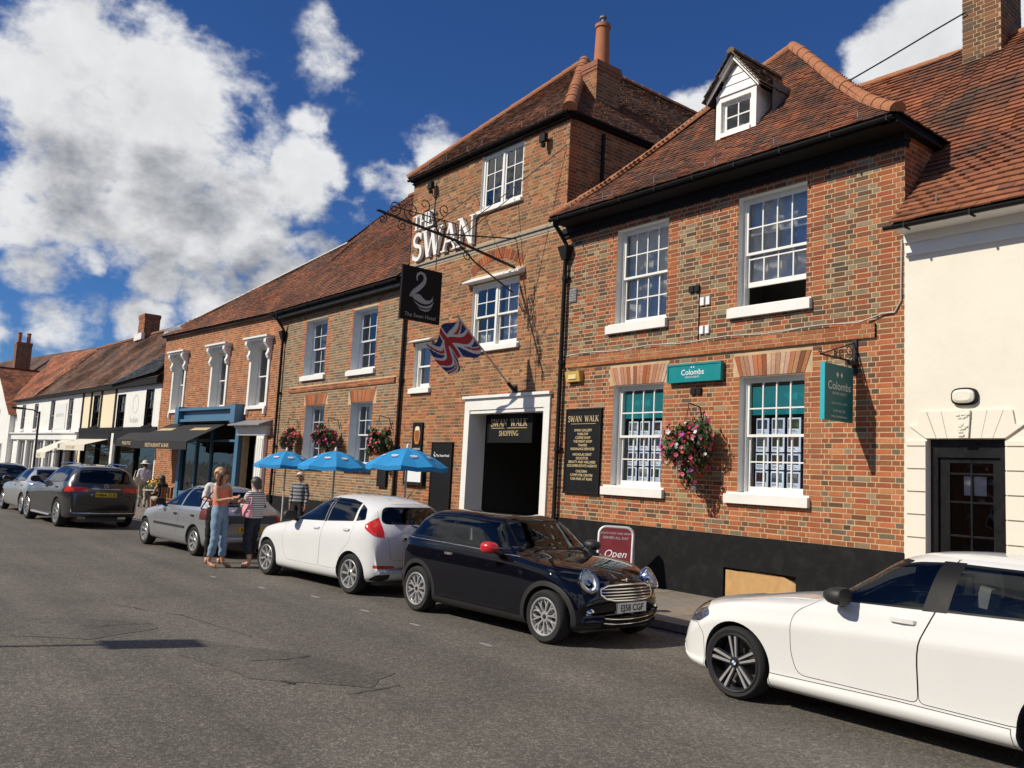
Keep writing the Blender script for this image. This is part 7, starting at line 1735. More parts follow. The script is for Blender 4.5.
# pub sign hanging on the long iron arm
BX = -14.5; FX = Frame((BX, 11.5, 0), R(90))       # u runs away from the street wall plane; d faces +x
hs = thing('hanging_sign', 'square black hanging sign with white swan outline on long iron arm', 'sign', (BX, 11.5, 6.6))
mb = MB(); mb.tube([(BX, 11.5, 6.52), (BX, 9.9, 6.78), (BX, 7.95, 6.98)], [.035, .032, .022], 8); mb.tube([(BX, 11.5, 7.18), (BX, 9.6, 6.86)], .016, 6); mb.tube([(BX, 11.48, 5.95), (BX, 10.4, 6.42), (BX, 9.9, 6.76)], .018, 6)
mb.tube([(BX, 9.9, 6.8), (BX, 8.0, 7.0)], .012, 6); arm = put(mb, 'iron_arm', M_IRON, hs, smooth=60)
def scroll(mb, cy, cz, r, turns=1.4, dirn=1, rad=.011, a0=0.):
    n = 26; pts = []
    for i in range(n+1):
        f = i/n; a = a0+dirn*turns*2*math.pi*f; q = r*(1-.8*f); pts.append((BX, cy+q*math.cos(a), cz+q*math.sin(a)))
    mb.tube(pts, rad, 5)
sc_ = MB()
for cy, cz, r, dn, a0 in ((8.35, 7.12, .16, 1, -1.5), (8.75, 7.14, .20, -1, -1.6), (9.15, 7.10, .22, 1, -1.5), (9.5, 7.02, .17, -1, -1.6), (8.1, 6.84, .10, -1, 1.5), (8.55, 6.80, .12, 1, 1.6), (9.75, 6.62, .14, -1, 1.5), (10.2, 6.52, .12, 1, 1.4)): scroll(sc_, cy, cz, r, 1.4, dn, .012, a0)
sc_.tube([(BX, 8.28, 7.14), (BX, 9.9, 7.14), (BX, 9.95, 6.85)], .012, 5); sc_.tube([(BX, 9.30, 7.0), (BX, 9.30, 7.75)], .014, 5)
for s in (-1, 1): sc_.tube([(BX, 9.30, 7.55), (BX, 9.30+s*.08, 7.62), (BX, 9.30+s*.07, 7.76)], .010, 5)
sc_.lathe([(.001, .16), (.03, .08), (.001, 0)], (BX, 9.3, 7.74), 'z', 8); scroll(sc_, 9.05, 7.36, .14, 1.2, 1, .011, -1.4); scroll(sc_, 9.55, 7.36, .14, 1.2, -1, .011, -1.7)
put(sc_, 'iron_scroll', M_IRON, hs, smooth=60)
for y in (8.78, 9.42):
    m = MB(); m.tube([(BX, y, 6.04), (BX, y, 6.86)], .010, 5); put(m, 'hanger', M_IRON, hs)
for a_, b_ in (((BX, 9.9, 6.8), (BX-.05, 11.48, 8.25)), ((BX, 9.2, 6.9), (-16.15, 11.48, 8.6)), ((BX, 9.7, 6.78), (-12.95, 11.48, 8.9))):
    m = MB(); m.tube([a_, b_], .010, 5); put(m, 'stay_rod', M_IRON, hs)
pnl = MB(); pnl.box(BX-.03, BX+.03, 8.62, 9.57, 4.92, 6.02); pb_ = put(pnl, 'sign_board', M_SIGNB, hs)
def swan_polys():
    """outline of the swan: neck ribbon and two wing strokes, unit square"""
    neck = [(.40, .74), (.375, .81), (.40, .885), (.47, .925), (.55, .90), (.585, .82), (.565, .73), (.50, .645), (.42, .565), (.345, .50), (.29, .44), (.235, .375)]
    wd = [.02, .035, .055, .06, .06, .07, .085, .10, .105, .10, .085, .03]
    out = []; n = len(neck); Ls = []; Rs = []
    for i in range(n):
        a, b = Vector(neck[max(0, i-1)]), Vector(neck[min(n-1, i+1)]); t_ = (b-a).normalized(); nn = Vector((-t_.y, t_.x))*wd[i]/2; Ls.append(Vector(neck[i])+nn); Rs.append(Vector(neck[i])-nn)
    for i in range(n-1): out.append([Rs[i], Rs[i+1], Ls[i+1], Ls[i]])
    def wing(A, B):
        m = len(A)
        for i in range(m-1): out.append([Vector(A[i]), Vector(A[i+1]), Vector(B[i+1]), Vector(B[i])])
    wing([(.25, .39), (.33, .43), (.43, .46), (.50, .44), (.56, .385), (.64, .345), (.73, .36), (.79, .42), (.80, .49)], [(.25, .39), (.31, .36), (.38, .32), (.46, .285), (.55, .265), (.64, .265), (.73, .295), (.80, .36), (.80, .49)])
    wing([(.30, .335), (.37, .28), (.46, .235), (.56, .215), (.67, .225), (.77, .28), (.835, .36)], [(.30, .335), (.40, .235), (.50, .185), (.60, .17), (.70, .185), (.79, .235), (.835, .36)])
    wing([(.42, .195), (.52, .15), (.62, .14), (.72, .165), (.79, .215)], [(.42, .195), (.52, .125), (.62, .105), (.72, .13), (.79, .215)])
    return out
FSg = Frame((BX+.0335, 9.095, 4.92), R(90)); sw_ = MB()
M_SWAN = mat('silver_sign_print', (.36, .37, .38), .5, var=.04)
for p in swan_polys():
    sw_.poly([FSg.P((q.x-.52)*.98, .12+q.y*.95, 0) for q in p])
put(sw_, 'swan_emblem', M_SWAN, hs, fix=False)
tx = MB(); add_text(tx, FSg, 'The Swan Hotel', .115, 0, .07, .001); put(tx, 'sign_lettering', M_SWAN, hs, fix=False)

# estate agent's bracket sign
CX = -6.42; FC = Frame((CX+.032, 11.02, 0), R(90))
cs = thing('projecting_sign', 'teal projecting sign with white lettering on black scroll bracket', 'sign', (CX, 11.5, 3.7))
mb = MB(); mb.box(CX-.035, CX+.035, 11.46, 11.50, 3.62, 4.14); mb.tube([(CX, 11.48, 3.80), (CX, 10.58, 3.80)], .016, 6); mb.tube([(CX, 11.48, 4.08), (CX, 10.62, 3.81)], .010, 5); BX0 = BX; BX = CX
for cy, cz, r, dn, a0 in ((11.32, 3.93, .10, 1, -1.5), (11.12, 3.88, .07, -1, -1.5), (10.95, 3.85, .05, 1, -1.5)): scroll(mb, cy, cz, r, 1.4, dn, .008, a0)
scroll(mb, 10.56, 3.84, .045, 1.2, 1, .008, -1.5); mb.box(CX-.05, CX+.05, 11.30, 11.49, 3.74, 3.80); BX = BX0; put(mb, 'bracket', M_IRON, cs, smooth=60)
for y in (10.74, 11.28):
    m = MB(); m.tube([(CX, y, 3.68), (CX, y, 3.8)], .006, 5); put(m, 'hanger', M_IRON, cs)
mb = MB(); mb.box(CX-.03, CX+.03, 10.645, 11.385, 2.90, 3.69); put(mb, 'sign_board', M_TEALD, cs)
mb = MB(); mb.box(CX-.033, CX+.033, 10.633, 10.645, 2.895, 3.695); put(mb, 'board_edge', mat('teal_edge', srgb(40, 170, 180), .4, var=.03), cs)
M_SGL = mat('pale_sign_print', (.62, .68, .66), .5, var=.03)
letters(cs, FC, [('Colombs', .165, -.0, 3.335, .001), ('ESTATE AGENTS', .05, 0, 3.265), ('SALES  LETTINGS  ADVICE', .036, 0, 3.13), ('01491 836 200', .052, 0, 3.02), ('www.colombs.co.uk', .05, 0, 2.945)], .001, M_SGL)
def leaf_marks(par, fr, u, z, d, s, M):
    m = MB()
    for q in (-1, 1):
        m.poly([fr.P(u+q*s*.9+x*s, z+y*s, d) for x, y in ((-.5, 0), (0, -.75), (.5, 0), (0, .75))])
    put(m, 'leaf_emblem', M, par, fix=False)
leaf_marks(cs, FC, 0, 3.55, .001, .06, M_SGL)
# teal fascia panel between the ground-floor windows
t = board('teal_wall_sign', 'small teal wall sign with white lettering above the flower basket', 'sign', F0, -9.86, -8.76, 3.69, 3.95, .03, .10, M_TEAL, True, .03, M_TEAL)
letters(t, F0, [('Colombs', .135, -9.33, 3.785, .0012), ('ESTATE AGENTS', .042, -9.33, 3.73)], .102, M_CARD); leaf_marks(t, F0, -9.33, 3.915, .102, .028, M_CARD)
# alarm box, junction boxes, vents, cables
t = thing('alarm_box', 'yellowed alarm box on the wall beside the drainpipe', 'alarm box', tuple(F0.P(-12.32, 3.82, 0)))
mb = MB(); mb.hexa([F0.P(-12.53, 3.83, .10), F0.P(-12.13, 3.83, .10), F0.P(-12.13, 3.83, 0), F0.P(-12.53, 3.83, 0), F0.P(-12.53, 4.03, .14), F0.P(-12.13, 4.03, .14), F0.P(-12.13, 4.06, 0), F0.P(-12.53, 4.06, 0)]); put(mb, 'case', mat('yellowed_plastic', (.58, .38, .10), .5, var=.1), t)
mb = MB(); F0.box(mb, -12.44, -12.22, 3.88, 3.98, .10, .128); put(mb, 'label_panel', mat('pale_yellow', (.68, .58, .30), .5), t)
for (u, z, lab) in ((-9.40, 5.30, 'black round wall anchor plates between the upper windows'), (-9.30, 3.50, 'small black metal boxes under the teal wall sign')):
    t = thing('wall_box', lab, 'wall fitting', tuple(F0.P(u, z, 0)))
    for k in (-.06, .06): m = MB(); F0.box(m, u+k-.05, u+k+.05, z-.05, z+.06, 0, .05); put(m, 'box', M_BLACK, t)
for z in (5.06, 4.56):
    t = thing('junction_box', 'small white double junction box, %s of the pair' % ('upper' if z > 5 else 'lower'), 'junction box', tuple(F0.P(-9.18, z, 0)))
    for k in (0, .12): m = MB(); F0.box(m, -9.26+k, -9.18+k, z-.07, z+.07, 0, .04); put(m, 'box', M_CARD, t)
def cable(label, pts, r, M): mb = MB(); mb.tube(pts, r, 6); o = put(mb, 'cable', M, smooth=60); return tag(o, label, 'cable')
cable('thin dark cable down the wall between the upper windows', [F0.P(-9.30, 5.25, .015), F0.P(-9.29, 4.8, .02), F0.P(-9.30, 4.36, .015)], .008, M_BLACK)
cable('pale cable sagging along the brick string course', [F0.P(-12.6, 4.36, .06)]+[F0.P(-12.5+i*.35, 4.375+.02*math.sin(i*1.3), .06) for i in range(1, 18)]+[F0.P(-6.35, 4.36, .07), F0.P(-6.0, 4.46, .03), F0.P(-5.83, 4.46, .02), F0.P(-5.74, 4.62, .02), F0.P(-5.73, 5.5, .02)], .012, mat('pale_cable', (.5, .47, .42), .6))
cable('black overhead wire crossing the sky to the chimney', [(lambda q, Y: (q[0], Y, q[1]))(wallz(px, py, 14.5), 14.5) for px, py in ((966, 12), (930, 33), (890, 57), (840, 86), (800, 108))], .014, M_BLACK)
t = thing('wall_vent', 'small dark grille on wall beside the tall drainpipe', 'vent', tuple(F0.P(-12.52, 5.6, 0))); m = MB(); F0.box(m, -12.62, -12.42, 5.48, 5.75, 0, .03)
for k in range(5): F0.box(m, -12.60, -12.44, 5.50+k*.05, 5.525+k*.05, .03, .04)
put(m, 'grille', M_LEAD, t)
# boards on the inn
t = board('beer_sign', 'narrow black sign with orange beer glass logo above blue parasol', 'sign', F0, -18.22, -17.78, 1.9, 3.12, .01, .05, M_SIGNB)
m = MB(); um, zm = -18.0, 2.78; pts = []
pr = [(-.10, .20), (-.135, .10), (-.13, -.05), (-.07, -.20), (.07, -.20), (.13, -.05), (.135, .10), (.10, .20)]
m.poly([F0.P(um+x, zm+y, .052) for x, y in pr]); put(m, 'glass_emblem', mat('beer_orange', (.55, .20, .05), .5), t, fix=False)
m = MB(); m.poly([F0.P(um+x*.72, zm+y*.72, .0535) for x, y in pr]); put(m, 'glass_emblem', mat('beer_brown', (.25, .09, .03), .5), t, fix=False)
m = MB(); m.poly([F0.P(um+x, zm+.14+y, .055) for x, y in ((-.09, 0), (.09, 0), (.10, .06), (.05, .10), (-.05, .10), (-.10, .06))]); put(m, 'foam_emblem', mat('beer_foam', (.75, .68, .45), .5), t, fix=False)
letters(t, F0, [('HOUSE ALES', .06, um, 2.44, .001), ('BAR FOOD', .05, um, 2.36), ('OPEN DAILY', .05, um, 2.28)], .052, M_CARD)
t = board('menu_case', 'wall menu case with white sheet in black frame under beer sign', 'notice case', F0, -18.38, -17.62, 1.62, 2.02, .01, .10, M_BLACK, True, .06, M_BLACK); m = MB(); F0.box(m, -18.36, -17.64, 1.64, 2.0, .1, .104); put(m, 'menu_sheet', M_CARD, t)
t = board('notice_board', 'tall plain black notice board beside the passage doorway', 'sign', F0, -17.27, -16.47, .98, 2.60, .01, .05, M_SIGNB, True, .03, M_BLACK); letters(t, F0, [('The Swan Hotel', .085, -16.82, 2.28, .001)], .052, M_CARD)
FSn = Frame((-17.16, 11.5-.052, 2.27), 0); m = MB()
for p in swan_polys(): m.poly([FSn.P((q.x-.52)*.17, -.02+q.y*.15, 0) for q in p])
put(m, 'swan_emblem', M_CARD, t, fix=False)
t = thing('wall_plaque', 'dark letter box plate under the hanging basket beside the drainpipe', 'plaque', tuple(F0.P(-19.55, 1.7, 0))); m = MB(); F0.box(m, -19.8, -19.35, 1.45, 2.05, 0, .08); put(m, 'plate', M_BLACK, t)
# union flag
FXp = -14.26; fb, ft = Vector((FXp, 11.5, 3.72)), Vector((FXp, 9.88, 5.12))
fl = thing('union_flag', 'red white and blue flag flying from slanted pole above doorway', 'flag', tuple(fb))
m = MB(); m.tube([fb+Vector((0, -.02, .0)), ft], .018, 8); m.lathe([(.001, .05), (.03, .02), (.001, -.02)], ft, 'z', 8); put(m, 'flag_pole', mat('pale_flag_pole', (.5, .45, .36), .5), fl, smooth=40)
m = MB(); m.tube([fb+Vector((0, .0, -.0)), fb.lerp(ft, .13)], .04, 8); m.box(FXp-.07, FXp+.07, 11.46, 11.5, 3.6, 3.85); put(m, 'pole_socket', M_IRON, fl)
nu, nv = 60, 40; V_ = []; pd = (ft-fb).normalized(); a0 = fb.lerp(ft, .58); hoist = (ft-fb).length*.40
wind = Vector((-.86, -.10, -.36)).normalized()
fm = MB()
def fp(i, j):
    u, v = i/nu, j/nv; p = a0+pd*hoist*v + wind*1.15*u
    w = .11*math.sin(5.2*u*1.6+1.1*v+.4)*min(1, u*3)+.06*math.sin(11*u-3*v)*u; s = Vector((.10, .75, -.4)).normalized()
    return p + s*w*1.3 + Vector((0, 0, -.05*u*u*(1-.5*v)-.05*math.sin(6*u+4*v)*u)) + Vector((0.02*math.sin(7*v), 0, 0))
P_ = [[fp(i, j) for j in range(nv+1)] for i in range(nu+1)]
def jack(u, v):      # u along the fly 0..1 (2 units), v along the hoist 0..1
    x, y = u*60-30, v*30-15
    if abs(x) < 3 or abs(y) < 3: return 1
    if abs(x) < 5 or abs(y) < 5: return 0
    d1, d2 = (x*15-y*30)/math.hypot(15, 30), (x*15+y*30)/math.hypot(15, 30)
    for d in (d1, d2):
        up_ = (d > 0) if x*1 > 0 else (d < 0)
        if abs(d) < 2.0 and up_: return 1
    if abs(d1) < 3 or abs(d2) < 3: return 0
    return 2
base = 0; fm.v = [tuple(p) for r_ in P_ for p in r_]
for i in range(nu):
    for j in range(nv):
        fm.f.append((i*(nv+1)+j, (i+1)*(nv+1)+j, (i+1)*(nv+1)+j+1, i*(nv+1)+j+1)); fm.m.append(jack((i+.5)/nu, (j+.5)/nv)); fm.t.append(None)
put(fm, 'flag_cloth', [mat('flag_white', (.72, .72, .72), .8, var=.03), mat('flag_red', (.50, .03, .04), .8, var=.03), mat('flag_blue', (.025, .035, .17), .8, var=.03)], fl, smooth=80, fix=False)

# hanging baskets
M_LEAFM = [mat('leaf_%s' % n, c, .6, var=.2) for n, c in (('mid', (.045, .085, .022)), ('dark', (.022, .05, .016)), ('fresh', (.10, .14, .04)))]
M_FLW = [mat('petal_%s' % n, c, .6, var=.1) for n, c in (('crimson', (.46, .02, .05)), ('pink', (.66, .11, .19)), ('magenta', (.36, .03, .28)), ('red', (.62, .05, .03)), ('white', (.7, .68, .66)))]
def basket(label, c, rad, seed, mix, trail=.5, zs=1.0, magenta_left=False, nf=170):
    rr = random.Random(seed); t = thing('hanging_basket', label, 'flower basket', tuple(c), group='flower baskets hung on the walls'); c = Vector(c)
    m = MB(); m.lathe([(.001, -.26), (.10, -.24), (.17, -.12), (.20, 0), (.185, 0), (.15, -.1), (.001, -.2)], c, 'z', 18); put(m, 'basket', M_IRON, t, smooth=40)
    m = MB()
    for k in range(3): a = k*2.09+.5; m.tube([c+Vector((.19*math.cos(a), .19*math.sin(a), 0)), c+Vector((0, 0, .52))], .005, 4)
    top = c+Vector((0, 0, .52)); wy = 11.5; m.tube([top, top+Vector((0, 0, .06)), Vector((c.x, wy-.08, top.z+.02)), Vector((c.x, wy, top.z-.25))], .012, 5); put(m, 'chain_bracket', M_IRON, t)
    lf = MB(); fl_ = MB()
    cl = [(Vector((rr.gauss(0, .5), rr.gauss(0, .5), rr.gauss(-.15, .5)))*rad, rr.uniform(.4, .62)*rad) for _ in range(20)]
    def pt(edge):
        q, r_ = rr.choice(cl); d = Vector((rr.gauss(0, 1), rr.gauss(0, 1), rr.gauss(0, 1))).normalized()
        p = q+d*r_*(rr.uniform(.75, 1.0) if edge else rr.uniform(.3, 1)); p.z = p.z*zs*(1.25 if p.z < 0 else 1)-trail*rad*max(0, rr.gauss(.2, .3)); l = p.length
        if p.y > rad*.8: p.y = rad*.8
        return p, d
    for _ in range(4200):
        p, d = pt(False); s = rr.uniform(.022, .05); a = Vector((rr.gauss(0, 1), rr.gauss(0, 1), rr.gauss(0, 1))); n = (d+a*.5).normalized(); x = n.cross(Vector((0, 0, 1)))
        if x.length < .1: continue
        x.normalize(); y = n.cross(x); P = c+p; lf.quad(P-x*s*.5, P+y*s, P+x*s*.5, P-y*s*.9, rr.choice((0, 0, 1, 1, 2)))
    for _ in range(nf):
        p, d = pt(True); s = rr.uniform(.022, .042); n = (d+Vector((0, -.5, .2))+Vector((rr.gauss(0, .3), rr.gauss(0, .3), rr.gauss(0, .3)))).normalized(); x = n.cross(Vector((0, 0, 1)))
        if x.length < .1: continue
        x.normalize(); y = n.cross(x); P = c+p+d*.02; col = rr.choice(mix)
        if magenta_left and p.x < -rad*.55: col = 2
        for k in range(5):
            a0_, a1_ = k*1.257, k*1.257+1.1; fl_.quad(P, P+(x*math.cos(a0_)+y*math.sin(a0_))*s+n*.008, P+(x*math.cos((a0_+a1_)/2)+y*math.sin((a0_+a1_)/2))*s*1.25+n*.012, P+(x*math.cos(a1_)+y*math.sin(a1_))*s+n*.008, col)
    put(lf, 'foliage', M_LEAFM, t, stuff=True, fix=False); put(fl_, 'flowers', M_FLW, t, stuff=True, fix=False)
basket('large basket of pink and crimson flowers on brick wall between teal signed windows', (-9.16, 11.12, 2.68), .33, 1, (0, 0, 0, 1, 1, 3, 2, 4), .25, 1.15, True, 330)
for i, (px, py, r_, mix, lab) in enumerate(((287, 437, .25, (0, 0, 2, 3), 'crimson flower basket beside white door pillar, leftmost of the wall baskets'), (327, 438, .27, (0, 2, 1, 0), 'purple and crimson flower basket between the two lower wing windows'), (378, 438, .29, (0, 3, 1), 'mostly green flower basket with red blooms beside the drainpipe'))):
    X_, Z_ = wallz(px, py, 11.12); basket(lab, (X_, 11.12, Z_), r_, 10+i, mix, .1, 1.1, False, 110 if i == 2 else 200)

# parasols
M_PARA = mat('blue_parasol_canvas', srgb(30, 136, 196), .75, var=.06, vscale=4); M_LOGO = mat('white_print', (.70, .70, .72), .7, var=.05); M_PLOGO = mat('pink_print', (.45, .25, .35), .7); M_POLE = mat('white_parasol_pole', (.6, .6, .58), .5)
def parasol(label, x, y, zt, rad, rot, tilt=0.):
    t = thing('parasol', label, 'parasol', (x, y, .12), 0, 'blue parasols in front of the inn'); n = 8
    ze = zt-.36; mb = MB(); NV = 6
    def P(a, f):
        sag = -.05*math.sin(math.pi*f)*0; z = zt-(zt-ze)*(f**1.6); r_ = rad*f; return Vector((x+r_*math.cos(a), y+r_*math.sin(a), z+.0))
    for k in range(n):
        a0_, a1_ = rot+2*math.pi*k/n, rot+2*math.pi*(k+1)/n
        for i in range(NV):
            f0, f1 = i/NV, (i+1)/NV
            A, B, C, D_ = P(a0_, f0), P(a1_, f0), P(a1_, f1), P(a0_, f1); m0, m1 = (A+B)/2-Vector((0, 0, .03*f0)), (D_+C)/2-Vector((0, 0, .03*f1))
            if i == 0: mb.poly([A, D_, m1]); mb.poly([A, m1, C])
            else: mb.quad(A, D_, m1, m0); mb.quad(m0, m1, C, B)
        A, B = P(a0_, 1), P(a1_, 1); M_ = (A+B)/2-Vector((0, 0, .03))
        for p, q in ((A, M_), (M_, B)): mb.quad(p, q, q-Vector((0, 0, .085)), p-Vector((0, 0, .085)))
    can = put(mb, 'canopy', M_PARA, t, smooth=25, fix=False)
    mb = MB(); mb.tube([(x, y, .2), (x, y, zt+.06)], .022, 10); mb.lathe([(.001, .1), (.03, .06), (.035, .0)], (x, y, zt), 'z', 10); put(mb, 'pole', M_POLE, t, smooth=40)
    mb = MB(); mb.lathe([(.25, .125), (.25, .18), (.20, .22), (.05, .25), (.04, .45), (.001, .45)], (x, y, 0), 'z', 20); put(mb, 'base', M_PLAST, t, smooth=40)
    for k in range(n):
        a = rot+2*math.pi*k/n; m = MB(); m.tube([P(a, .03)-Vector((0, 0, .03)), P(a, .5)-Vector((0, 0, .02)), P(a, .98)-Vector((0, 0, .015))], .008, 5); put(m, 'rib', M_POLE, t)
        am = a+math.pi/n; c_ = (P(a, .62)+P(a+2*math.pi/n, .62))/2; e1 = (P(a+2*math.pi/n, .62)-P(a, .62)).normalized(); e2 = ((P(a, .8)+P(a+2*math.pi/n, .8))/2-c_).normalized(); nn = e1.cross(e2); nn = nn if nn.z > 0 else -nn
        m = MB(); q = c_+nn*.006-Vector((0, 0, .012))
        for (dx, w_, h_, mi) in ((-.05, .03, .045, 0), (.0, .02, .06, 0), (.045, .03, .04, 0)): m.quad(*[q+e1*(dx+sx*w_*.8)+e2*(sy*h_*.6)+nn*.012 for sx, sy in ((-1, -1), (1, -1), (1, 1), (-1, 1))], mi)
        m.quad(*[q+e1*(sx*.06)+e2*(.05+sy*.012)+nn*.012 for sx, sy in ((-1, -1), (1, -1), (1, 1), (-1, 1))], 1); put(m, 'printed_logo', [M_LOGO, M_PLOGO], can, fix=False)
    return t
for lab, px, py, Y, rd, ro in (('blue parasol with white print nearest the shop door, left of the three', 287, 451, 9.35, .80, .2), ('blue parasol with white print, middle one of the three', 336, 451, 9.25, .84, .35), ('blue parasol with white print nearest the passage doorway, right of the three', 408, 448, 9.2, .84, .1)):
    X_, Z_ = wallz(px, py, Y); parasol(lab, X_, Y, Z_, rd, ro)
# A-board
sbx, sbz = wallz(616, 545, 10.75)
sb = thing('sandwich_board', 'red sandwich board in rounded silver frame leaning by the black plinth', 'sign', (sbx, 10.75, .12))
FSB = Frame((sbx, 10.75, .12), R(38))
def rr_(w, h, r, n=6):
    out = []
    for cx, cy, a0_ in ((w/2-r, h-r, 0), (-w/2+r, h-r, 90), (-w/2+r, r, 180), (w/2-r, r, 270)):
        rad_ = r if cy > h/2 else .03
        for k in range(n+1): a = R(a0_+90*k/n); out.append((cx+r*math.cos(a), cy+r*math.sin(a)))
    return out
for s, nm in ((1, 'front_panel'), (-1, 'back_panel')):
    tl = lambda a, y, b, s=s: FSB.P(a, b, s*(y+.26-.24*b/1.0))
    m = MB(); m.prism(rr_(.54, .98, .10), -.012, .012, 0, tl); p = put(m, nm, mat('maroon_board', (.16, .012, .016), .4, var=.15), sb)
    o = rr_(.58, 1.01, .12); m = MB(); m.tube([tl(a, .0, b-.015) for a, b in o+o[:1]], .026, 8); put(m, 'frame', mat('silver_frame', (.62, .62, .62), .4, metal=.5), sb, smooth=60)
    if s == 1:
        for tx_, sz, z_, M_ in (('GOOD FOOD AND DRINK', .045, .88, M_GREYL), ('SERVED ALL DAY', .058, .80, M_GREYL), ('Open', .17, .50, M_CARD)):
            v, f = text_polys(tx_, sz, 'CENTER', .0, 1., .3 if tx_ == 'Open' else 0.); m = MB(); m.v = [tuple(tl(p_[0], .0145, z_+p_[1])) for p_ in v]; m.f = f; m.m = [0]*len(f); m.t = [None]*len(f); put(m, 'lettering', M_, sb, fix=False)
# shop awnings
M_AWN = mat('black_awning_canvas', (.016, .016, .017), .8, var=.2, vscale=3)
def awning(label, u0, u1, zw, zf, out_, text, M=M_AWN, cat='awning', slats=True):
    t = thing('awning', label, cat, tuple(FB.P((u0+u1)/2, zw, 0))); m = MB(); n = 8
    for k in range(n):
        a, b = u0+(u1-u0)*k/n, u0+(u1-u0)*(k+1)/n
        m.hexa([FB.P(a, zf, out_), FB.P(b, zf, out_), FB.P(b, zw-.02, .02), FB.P(a, zw-.02, .02), FB.P(a, zf+.02, out_), FB.P(b, zf+.02, out_), FB.P(b, zw, .02), FB.P(a, zw, .02)])
    c = put(m, 'canopy', M, t); m = MB(); FB.box(m, u0, u1, zf-.27, zf+.01, out_, out_+.015); v = put(m, 'valance', M, t)
    m = MB(); add_text(m, FB, text, .2, (u0+u1)/2, zf-.2, out_+.02, sx=1.25, bold=.004); put(m, 'valance_lettering', M_GOLD, t, fix=False)
    for u in (u0+.05, u1-.05): m = MB(); m.tube([FB.P(u, zw-.6, .03), FB.P(u, zf, out_-.02)], .02, 6); put(m, 'arm', M_IRON, t)
    return t, c
t, c = awning('black canvas awning with gold lettering on valance beside blue shopfront', -8.4, -3.0, 3.32, 2.52, 1.5, 'RESTAURANT & BAR')
for u in (-7.4, -4.2):
    m = MB(); sl_ = (3.32-2.52)/1.5; T_ = lambda a, b: FB.P(u+a, 3.32-.45*sl_-b*.5*sl_+.025, .45+b*.5); m.quad(T_(-.75, .4), T_(.75, .4), T_(.75, 0), T_(-.75, 0)); put(m, 'gold_emblem', M_GOLD, t, fix=False)
awning('black awning over the restaurant in the white house', -12.8, -9.9, 3.0, 2.62, .6, 'FINE FOOD')
awning('white fronted awning over the small dark shop', -19.6, -15.4, 2.7, 2.35, 1.1, 'TEA ROOMS', mat('cream_awning', (.66, .62, .52), .8, var=.08))
awning('cream sloping awning over the white shopfront', -22.6, -20.3, 2.65, 1.9, 1.4, 'DELI', mat('cream_awning', (.66, .62, .52), .8))
# lamp post in front of the white shops
lp_ = thing('lamp_post', 'slim dark lamp post in front of the cream and timber house', 'lamp post', tuple(FB.P(-20.2, .1, 1.9))); q = FB.P(-20.2, 0, 1.9)
m = MB(); m.lathe([(.09, .1), (.09, .9), (.055, 1.0), (.05, 3.9), (.001, 3.9)], q, 'z', 12); put(m, 'post', M_IRON, lp_, smooth=40); m = MB(); m.tube([q+Vector((0, 0, 3.8)), q+Vector((.1, -.3, 3.95)), q+Vector((.15, -.9, 3.98))], .03, 8); m.box(q.x, q.x+.3, q.y-1.25, q.y-.8, 3.93, 4.03); put(m, 'lamp_head', M_IRON, lp_)
# cafe furniture
def cafe_table(label, x, y):
    t = thing('cafe_table', label, 'table', (x, y, .11)); m = MB(); m.lathe([(.001, .84), (.34, .84), (.35, .825), (.34, .81), (.001, .81)], (x, y, 0), 'z', 24); put(m, 'table_top', mat('pale_table_top', (.5, .48, .44), .5), t, smooth=40)
    m = MB(); m.lathe([(.03, .81), (.025, .2), (.2, .14), (.22, .11), (.001, .11)], (x, y, 0), 'z', 14); put(m, 'pedestal', M_IRON, t, smooth=40); return t
def cafe_chair(label, x, y, rz, M):
    t = thing('cafe_chair', label, 'chair', (x, y, .11), rz)
    m = MB(); m.box(-.2, .2, -.2, .2, .43, .46); putl(m, 'seat', M, t)
    for k in range(4): m = MB(); m.box(-.215, -.195, -.19+k*.1, -.12+k*.1, .50, .86); putl(m, 'back_slat', M, t)
    for sx in (-1, 1):
        for sy in (-1, 1): m = MB(); m.tube([(sx*.18, sy*.18, .43), (sx*.22, sy*.19, .0)], .014, 6); putl(m, 'leg', M, t)
    for sy in (-1, 1): m = MB(); m.tube([(-.2, sy*.19, .43), (-.23, sy*.19, .88)], .014, 6); putl(m, 'back_post', M, t)
    return t
M_WCH = mat('white_chair_paint', (.68, .67, .64), .5); M_WOODC = mat('brown_chair_wood', (.16, .075, .035), .55)
cafe_table('round cafe table beside the seated person', -29.75, 8.7); cafe_chair('wooden cafe chair under the seated person', -28.9, 8.78, R(190), M_WOODC); cafe_chair('white slatted cafe chair behind the silver hatchback', -30.6, 8.3, R(20), M_WCH)
pl = thing('flower_planter', 'planter full of yellow flowers by the restaurant doorway', 'planter', (-31.6, 9.3, .11)); m = MB(); m.lathe([(.001, .11), (.20, .11), (.27, .75), (.24, .76), (.001, .7)], (-31.6, 9.3, 0), 'z', 16); put(m, 'pot', M_PLAST, pl, smooth=40)
rr = random.Random(3); lf = MB(); fw = MB()
for k in range(500):
    d = Vector((rr.gauss(0, 1), rr.gauss(0, 1), abs(rr.gauss(0, 1)))).normalized(); p = Vector((-31.6, 9.3, .8))+d*rr.uniform(.15, .45); s = rr.uniform(.03, .06); x = d.cross(Vector((0, 0, 1))).normalized(); y = d.cross(x); (fw if k % 3 == 0 else lf).quad(p-x*s, p+y*s, p+x*s, p-y*s)
put(lf, 'foliage', M_LEAFM[0], pl, stuff=True, fix=False); put(fw, 'flowers', mat('yellow_petal', (.75, .42, .02), .6), pl, stuff=True, fix=False)
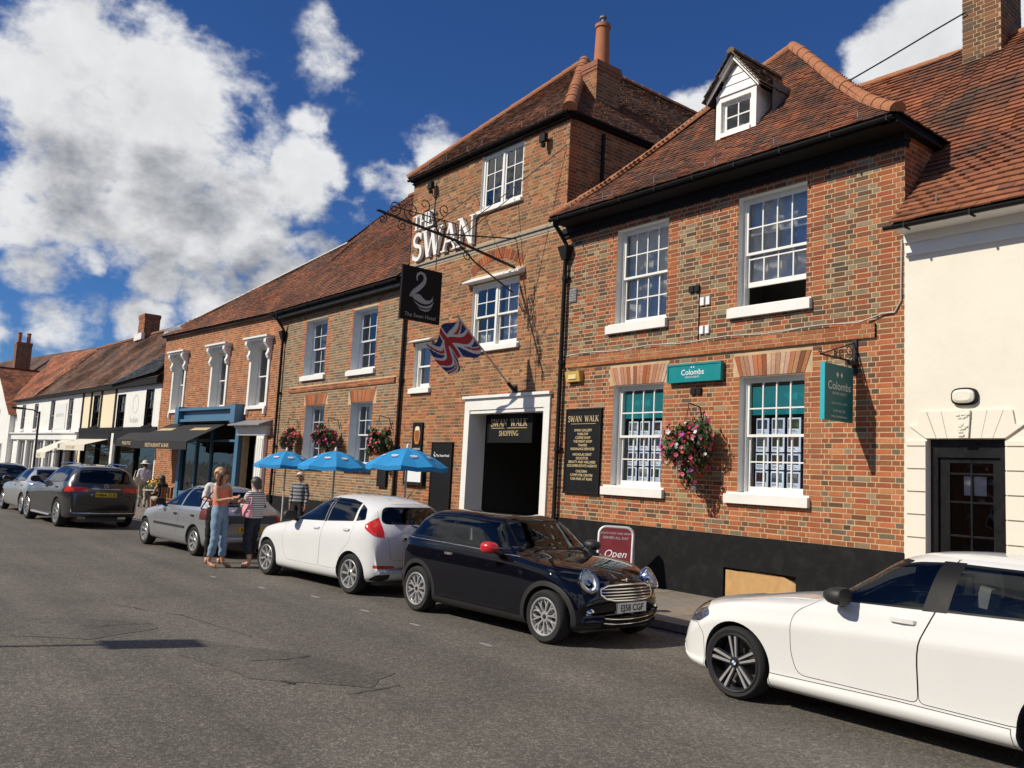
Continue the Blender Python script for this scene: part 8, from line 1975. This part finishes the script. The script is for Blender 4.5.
# road sign standing left of the view; its shadow falls across the road
sgx, sgy = -11.17, -3.35
rs_ = thing('road_sign', 'grey post with rectangular plate standing on the near pavement out of view', 'road sign', (sgx, sgy, .1)); m = MB(); m.tube([(sgx, sgy, .0), (sgx, sgy, 4.85)], .036, 10); put(m, 'post', M_LEAD, rs_, smooth=40)
m = MB(); m.box(sgx-.23, sgx+.23, sgy-.03, sgy-.01, 4.82, 5.57); put(m, 'plate', M_LEAD, rs_)

# terrace on the near side of the street, behind the viewpoint (it is what the cars and windows reflect)
H9 = thing('opposite_terrace', 'red brick terrace across the street behind the viewpoint, seen only in reflections', 'building', (-14, -13, 0)); FO = Frame((0, -9.6, 0), math.pi)
m = MB(); FO.box(m, -16, 52, 0, 5.6, -8, 0); put(m, 'wall', mat('plain_brick_wall', (.30, .13, .07), .9, var=.25, vscale=3), H9)
m = MB(); m.hexa([FO.P(-16.2, 5.6, .3), FO.P(52.2, 5.6, .3), FO.P(52.2, 5.6, -8.3), FO.P(-16.2, 5.6, -8.3), FO.P(-16.2, 8.2, -3.9), FO.P(52.2, 8.2, -3.9), FO.P(52.2, 8.2, -4.1), FO.P(-16.2, 8.2, -4.1)]); put(m, 'roof', mat('plain_tile_roof', (.16, .075, .05), .9, var=.25, vscale=4), H9)
for i in range(22):
    for z in (.9, 3.4):
        m = MB(); a = -15+i*3.0; FO.box(m, a, a+1.1, z, z+1.5, -.05, .03); FO.box(m, a+.1, a+1.0, z+.1, z+1.4, -.05, .04, 1); put(m, 'window', [M_WHITE, M_DARK], H9)
# ================================================================== people
def skin_mat(name, c): return mat(name, c, .5, var=.06, vscale=10)
SK1 = skin_mat('tanned_skin', (.52, .27, .17)); SK2 = skin_mat('fair_skin', (.58, .34, .25))
def cloth(name, c, **k): return mat(name, c, .85, var=k.pop('var', .12), vscale=k.pop('vscale', 12), bump=.25, bscale=30, **k)
def stripe_mat(name, a, b, freq):
    m = bpy.data.materials.new(name); m.use_nodes = True; nt = m.node_tree; N = nt.nodes.new; L = nt.links.new; p = nt.nodes['Principled BSDF']; p.inputs['Roughness'].default_value = .85
    tc = N('ShaderNodeTexCoord'); w = N('ShaderNodeTexWave'); w.bands_direction = 'Z'; w.inputs['Scale'].default_value = freq; w.inputs['Distortion'].default_value = .6; w.inputs['Detail Scale'].default_value = .4
    L(tc.outputs['Object'], w.inputs['Vector']); r = N('ShaderNodeValToRGB'); r.color_ramp.elements[0].position = .42; r.color_ramp.elements[1].position = .5; r.color_ramp.elements[0].color = (*a, 1); r.color_ramp.elements[1].color = (*b, 1)
    L(w.outputs['Fac'], r.inputs[0]); L(r.outputs[0], p.inputs['Base Color']); return m

def person(label, loc, face, H, pose, wear, hair, skinM, group=None, extra=None):
    """face: direction the body faces (degrees about z, 0 = +x). Local frame: x forward, y to the person's left."""
    k = H/1.70; root = thing('person', label, 'person', loc, R(face), group)
    J = {'pelvis': (0, 0, .92), 'waist': (0, 0, 1.06), 'chest': (.0, 0, 1.26), 'neckb': (-.01, 0, 1.41), 'neck': (.0, 0, 1.47), 'jaw': (.035, 0, 1.525), 'head': (.012, 0, 1.59), 'crown': (.0, 0, 1.645),
         'nose': (.108, 0, 1.565)}
    for s, S in ((1, 'L'), (-1, 'R')):
        J.update({'sh'+S: (-.01, s*.165, 1.385), 'el'+S: (-.03, s*.215, 1.11), 'wr'+S: (.03, s*.215, .87), 'pm'+S: (.045, s*.212, .795),
                  'hip'+S: (0, s*.09, .88), 'kn'+S: (.025, s*.095, .49), 'an'+S: (-.02, s*.10, .085), 'ba'+S: (.10, s*.105, .035), 'to'+S: (.17, s*.108, .028)})
    for n, p in pose.items():
        J[n] = p
    if 'lean' in pose: J.pop('lean')
    rad = {'pelvis': (.125, .155), 'waist': (.10, .125), 'chest': (.11, .150), 'neckb': (.062, .085), 'neck': (.05, .05), 'jaw': (.062, .058), 'head': (.088, .078), 'crown': (.066, .064), 'nose': (.012, .012)}
    bw = pose.get('_bulk', 1.0)
    for S in 'LR':
        rad.update({'sh'+S: .055, 'el'+S: .040, 'wr'+S: .027, 'pm'+S: (.020, .036), 'hip'+S: .095, 'kn'+S: .058, 'an'+S: .036, 'ba'+S: (.034, .030), 'to'+S: (.028, .018)})
    J.pop('_bulk', None)
    E_ = [('pelvis', 'waist'), ('waist', 'chest'), ('chest', 'neckb'), ('neckb', 'neck'), ('neck', 'jaw'), ('jaw', 'head'), ('head', 'crown'), ('jaw', 'nose')]
    for S in 'LR': E_ += [('chest', 'sh'+S), ('sh'+S, 'el'+S), ('el'+S, 'wr'+S), ('wr'+S, 'pm'+S), ('pelvis', 'hip'+S), ('hip'+S, 'kn'+S), ('kn'+S, 'an'+S), ('an'+S, 'ba'+S), ('ba'+S, 'to'+S)]
    for s, S in ((1, 'L'), (-1, 'R')):       # fingers and thumb
        w, p = Vector(J['wr'+S]), Vector(J['pm'+S]); d = (p-w).normalized(); lat = Vector((1, 0, 0)); lat = (lat-d*lat.dot(d)).normalized(); cur = d.cross(lat)*s
        for i, (o, l) in enumerate(((.030, .060), (.011, .070), (-.009, .066), (-.028, .052))):
            a = p+d*.028+lat*o; b = a+d*l*.55+cur*.006; c = b+d*l*.40+cur*.020
            for nm, q, r in (('f%d%sa' % (i, S), a, .0105), ('f%d%sb' % (i, S), b, .0095), ('f%d%sc' % (i, S), c, .0075)): J[nm] = tuple(q); rad[nm] = r
            E_ += [('pm'+S, 'f%d%sa' % (i, S)), ('f%d%sa' % (i, S), 'f%d%sb' % (i, S)), ('f%d%sb' % (i, S), 'f%d%sc' % (i, S))]
        a = w+d*.03+lat*.032; b = a+d*.035+lat*.018; J['t%sa' % S] = tuple(a); J['t%sb' % S] = tuple(b); rad['t%sa' % S] = .013; rad['t%sb' % S] = .0095; E_ += [('wr'+S, 't%sa' % S), ('t%sa' % S, 't%sb' % S)]
    names = list(J); idx = {n: i for i, n in enumerate(names)}
    me = bpy.data.meshes.new('body'); me.from_pydata([tuple(c*k for c in J[n]) for n in names], [(idx[a], idx[b]) for a, b in E_], [])
    ob = bpy.data.objects.new('body', me); _ts.collection.objects.link(ob)
    sk = ob.modifiers.new('s', 'SKIN'); sk.branch_smoothing = .4
    for n, i in idx.items():
        r = rad[n]; r = r if isinstance(r, tuple) else (r, r); b_ = bw if n in ('pelvis', 'waist', 'chest') or n[:3] == 'hip' else 1
        v = me.skin_vertices[0].data[i]; v.radius = (r[0]*k*b_, r[1]*k*b_); v.use_root = (n == 'pelvis')
    ss = ob.modifiers.new('u', 'SUBSURF'); ss.levels = 2; ss.render_levels = 2
    bmsh = evaluated(ob)
    bpy.data.objects.remove(ob)
    bmsh.polygons.foreach_set('use_smooth', [True]*len(bmsh.polygons)); bmsh.materials.clear(); bmsh.materials.append(skinM)
    body = putl(bmsh, 'body', None, root)
    # clothes follow the body: faces near the chosen bones, pushed out
    segs = [(a, b) for a, b in E_ if a[0] != 't' and b[0] not in 'ft' or b[:2] == 'to']
    SA, SB = np.array([J[a] for a, b in segs]), np.array([J[b] for a, b in segs]); SD = SB-SA; S2 = np.maximum(1e-9, (SD*SD).sum(1)); arm = [i for i, (a, b) in enumerate(segs) if a[:2] in ('sh', 'el', 'wr')]
    for (nm, fn, off, M, cuts) in wear:
        bm = bmesh.new(); bm.from_mesh(bmsh)
        for z in cuts: bmesh.ops.bisect_plane(bm, geom=bm.verts[:]+bm.edges[:]+bm.faces[:], plane_co=(0, 0, z*k), plane_no=(0, 0, 1), dist=1e-5)     # clean hems
        bm.normal_update(); dead = []
        C = np.array([f.calc_center_median()[:] for f in bm.faces])/k
        t_ = np.clip(((C[:, None]-SA)*SD).sum(2)/S2, 0, 1); D_ = np.linalg.norm(C[:, None]-(SA+t_[..., None]*SD), axis=2); nr = D_.argmin(1); da = D_[:, arm].min(1)
        dead = [f for i, f in enumerate(bm.faces) if not fn(segs[nr[i]], C[i], da[i])]
        nrm = [v.normal.copy() for v in bm.verts]
        for v, nn in zip(bm.verts, nrm):
            c_ = np.array(v.co[:])/k; o = off(c_) if callable(off) else off
            v.co += nn*(o*k+.0045*math.sin(c_[2]*31+c_[1]*17)+.003*math.sin(c_[2]*57-c_[0]*23))
        bmesh.ops.delete(bm, geom=dead, context='FACES')
        seen = set(); isl = []          # drop stray scraps
        for f0 in bm.faces:
            if f0 in seen: continue
            st = [f0]; cur = []; seen.add(f0)
            while st:
                f_ = st.pop(); cur.append(f_)
                for e_ in f_.edges:
                    for g_ in e_.link_faces:
                        if g_ not in seen: seen.add(g_); st.append(g_)
            isl.append(cur)
        if isl:
            big = max(map(len, isl)); bmesh.ops.delete(bm, geom=[f_ for c_ in isl if len(c_) < big*.25 for f_ in c_], context='FACES')
        sides = (1, -1) if nm in ('sandal', 'shoe') else (0,)
        for sd_ in sides:
            b2 = bm.copy()
            if sd_: bmesh.ops.delete(b2, geom=[v for v in b2.verts if v.co.y*sd_ < 0], context='VERTS')
            m2 = bpy.data.meshes.new(nm); b2.to_mesh(m2); b2.free(); m2.materials.clear(); m2.materials.append(M); putl(m2, nm, None, root)
        bm.free()
    # face and hair
    hc = Vector(J['head'])*k
    fm = MB()
    for s in (1, -1):
        c = hc+Vector((.080, s*.032, .002))*k; fm.lathe([(.001, .004), (.007, .003), (.010, 0), (.006, -.003)], c, 'x', 10, m=0)
        fm.lathe([(.001, .006), (.005, .005)], c, 'x', 8, m=1)
    fm.tube([hc+Vector((.082, -.024, -.062))*k, hc+Vector((.091, 0, -.064))*k, hc+Vector((.082, .024, -.062))*k], .006, 6, m=2)
    for s in (1, -1): fm.tube([hc+Vector((.083, s*.048, .020))*k, hc+Vector((.092, s*.03, .026))*k, hc+Vector((.090, s*.014, .022))*k], .004, 5, m=3)
    for s in (1, -1): fm.lathe([(.001, .010), (.018, .008), (.026, 0), (.02, -.008)], hc+Vector((-.005, s*.082, -.010))*k, 'y', 10, m=4)
    putl(fm, 'face', [mat('eye_white', (.7, .7, .68), .3), M_INK, mat('lips', (.42, .12, .10), .5), hair['M'], skinM], root, smooth=60)
    hm = MB(); rng = random.Random(hair.get('seed', 1)); n = 26; L = hair['len']*k; rows = []
    # cap of hair over the skull, longer behind
    for i in range(9):
        t = i/8; row = []
        for j in range(n):
            a = 2*math.pi*j/n; ca, sa = math.cos(a), math.sin(a)       # a=0 is the face side
            front = max(0, ca); el = t*(math.pi*.56 - front**1.5*.62)
            rx, ry, rz = .108, .098, .112
            p = Vector((rx*math.sin(el)*ca-.006, ry*math.sin(el)*sa, rz*math.cos(el)))
            p *= 1+.035*math.sin(7*a+i)+rng.uniform(-.015, .015); row.append(hc+p*k+Vector((0, 0, .005)))
        rows.append(row)
    nd = 7 if hair['len'] > .05 else 0
    for i in range(1, nd+1):
        t = i/nd; row = []
        for j in range(n):
            a = 2*math.pi*j/n; ca, sa = math.cos(a), math.sin(a); p0 = rows[8][j]; fr_ = max(0, ca+.25)
            d = L*t*(1-min(1, fr_*1.3)); w = 1-.30*t*hair.get('taper', 1)
            c0 = hc+Vector((-.055, 0, 0))*k; q = Vector((c0.x+(p0.x-c0.x)*w - .03*t*k*(1 if ca < .2 else 0), c0.y+(p0.y-c0.y)*w, p0.z-d)); q += Vector((rng.uniform(-.008, .008), rng.uniform(-.008, .008), -rng.uniform(0, .03)*t)); row.append(q)
        rows.append(row)
    i0 = len(hm.v); hm.v += [tuple(p) for r_ in rows for p in r_]
    for i in range(len(rows)-1):
        for j in range(n): hm.f.append((i0+i*n+j, i0+(i+1)*n+j, i0+(i+1)*n+(j+1) % n, i0+i*n+(j+1) % n)); hm.m.append(0); hm.t.append(None)
    putl(hm, 'hair', hair['M'], root, smooth=70)
    if extra: extra(root, J, k)
    return root

H_BROWN = mat('brown_hair', (.11, .045, .022), .5, var=.35, vscale=30); H_BLOND = mat('blond_hair', (.50, .34, .17), .5, var=.3, vscale=30)
H_DARK = mat('dark_grey_hair', (.06, .05, .045), .55, var=.4, vscale=30); H_WHITE = mat('pale_blond_hair', (.66, .58, .44), .55, var=.25, vscale=30); H_BLACK = mat('black_hair', (.015, .012, .01), .5, var=.3)
C_JEANS = cloth('pale_blue_denim', (.20, .30, .42), alt=(.32, .42, .53), altscale=6, altamt=.5); C_NAVY = cloth('navy_trousers', (.016, .018, .03)); C_BLACKT = cloth('black_trousers', (.012, .012, .013))
C_PEACH = cloth('peach_top', (.74, .21, .12)); C_PINKB = mat('pink_leather', (.72, .33, .38), .45, var=.08); C_DKRED = mat('dark_red_leather', (.13, .025, .025), .45); C_TAN = mat('tan_sandal', (.36, .16, .09), .6)
C_WHITET = cloth('white_top', (.68, .66, .63)); C_LAV = cloth('lavender_top', (.62, .55, .66)); C_KHAKI = cloth('khaki_trousers', (.36, .30, .22)); C_BEIGE = mat('cream_canvas', (.62, .55, .38), .8)
C_STRIPE = stripe_mat('navy_white_stripe', (.03, .035, .06), (.72, .70, .68), 9.5); C_GSTRIPE = stripe_mat('grey_knit_stripe', (.06, .065, .075), (.30, .30, .31), 3.6)
leg = lambda a, lo: (lambda s, c, d: lo < c[2] < a and s[0][:2] not in ('sh', 'el', 'wr', 'pm') and s[0][0] != 'f' and not (d < .05 and abs(c[1]) > .15))
def top_(lo, hi=1.47, sleeve=0.):
    def f(s, c, d):
        if s[0][:2] == 'sh': return sleeve > 0 or (lo < c[2] < hi and d > .054)
        if s[0][:2] == 'el': return sleeve > 1
        if s[0][:2] in ('wr', 'pm') or s[0][0] == 'f': return False
        if s[0][:2] in ('ne', 'ja', 'he'): return c[2] < hi-.03 and s[0] == 'neckb'
        return lo < c[2] < hi and s[0][:2] not in ('kn', 'an', 'ba')
    return f
sandal = lambda s, c, d: c[2] < .028 or (s[0][:2] == 'ba' and c[2] < .06)
def bag(label, cat, loc, rz, w, h, d, M, strap_pts, slump=.85):
    t = thing('handbag', label, cat, loc, rz); mb = MB(); n = 10; rows = []
    for i in range(7):
        f = i/6; ww = w/2*(slump+(1-slump)*math.sin(math.pi*min(1, f*1.1+.05)))*(1-.18*f); dd = d/2*(1-.55*f**1.5)*(.8+.2*math.sin(math.pi*f)); zz = h*f
        rows.append([(ww*math.copysign(abs(math.cos(a))**.6, math.cos(a)), dd*math.copysign(abs(math.sin(a))**.8, math.sin(a)), zz-(.02*h*math.cos(2*a) if i == 6 else 0)) for a in [2*math.pi*j/20 for j in range(20)]])
    mb.v = [p for r in rows for p in r]
    for i in range(6):
        for j in range(20): mb.f.append((i*20+j, i*20+(j+1) % 20, (i+1)*20+(j+1) % 20, (i+1)*20+j))
    mb.f += [tuple(range(19, -1, -1)), tuple(range(120, 140))]; mb.m = [0]*len(mb.f); mb.t = [None]*len(mb.f); putl(mb, 'bag_body', M, t, smooth=50)
    if strap_pts: s = MB(); s.tube(strap_pts, .012, 6); putl(s, 'strap', M, t, smooth=60)
    return t
def glasses(root, J, k):
    mb = MB(); hc = Vector(J['head'])*k
    for s in (1, -1):
        mb.lathe([(.001, .006), (.022, .004), (.026, 0), (.022, -.003)], hc+Vector((.088, s*.034, .002)), 'x', 14); mb.tube([hc+Vector((.085, s*.055, .006)), hc+Vector((-.01, s*.09, .004))], .003, 5)
    mb.tube([hc+Vector((.09, -.01, .006)), hc+Vector((.09, .01, .006))], .003, 5); putl(mb, 'sunglasses', M_INK, root, smooth=40)
def sunhat(root, J, k):
    mb = MB(); hc = Vector(J['head'])*k; mb.lathe([(.001, .145), (.06, .14), (.095, .11), (.105, .05), (.11, .035), (.185, .015), (.187, .022), (.112, .045)], hc, 'z', 28); putl(mb, 'sun_hat', mat('straw_white_hat', (.72, .68, .58), .8, var=.1, vscale=40), root, smooth=50)

# woman in jeans, seen from behind, turned to the right
person('woman with long brown hair in peach top and pale blue jeans', (-15.30, 5.66, 0), 30, 1.76,
    {'chest': (.02, .0, 1.26), 'elR': (.10, -.21, 1.14), 'wrR': (.30, -.12, 1.20), 'pmR': (.37, -.09, 1.22), 'elL': (.06, .23, 1.13), 'wrL': (.26, .15, 1.14), 'pmL': (.33, .12, 1.16), 'knL': (.03, .10, .49), 'anL': (.05, .11, .085), 'baL': (.16, .12, .035), 'toL': (.22, .125, .028), 'anR': (-.07, -.10, .085), 'baR': (.04, -.11, .035), 'toR': (.11, -.12, .028)},
    [('jeans', leg(1.06, .20), lambda c: .022 if c[2] < .5 else .014, C_JEANS, (.20, 1.06)), ('camisole', top_(1.04, 1.345), .010, C_PEACH, (1.04, 1.345)), ('sandal', sandal, .006, C_TAN, (.028,))],
    dict(M=H_BROWN, len=.42, taper=.6), SK1)
bag('small dark red shoulder bag at the hip of the woman in jeans', 'handbag', (-15.42, 5.42, .83), R(20), .24, .20, .09, C_DKRED, [(-.10, 0, .19), (.02, .06, .42), (.12, .18, .66), (.10, .02, .2)])
person('blond woman in white top and black trousers behind the brown haired woman', (-16.02, 5.86, 0), -20, 1.78,
    {'elR': (.05, -.22, 1.12), 'wrR': (.24, -.14, 1.10), 'pmR': (.31, -.12, 1.10), 'elL': (.05, .22, 1.12), 'wrL': (.22, .14, 1.06), 'pmL': (.29, .11, 1.06)},
    [('trousers', leg(1.04, .10), .014, C_BLACKT, (.10, 1.04)), ('top', top_(.98, 1.44, 1), .018, C_WHITET, (.98, 1.44)), ('sandal', sandal, .006, C_TAN, (.028,))], dict(M=H_BLOND, len=.10, seed=3), SK2)
person('woman in navy and white striped top and navy cropped trousers', (-15.12, 6.22, 0), 205, 1.64,
    {'elR': (.04, -.24, 1.12), 'wrR': (.26, -.14, 1.16), 'pmR': (.33, -.11, 1.18), 'elL': (.06, .25, 1.12), 'wrL': (.24, .17, 1.02), 'pmL': (.31, .15, 1.02), 'knR': (.08, -.10, .49), 'anR': (.12, -.12, .085), 'baR': (.24, -.13, .035), 'toR': (.31, -.135, .028), 'anL': (-.10, .11, .085), 'baL': (.01, .12, .035), 'toL': (.08, .125, .028), '_bulk': 1.12},
    [('trousers', leg(1.0, .26), lambda c: .024 if c[2] < .6 else .012, C_NAVY, (.26, 1.0)), ('striped_top', top_(.93, 1.45, 2), .020, C_STRIPE, (.93, 1.45)), ('sandal', sandal, .006, C_TAN, (.028,))], dict(M=H_DARK, len=.09, seed=5), SK2)
bag('pink leather handbag hanging from the arm of the woman in stripes', 'handbag', (-14.95, 6.01, .93), R(8), .36, .22, .13, C_PINKB, [(-.13, 0, .2), (-.05, .05, .33), (.06, .05, .34), (.13, 0, .2)])
person('pale blond woman in sunglasses and grey striped jumper by the parasols', (-19.55, 9.15, .12), -52, 1.62,
    {}, [('trousers', leg(1.0, .10), .012, C_BLACKT, (.10, 1.0)), ('striped_jumper', top_(.95, 1.45, 2), .020, C_GSTRIPE, (.95, 1.45)), ('shoe', lambda s, c, d: c[2] < .10, .010, M_INK, (.10,))], dict(M=H_WHITE, len=.08, seed=7), SK1, extra=glasses)
person('person in white sun hat and lavender top walking past the cafe tables', (-32.4, 9.1, .11), 165, 1.66,
    {'knL': (.14, .09, .50), 'anL': (.20, .09, .10), 'baL': (.31, .09, .04), 'toL': (.38, .09, .03), 'knR': (-.04, -.09, .49), 'anR': (-.22, -.09, .12), 'baR': (-.12, -.095, .05), 'toR': (-.05, -.10, .03)},
    [('trousers', leg(1.0, .12), .014, C_KHAKI, (.12, 1.0)), ('top', top_(.93, 1.44, 1), .020, C_LAV, (.93, 1.44)), ('shoe', lambda s, c, d: c[2] < .09, .010, M_INK, (.09,))], dict(M=H_BROWN, len=.06, seed=9), SK1, extra=sunhat)
bag('cream canvas shoulder bag carried by the person in the white hat', 'handbag', (-32.15, 8.8, .88), R(80), .36, .30, .12, C_BEIGE, [(-.12, 0, .28), (-.06, .06, .55), (.08, .06, .55), (.12, 0, .28)])
person('seated dark haired person in dark top at a cafe table', (-29.0, 8.75, .11), 190, 1.66,
    {n: (p[0], p[1], p[2]-.42) for n, p in {'pelvis': (0, 0, .90), 'waist': (.0, 0, 1.04), 'chest': (.03, 0, 1.24), 'neckb': (.04, 0, 1.39), 'neck': (.05, 0, 1.45), 'jaw': (.09, 0, 1.505), 'head': (.07, 0, 1.57), 'crown': (.06, 0, 1.625), 'nose': (.165, 0, 1.545), 'shL': (.03, .165, 1.365), 'shR': (.03, -.165, 1.365), 'elL': (.10, .22, 1.11), 'wrL': (.32, .16, 1.06), 'pmL': (.39, .13, 1.06), 'elR': (.08, -.22, 1.11), 'wrR': (.30, -.16, 1.04), 'pmR': (.37, -.14, 1.04), 'hipL': (.04, .10, .89), 'hipR': (.04, -.10, .89), 'knL': (.44, .12, .91), 'knR': (.44, -.12, .91), 'anL': (.42, .12, .505), 'anR': (.44, -.12, .505), 'baL': (.54, .125, .455), 'baR': (.56, -.125, .455), 'toL': (.61, .127, .448), 'toR': (.63, -.127, .448)}.items()},
    [('shorts', lambda s, c, d: (s[0][:3] == 'hip' or s[1][:3] == 'hip' or s[0] == 'pelvis') and c[2] < .68, .014, C_KHAKI, (.68,)), ('top', lambda s, c, d: s[0] in ('pelvis', 'waist', 'chest') and .55 < c[2] < 1.0, .018, C_BLACKT, (.55, 1.0)), ('shoe', lambda s, c, d: c[2] < .08, .008, C_TAN, (.08,))], dict(M=H_BLACK, len=.16, seed=11), SK1)
bpy.data.scenes.remove(_ts)
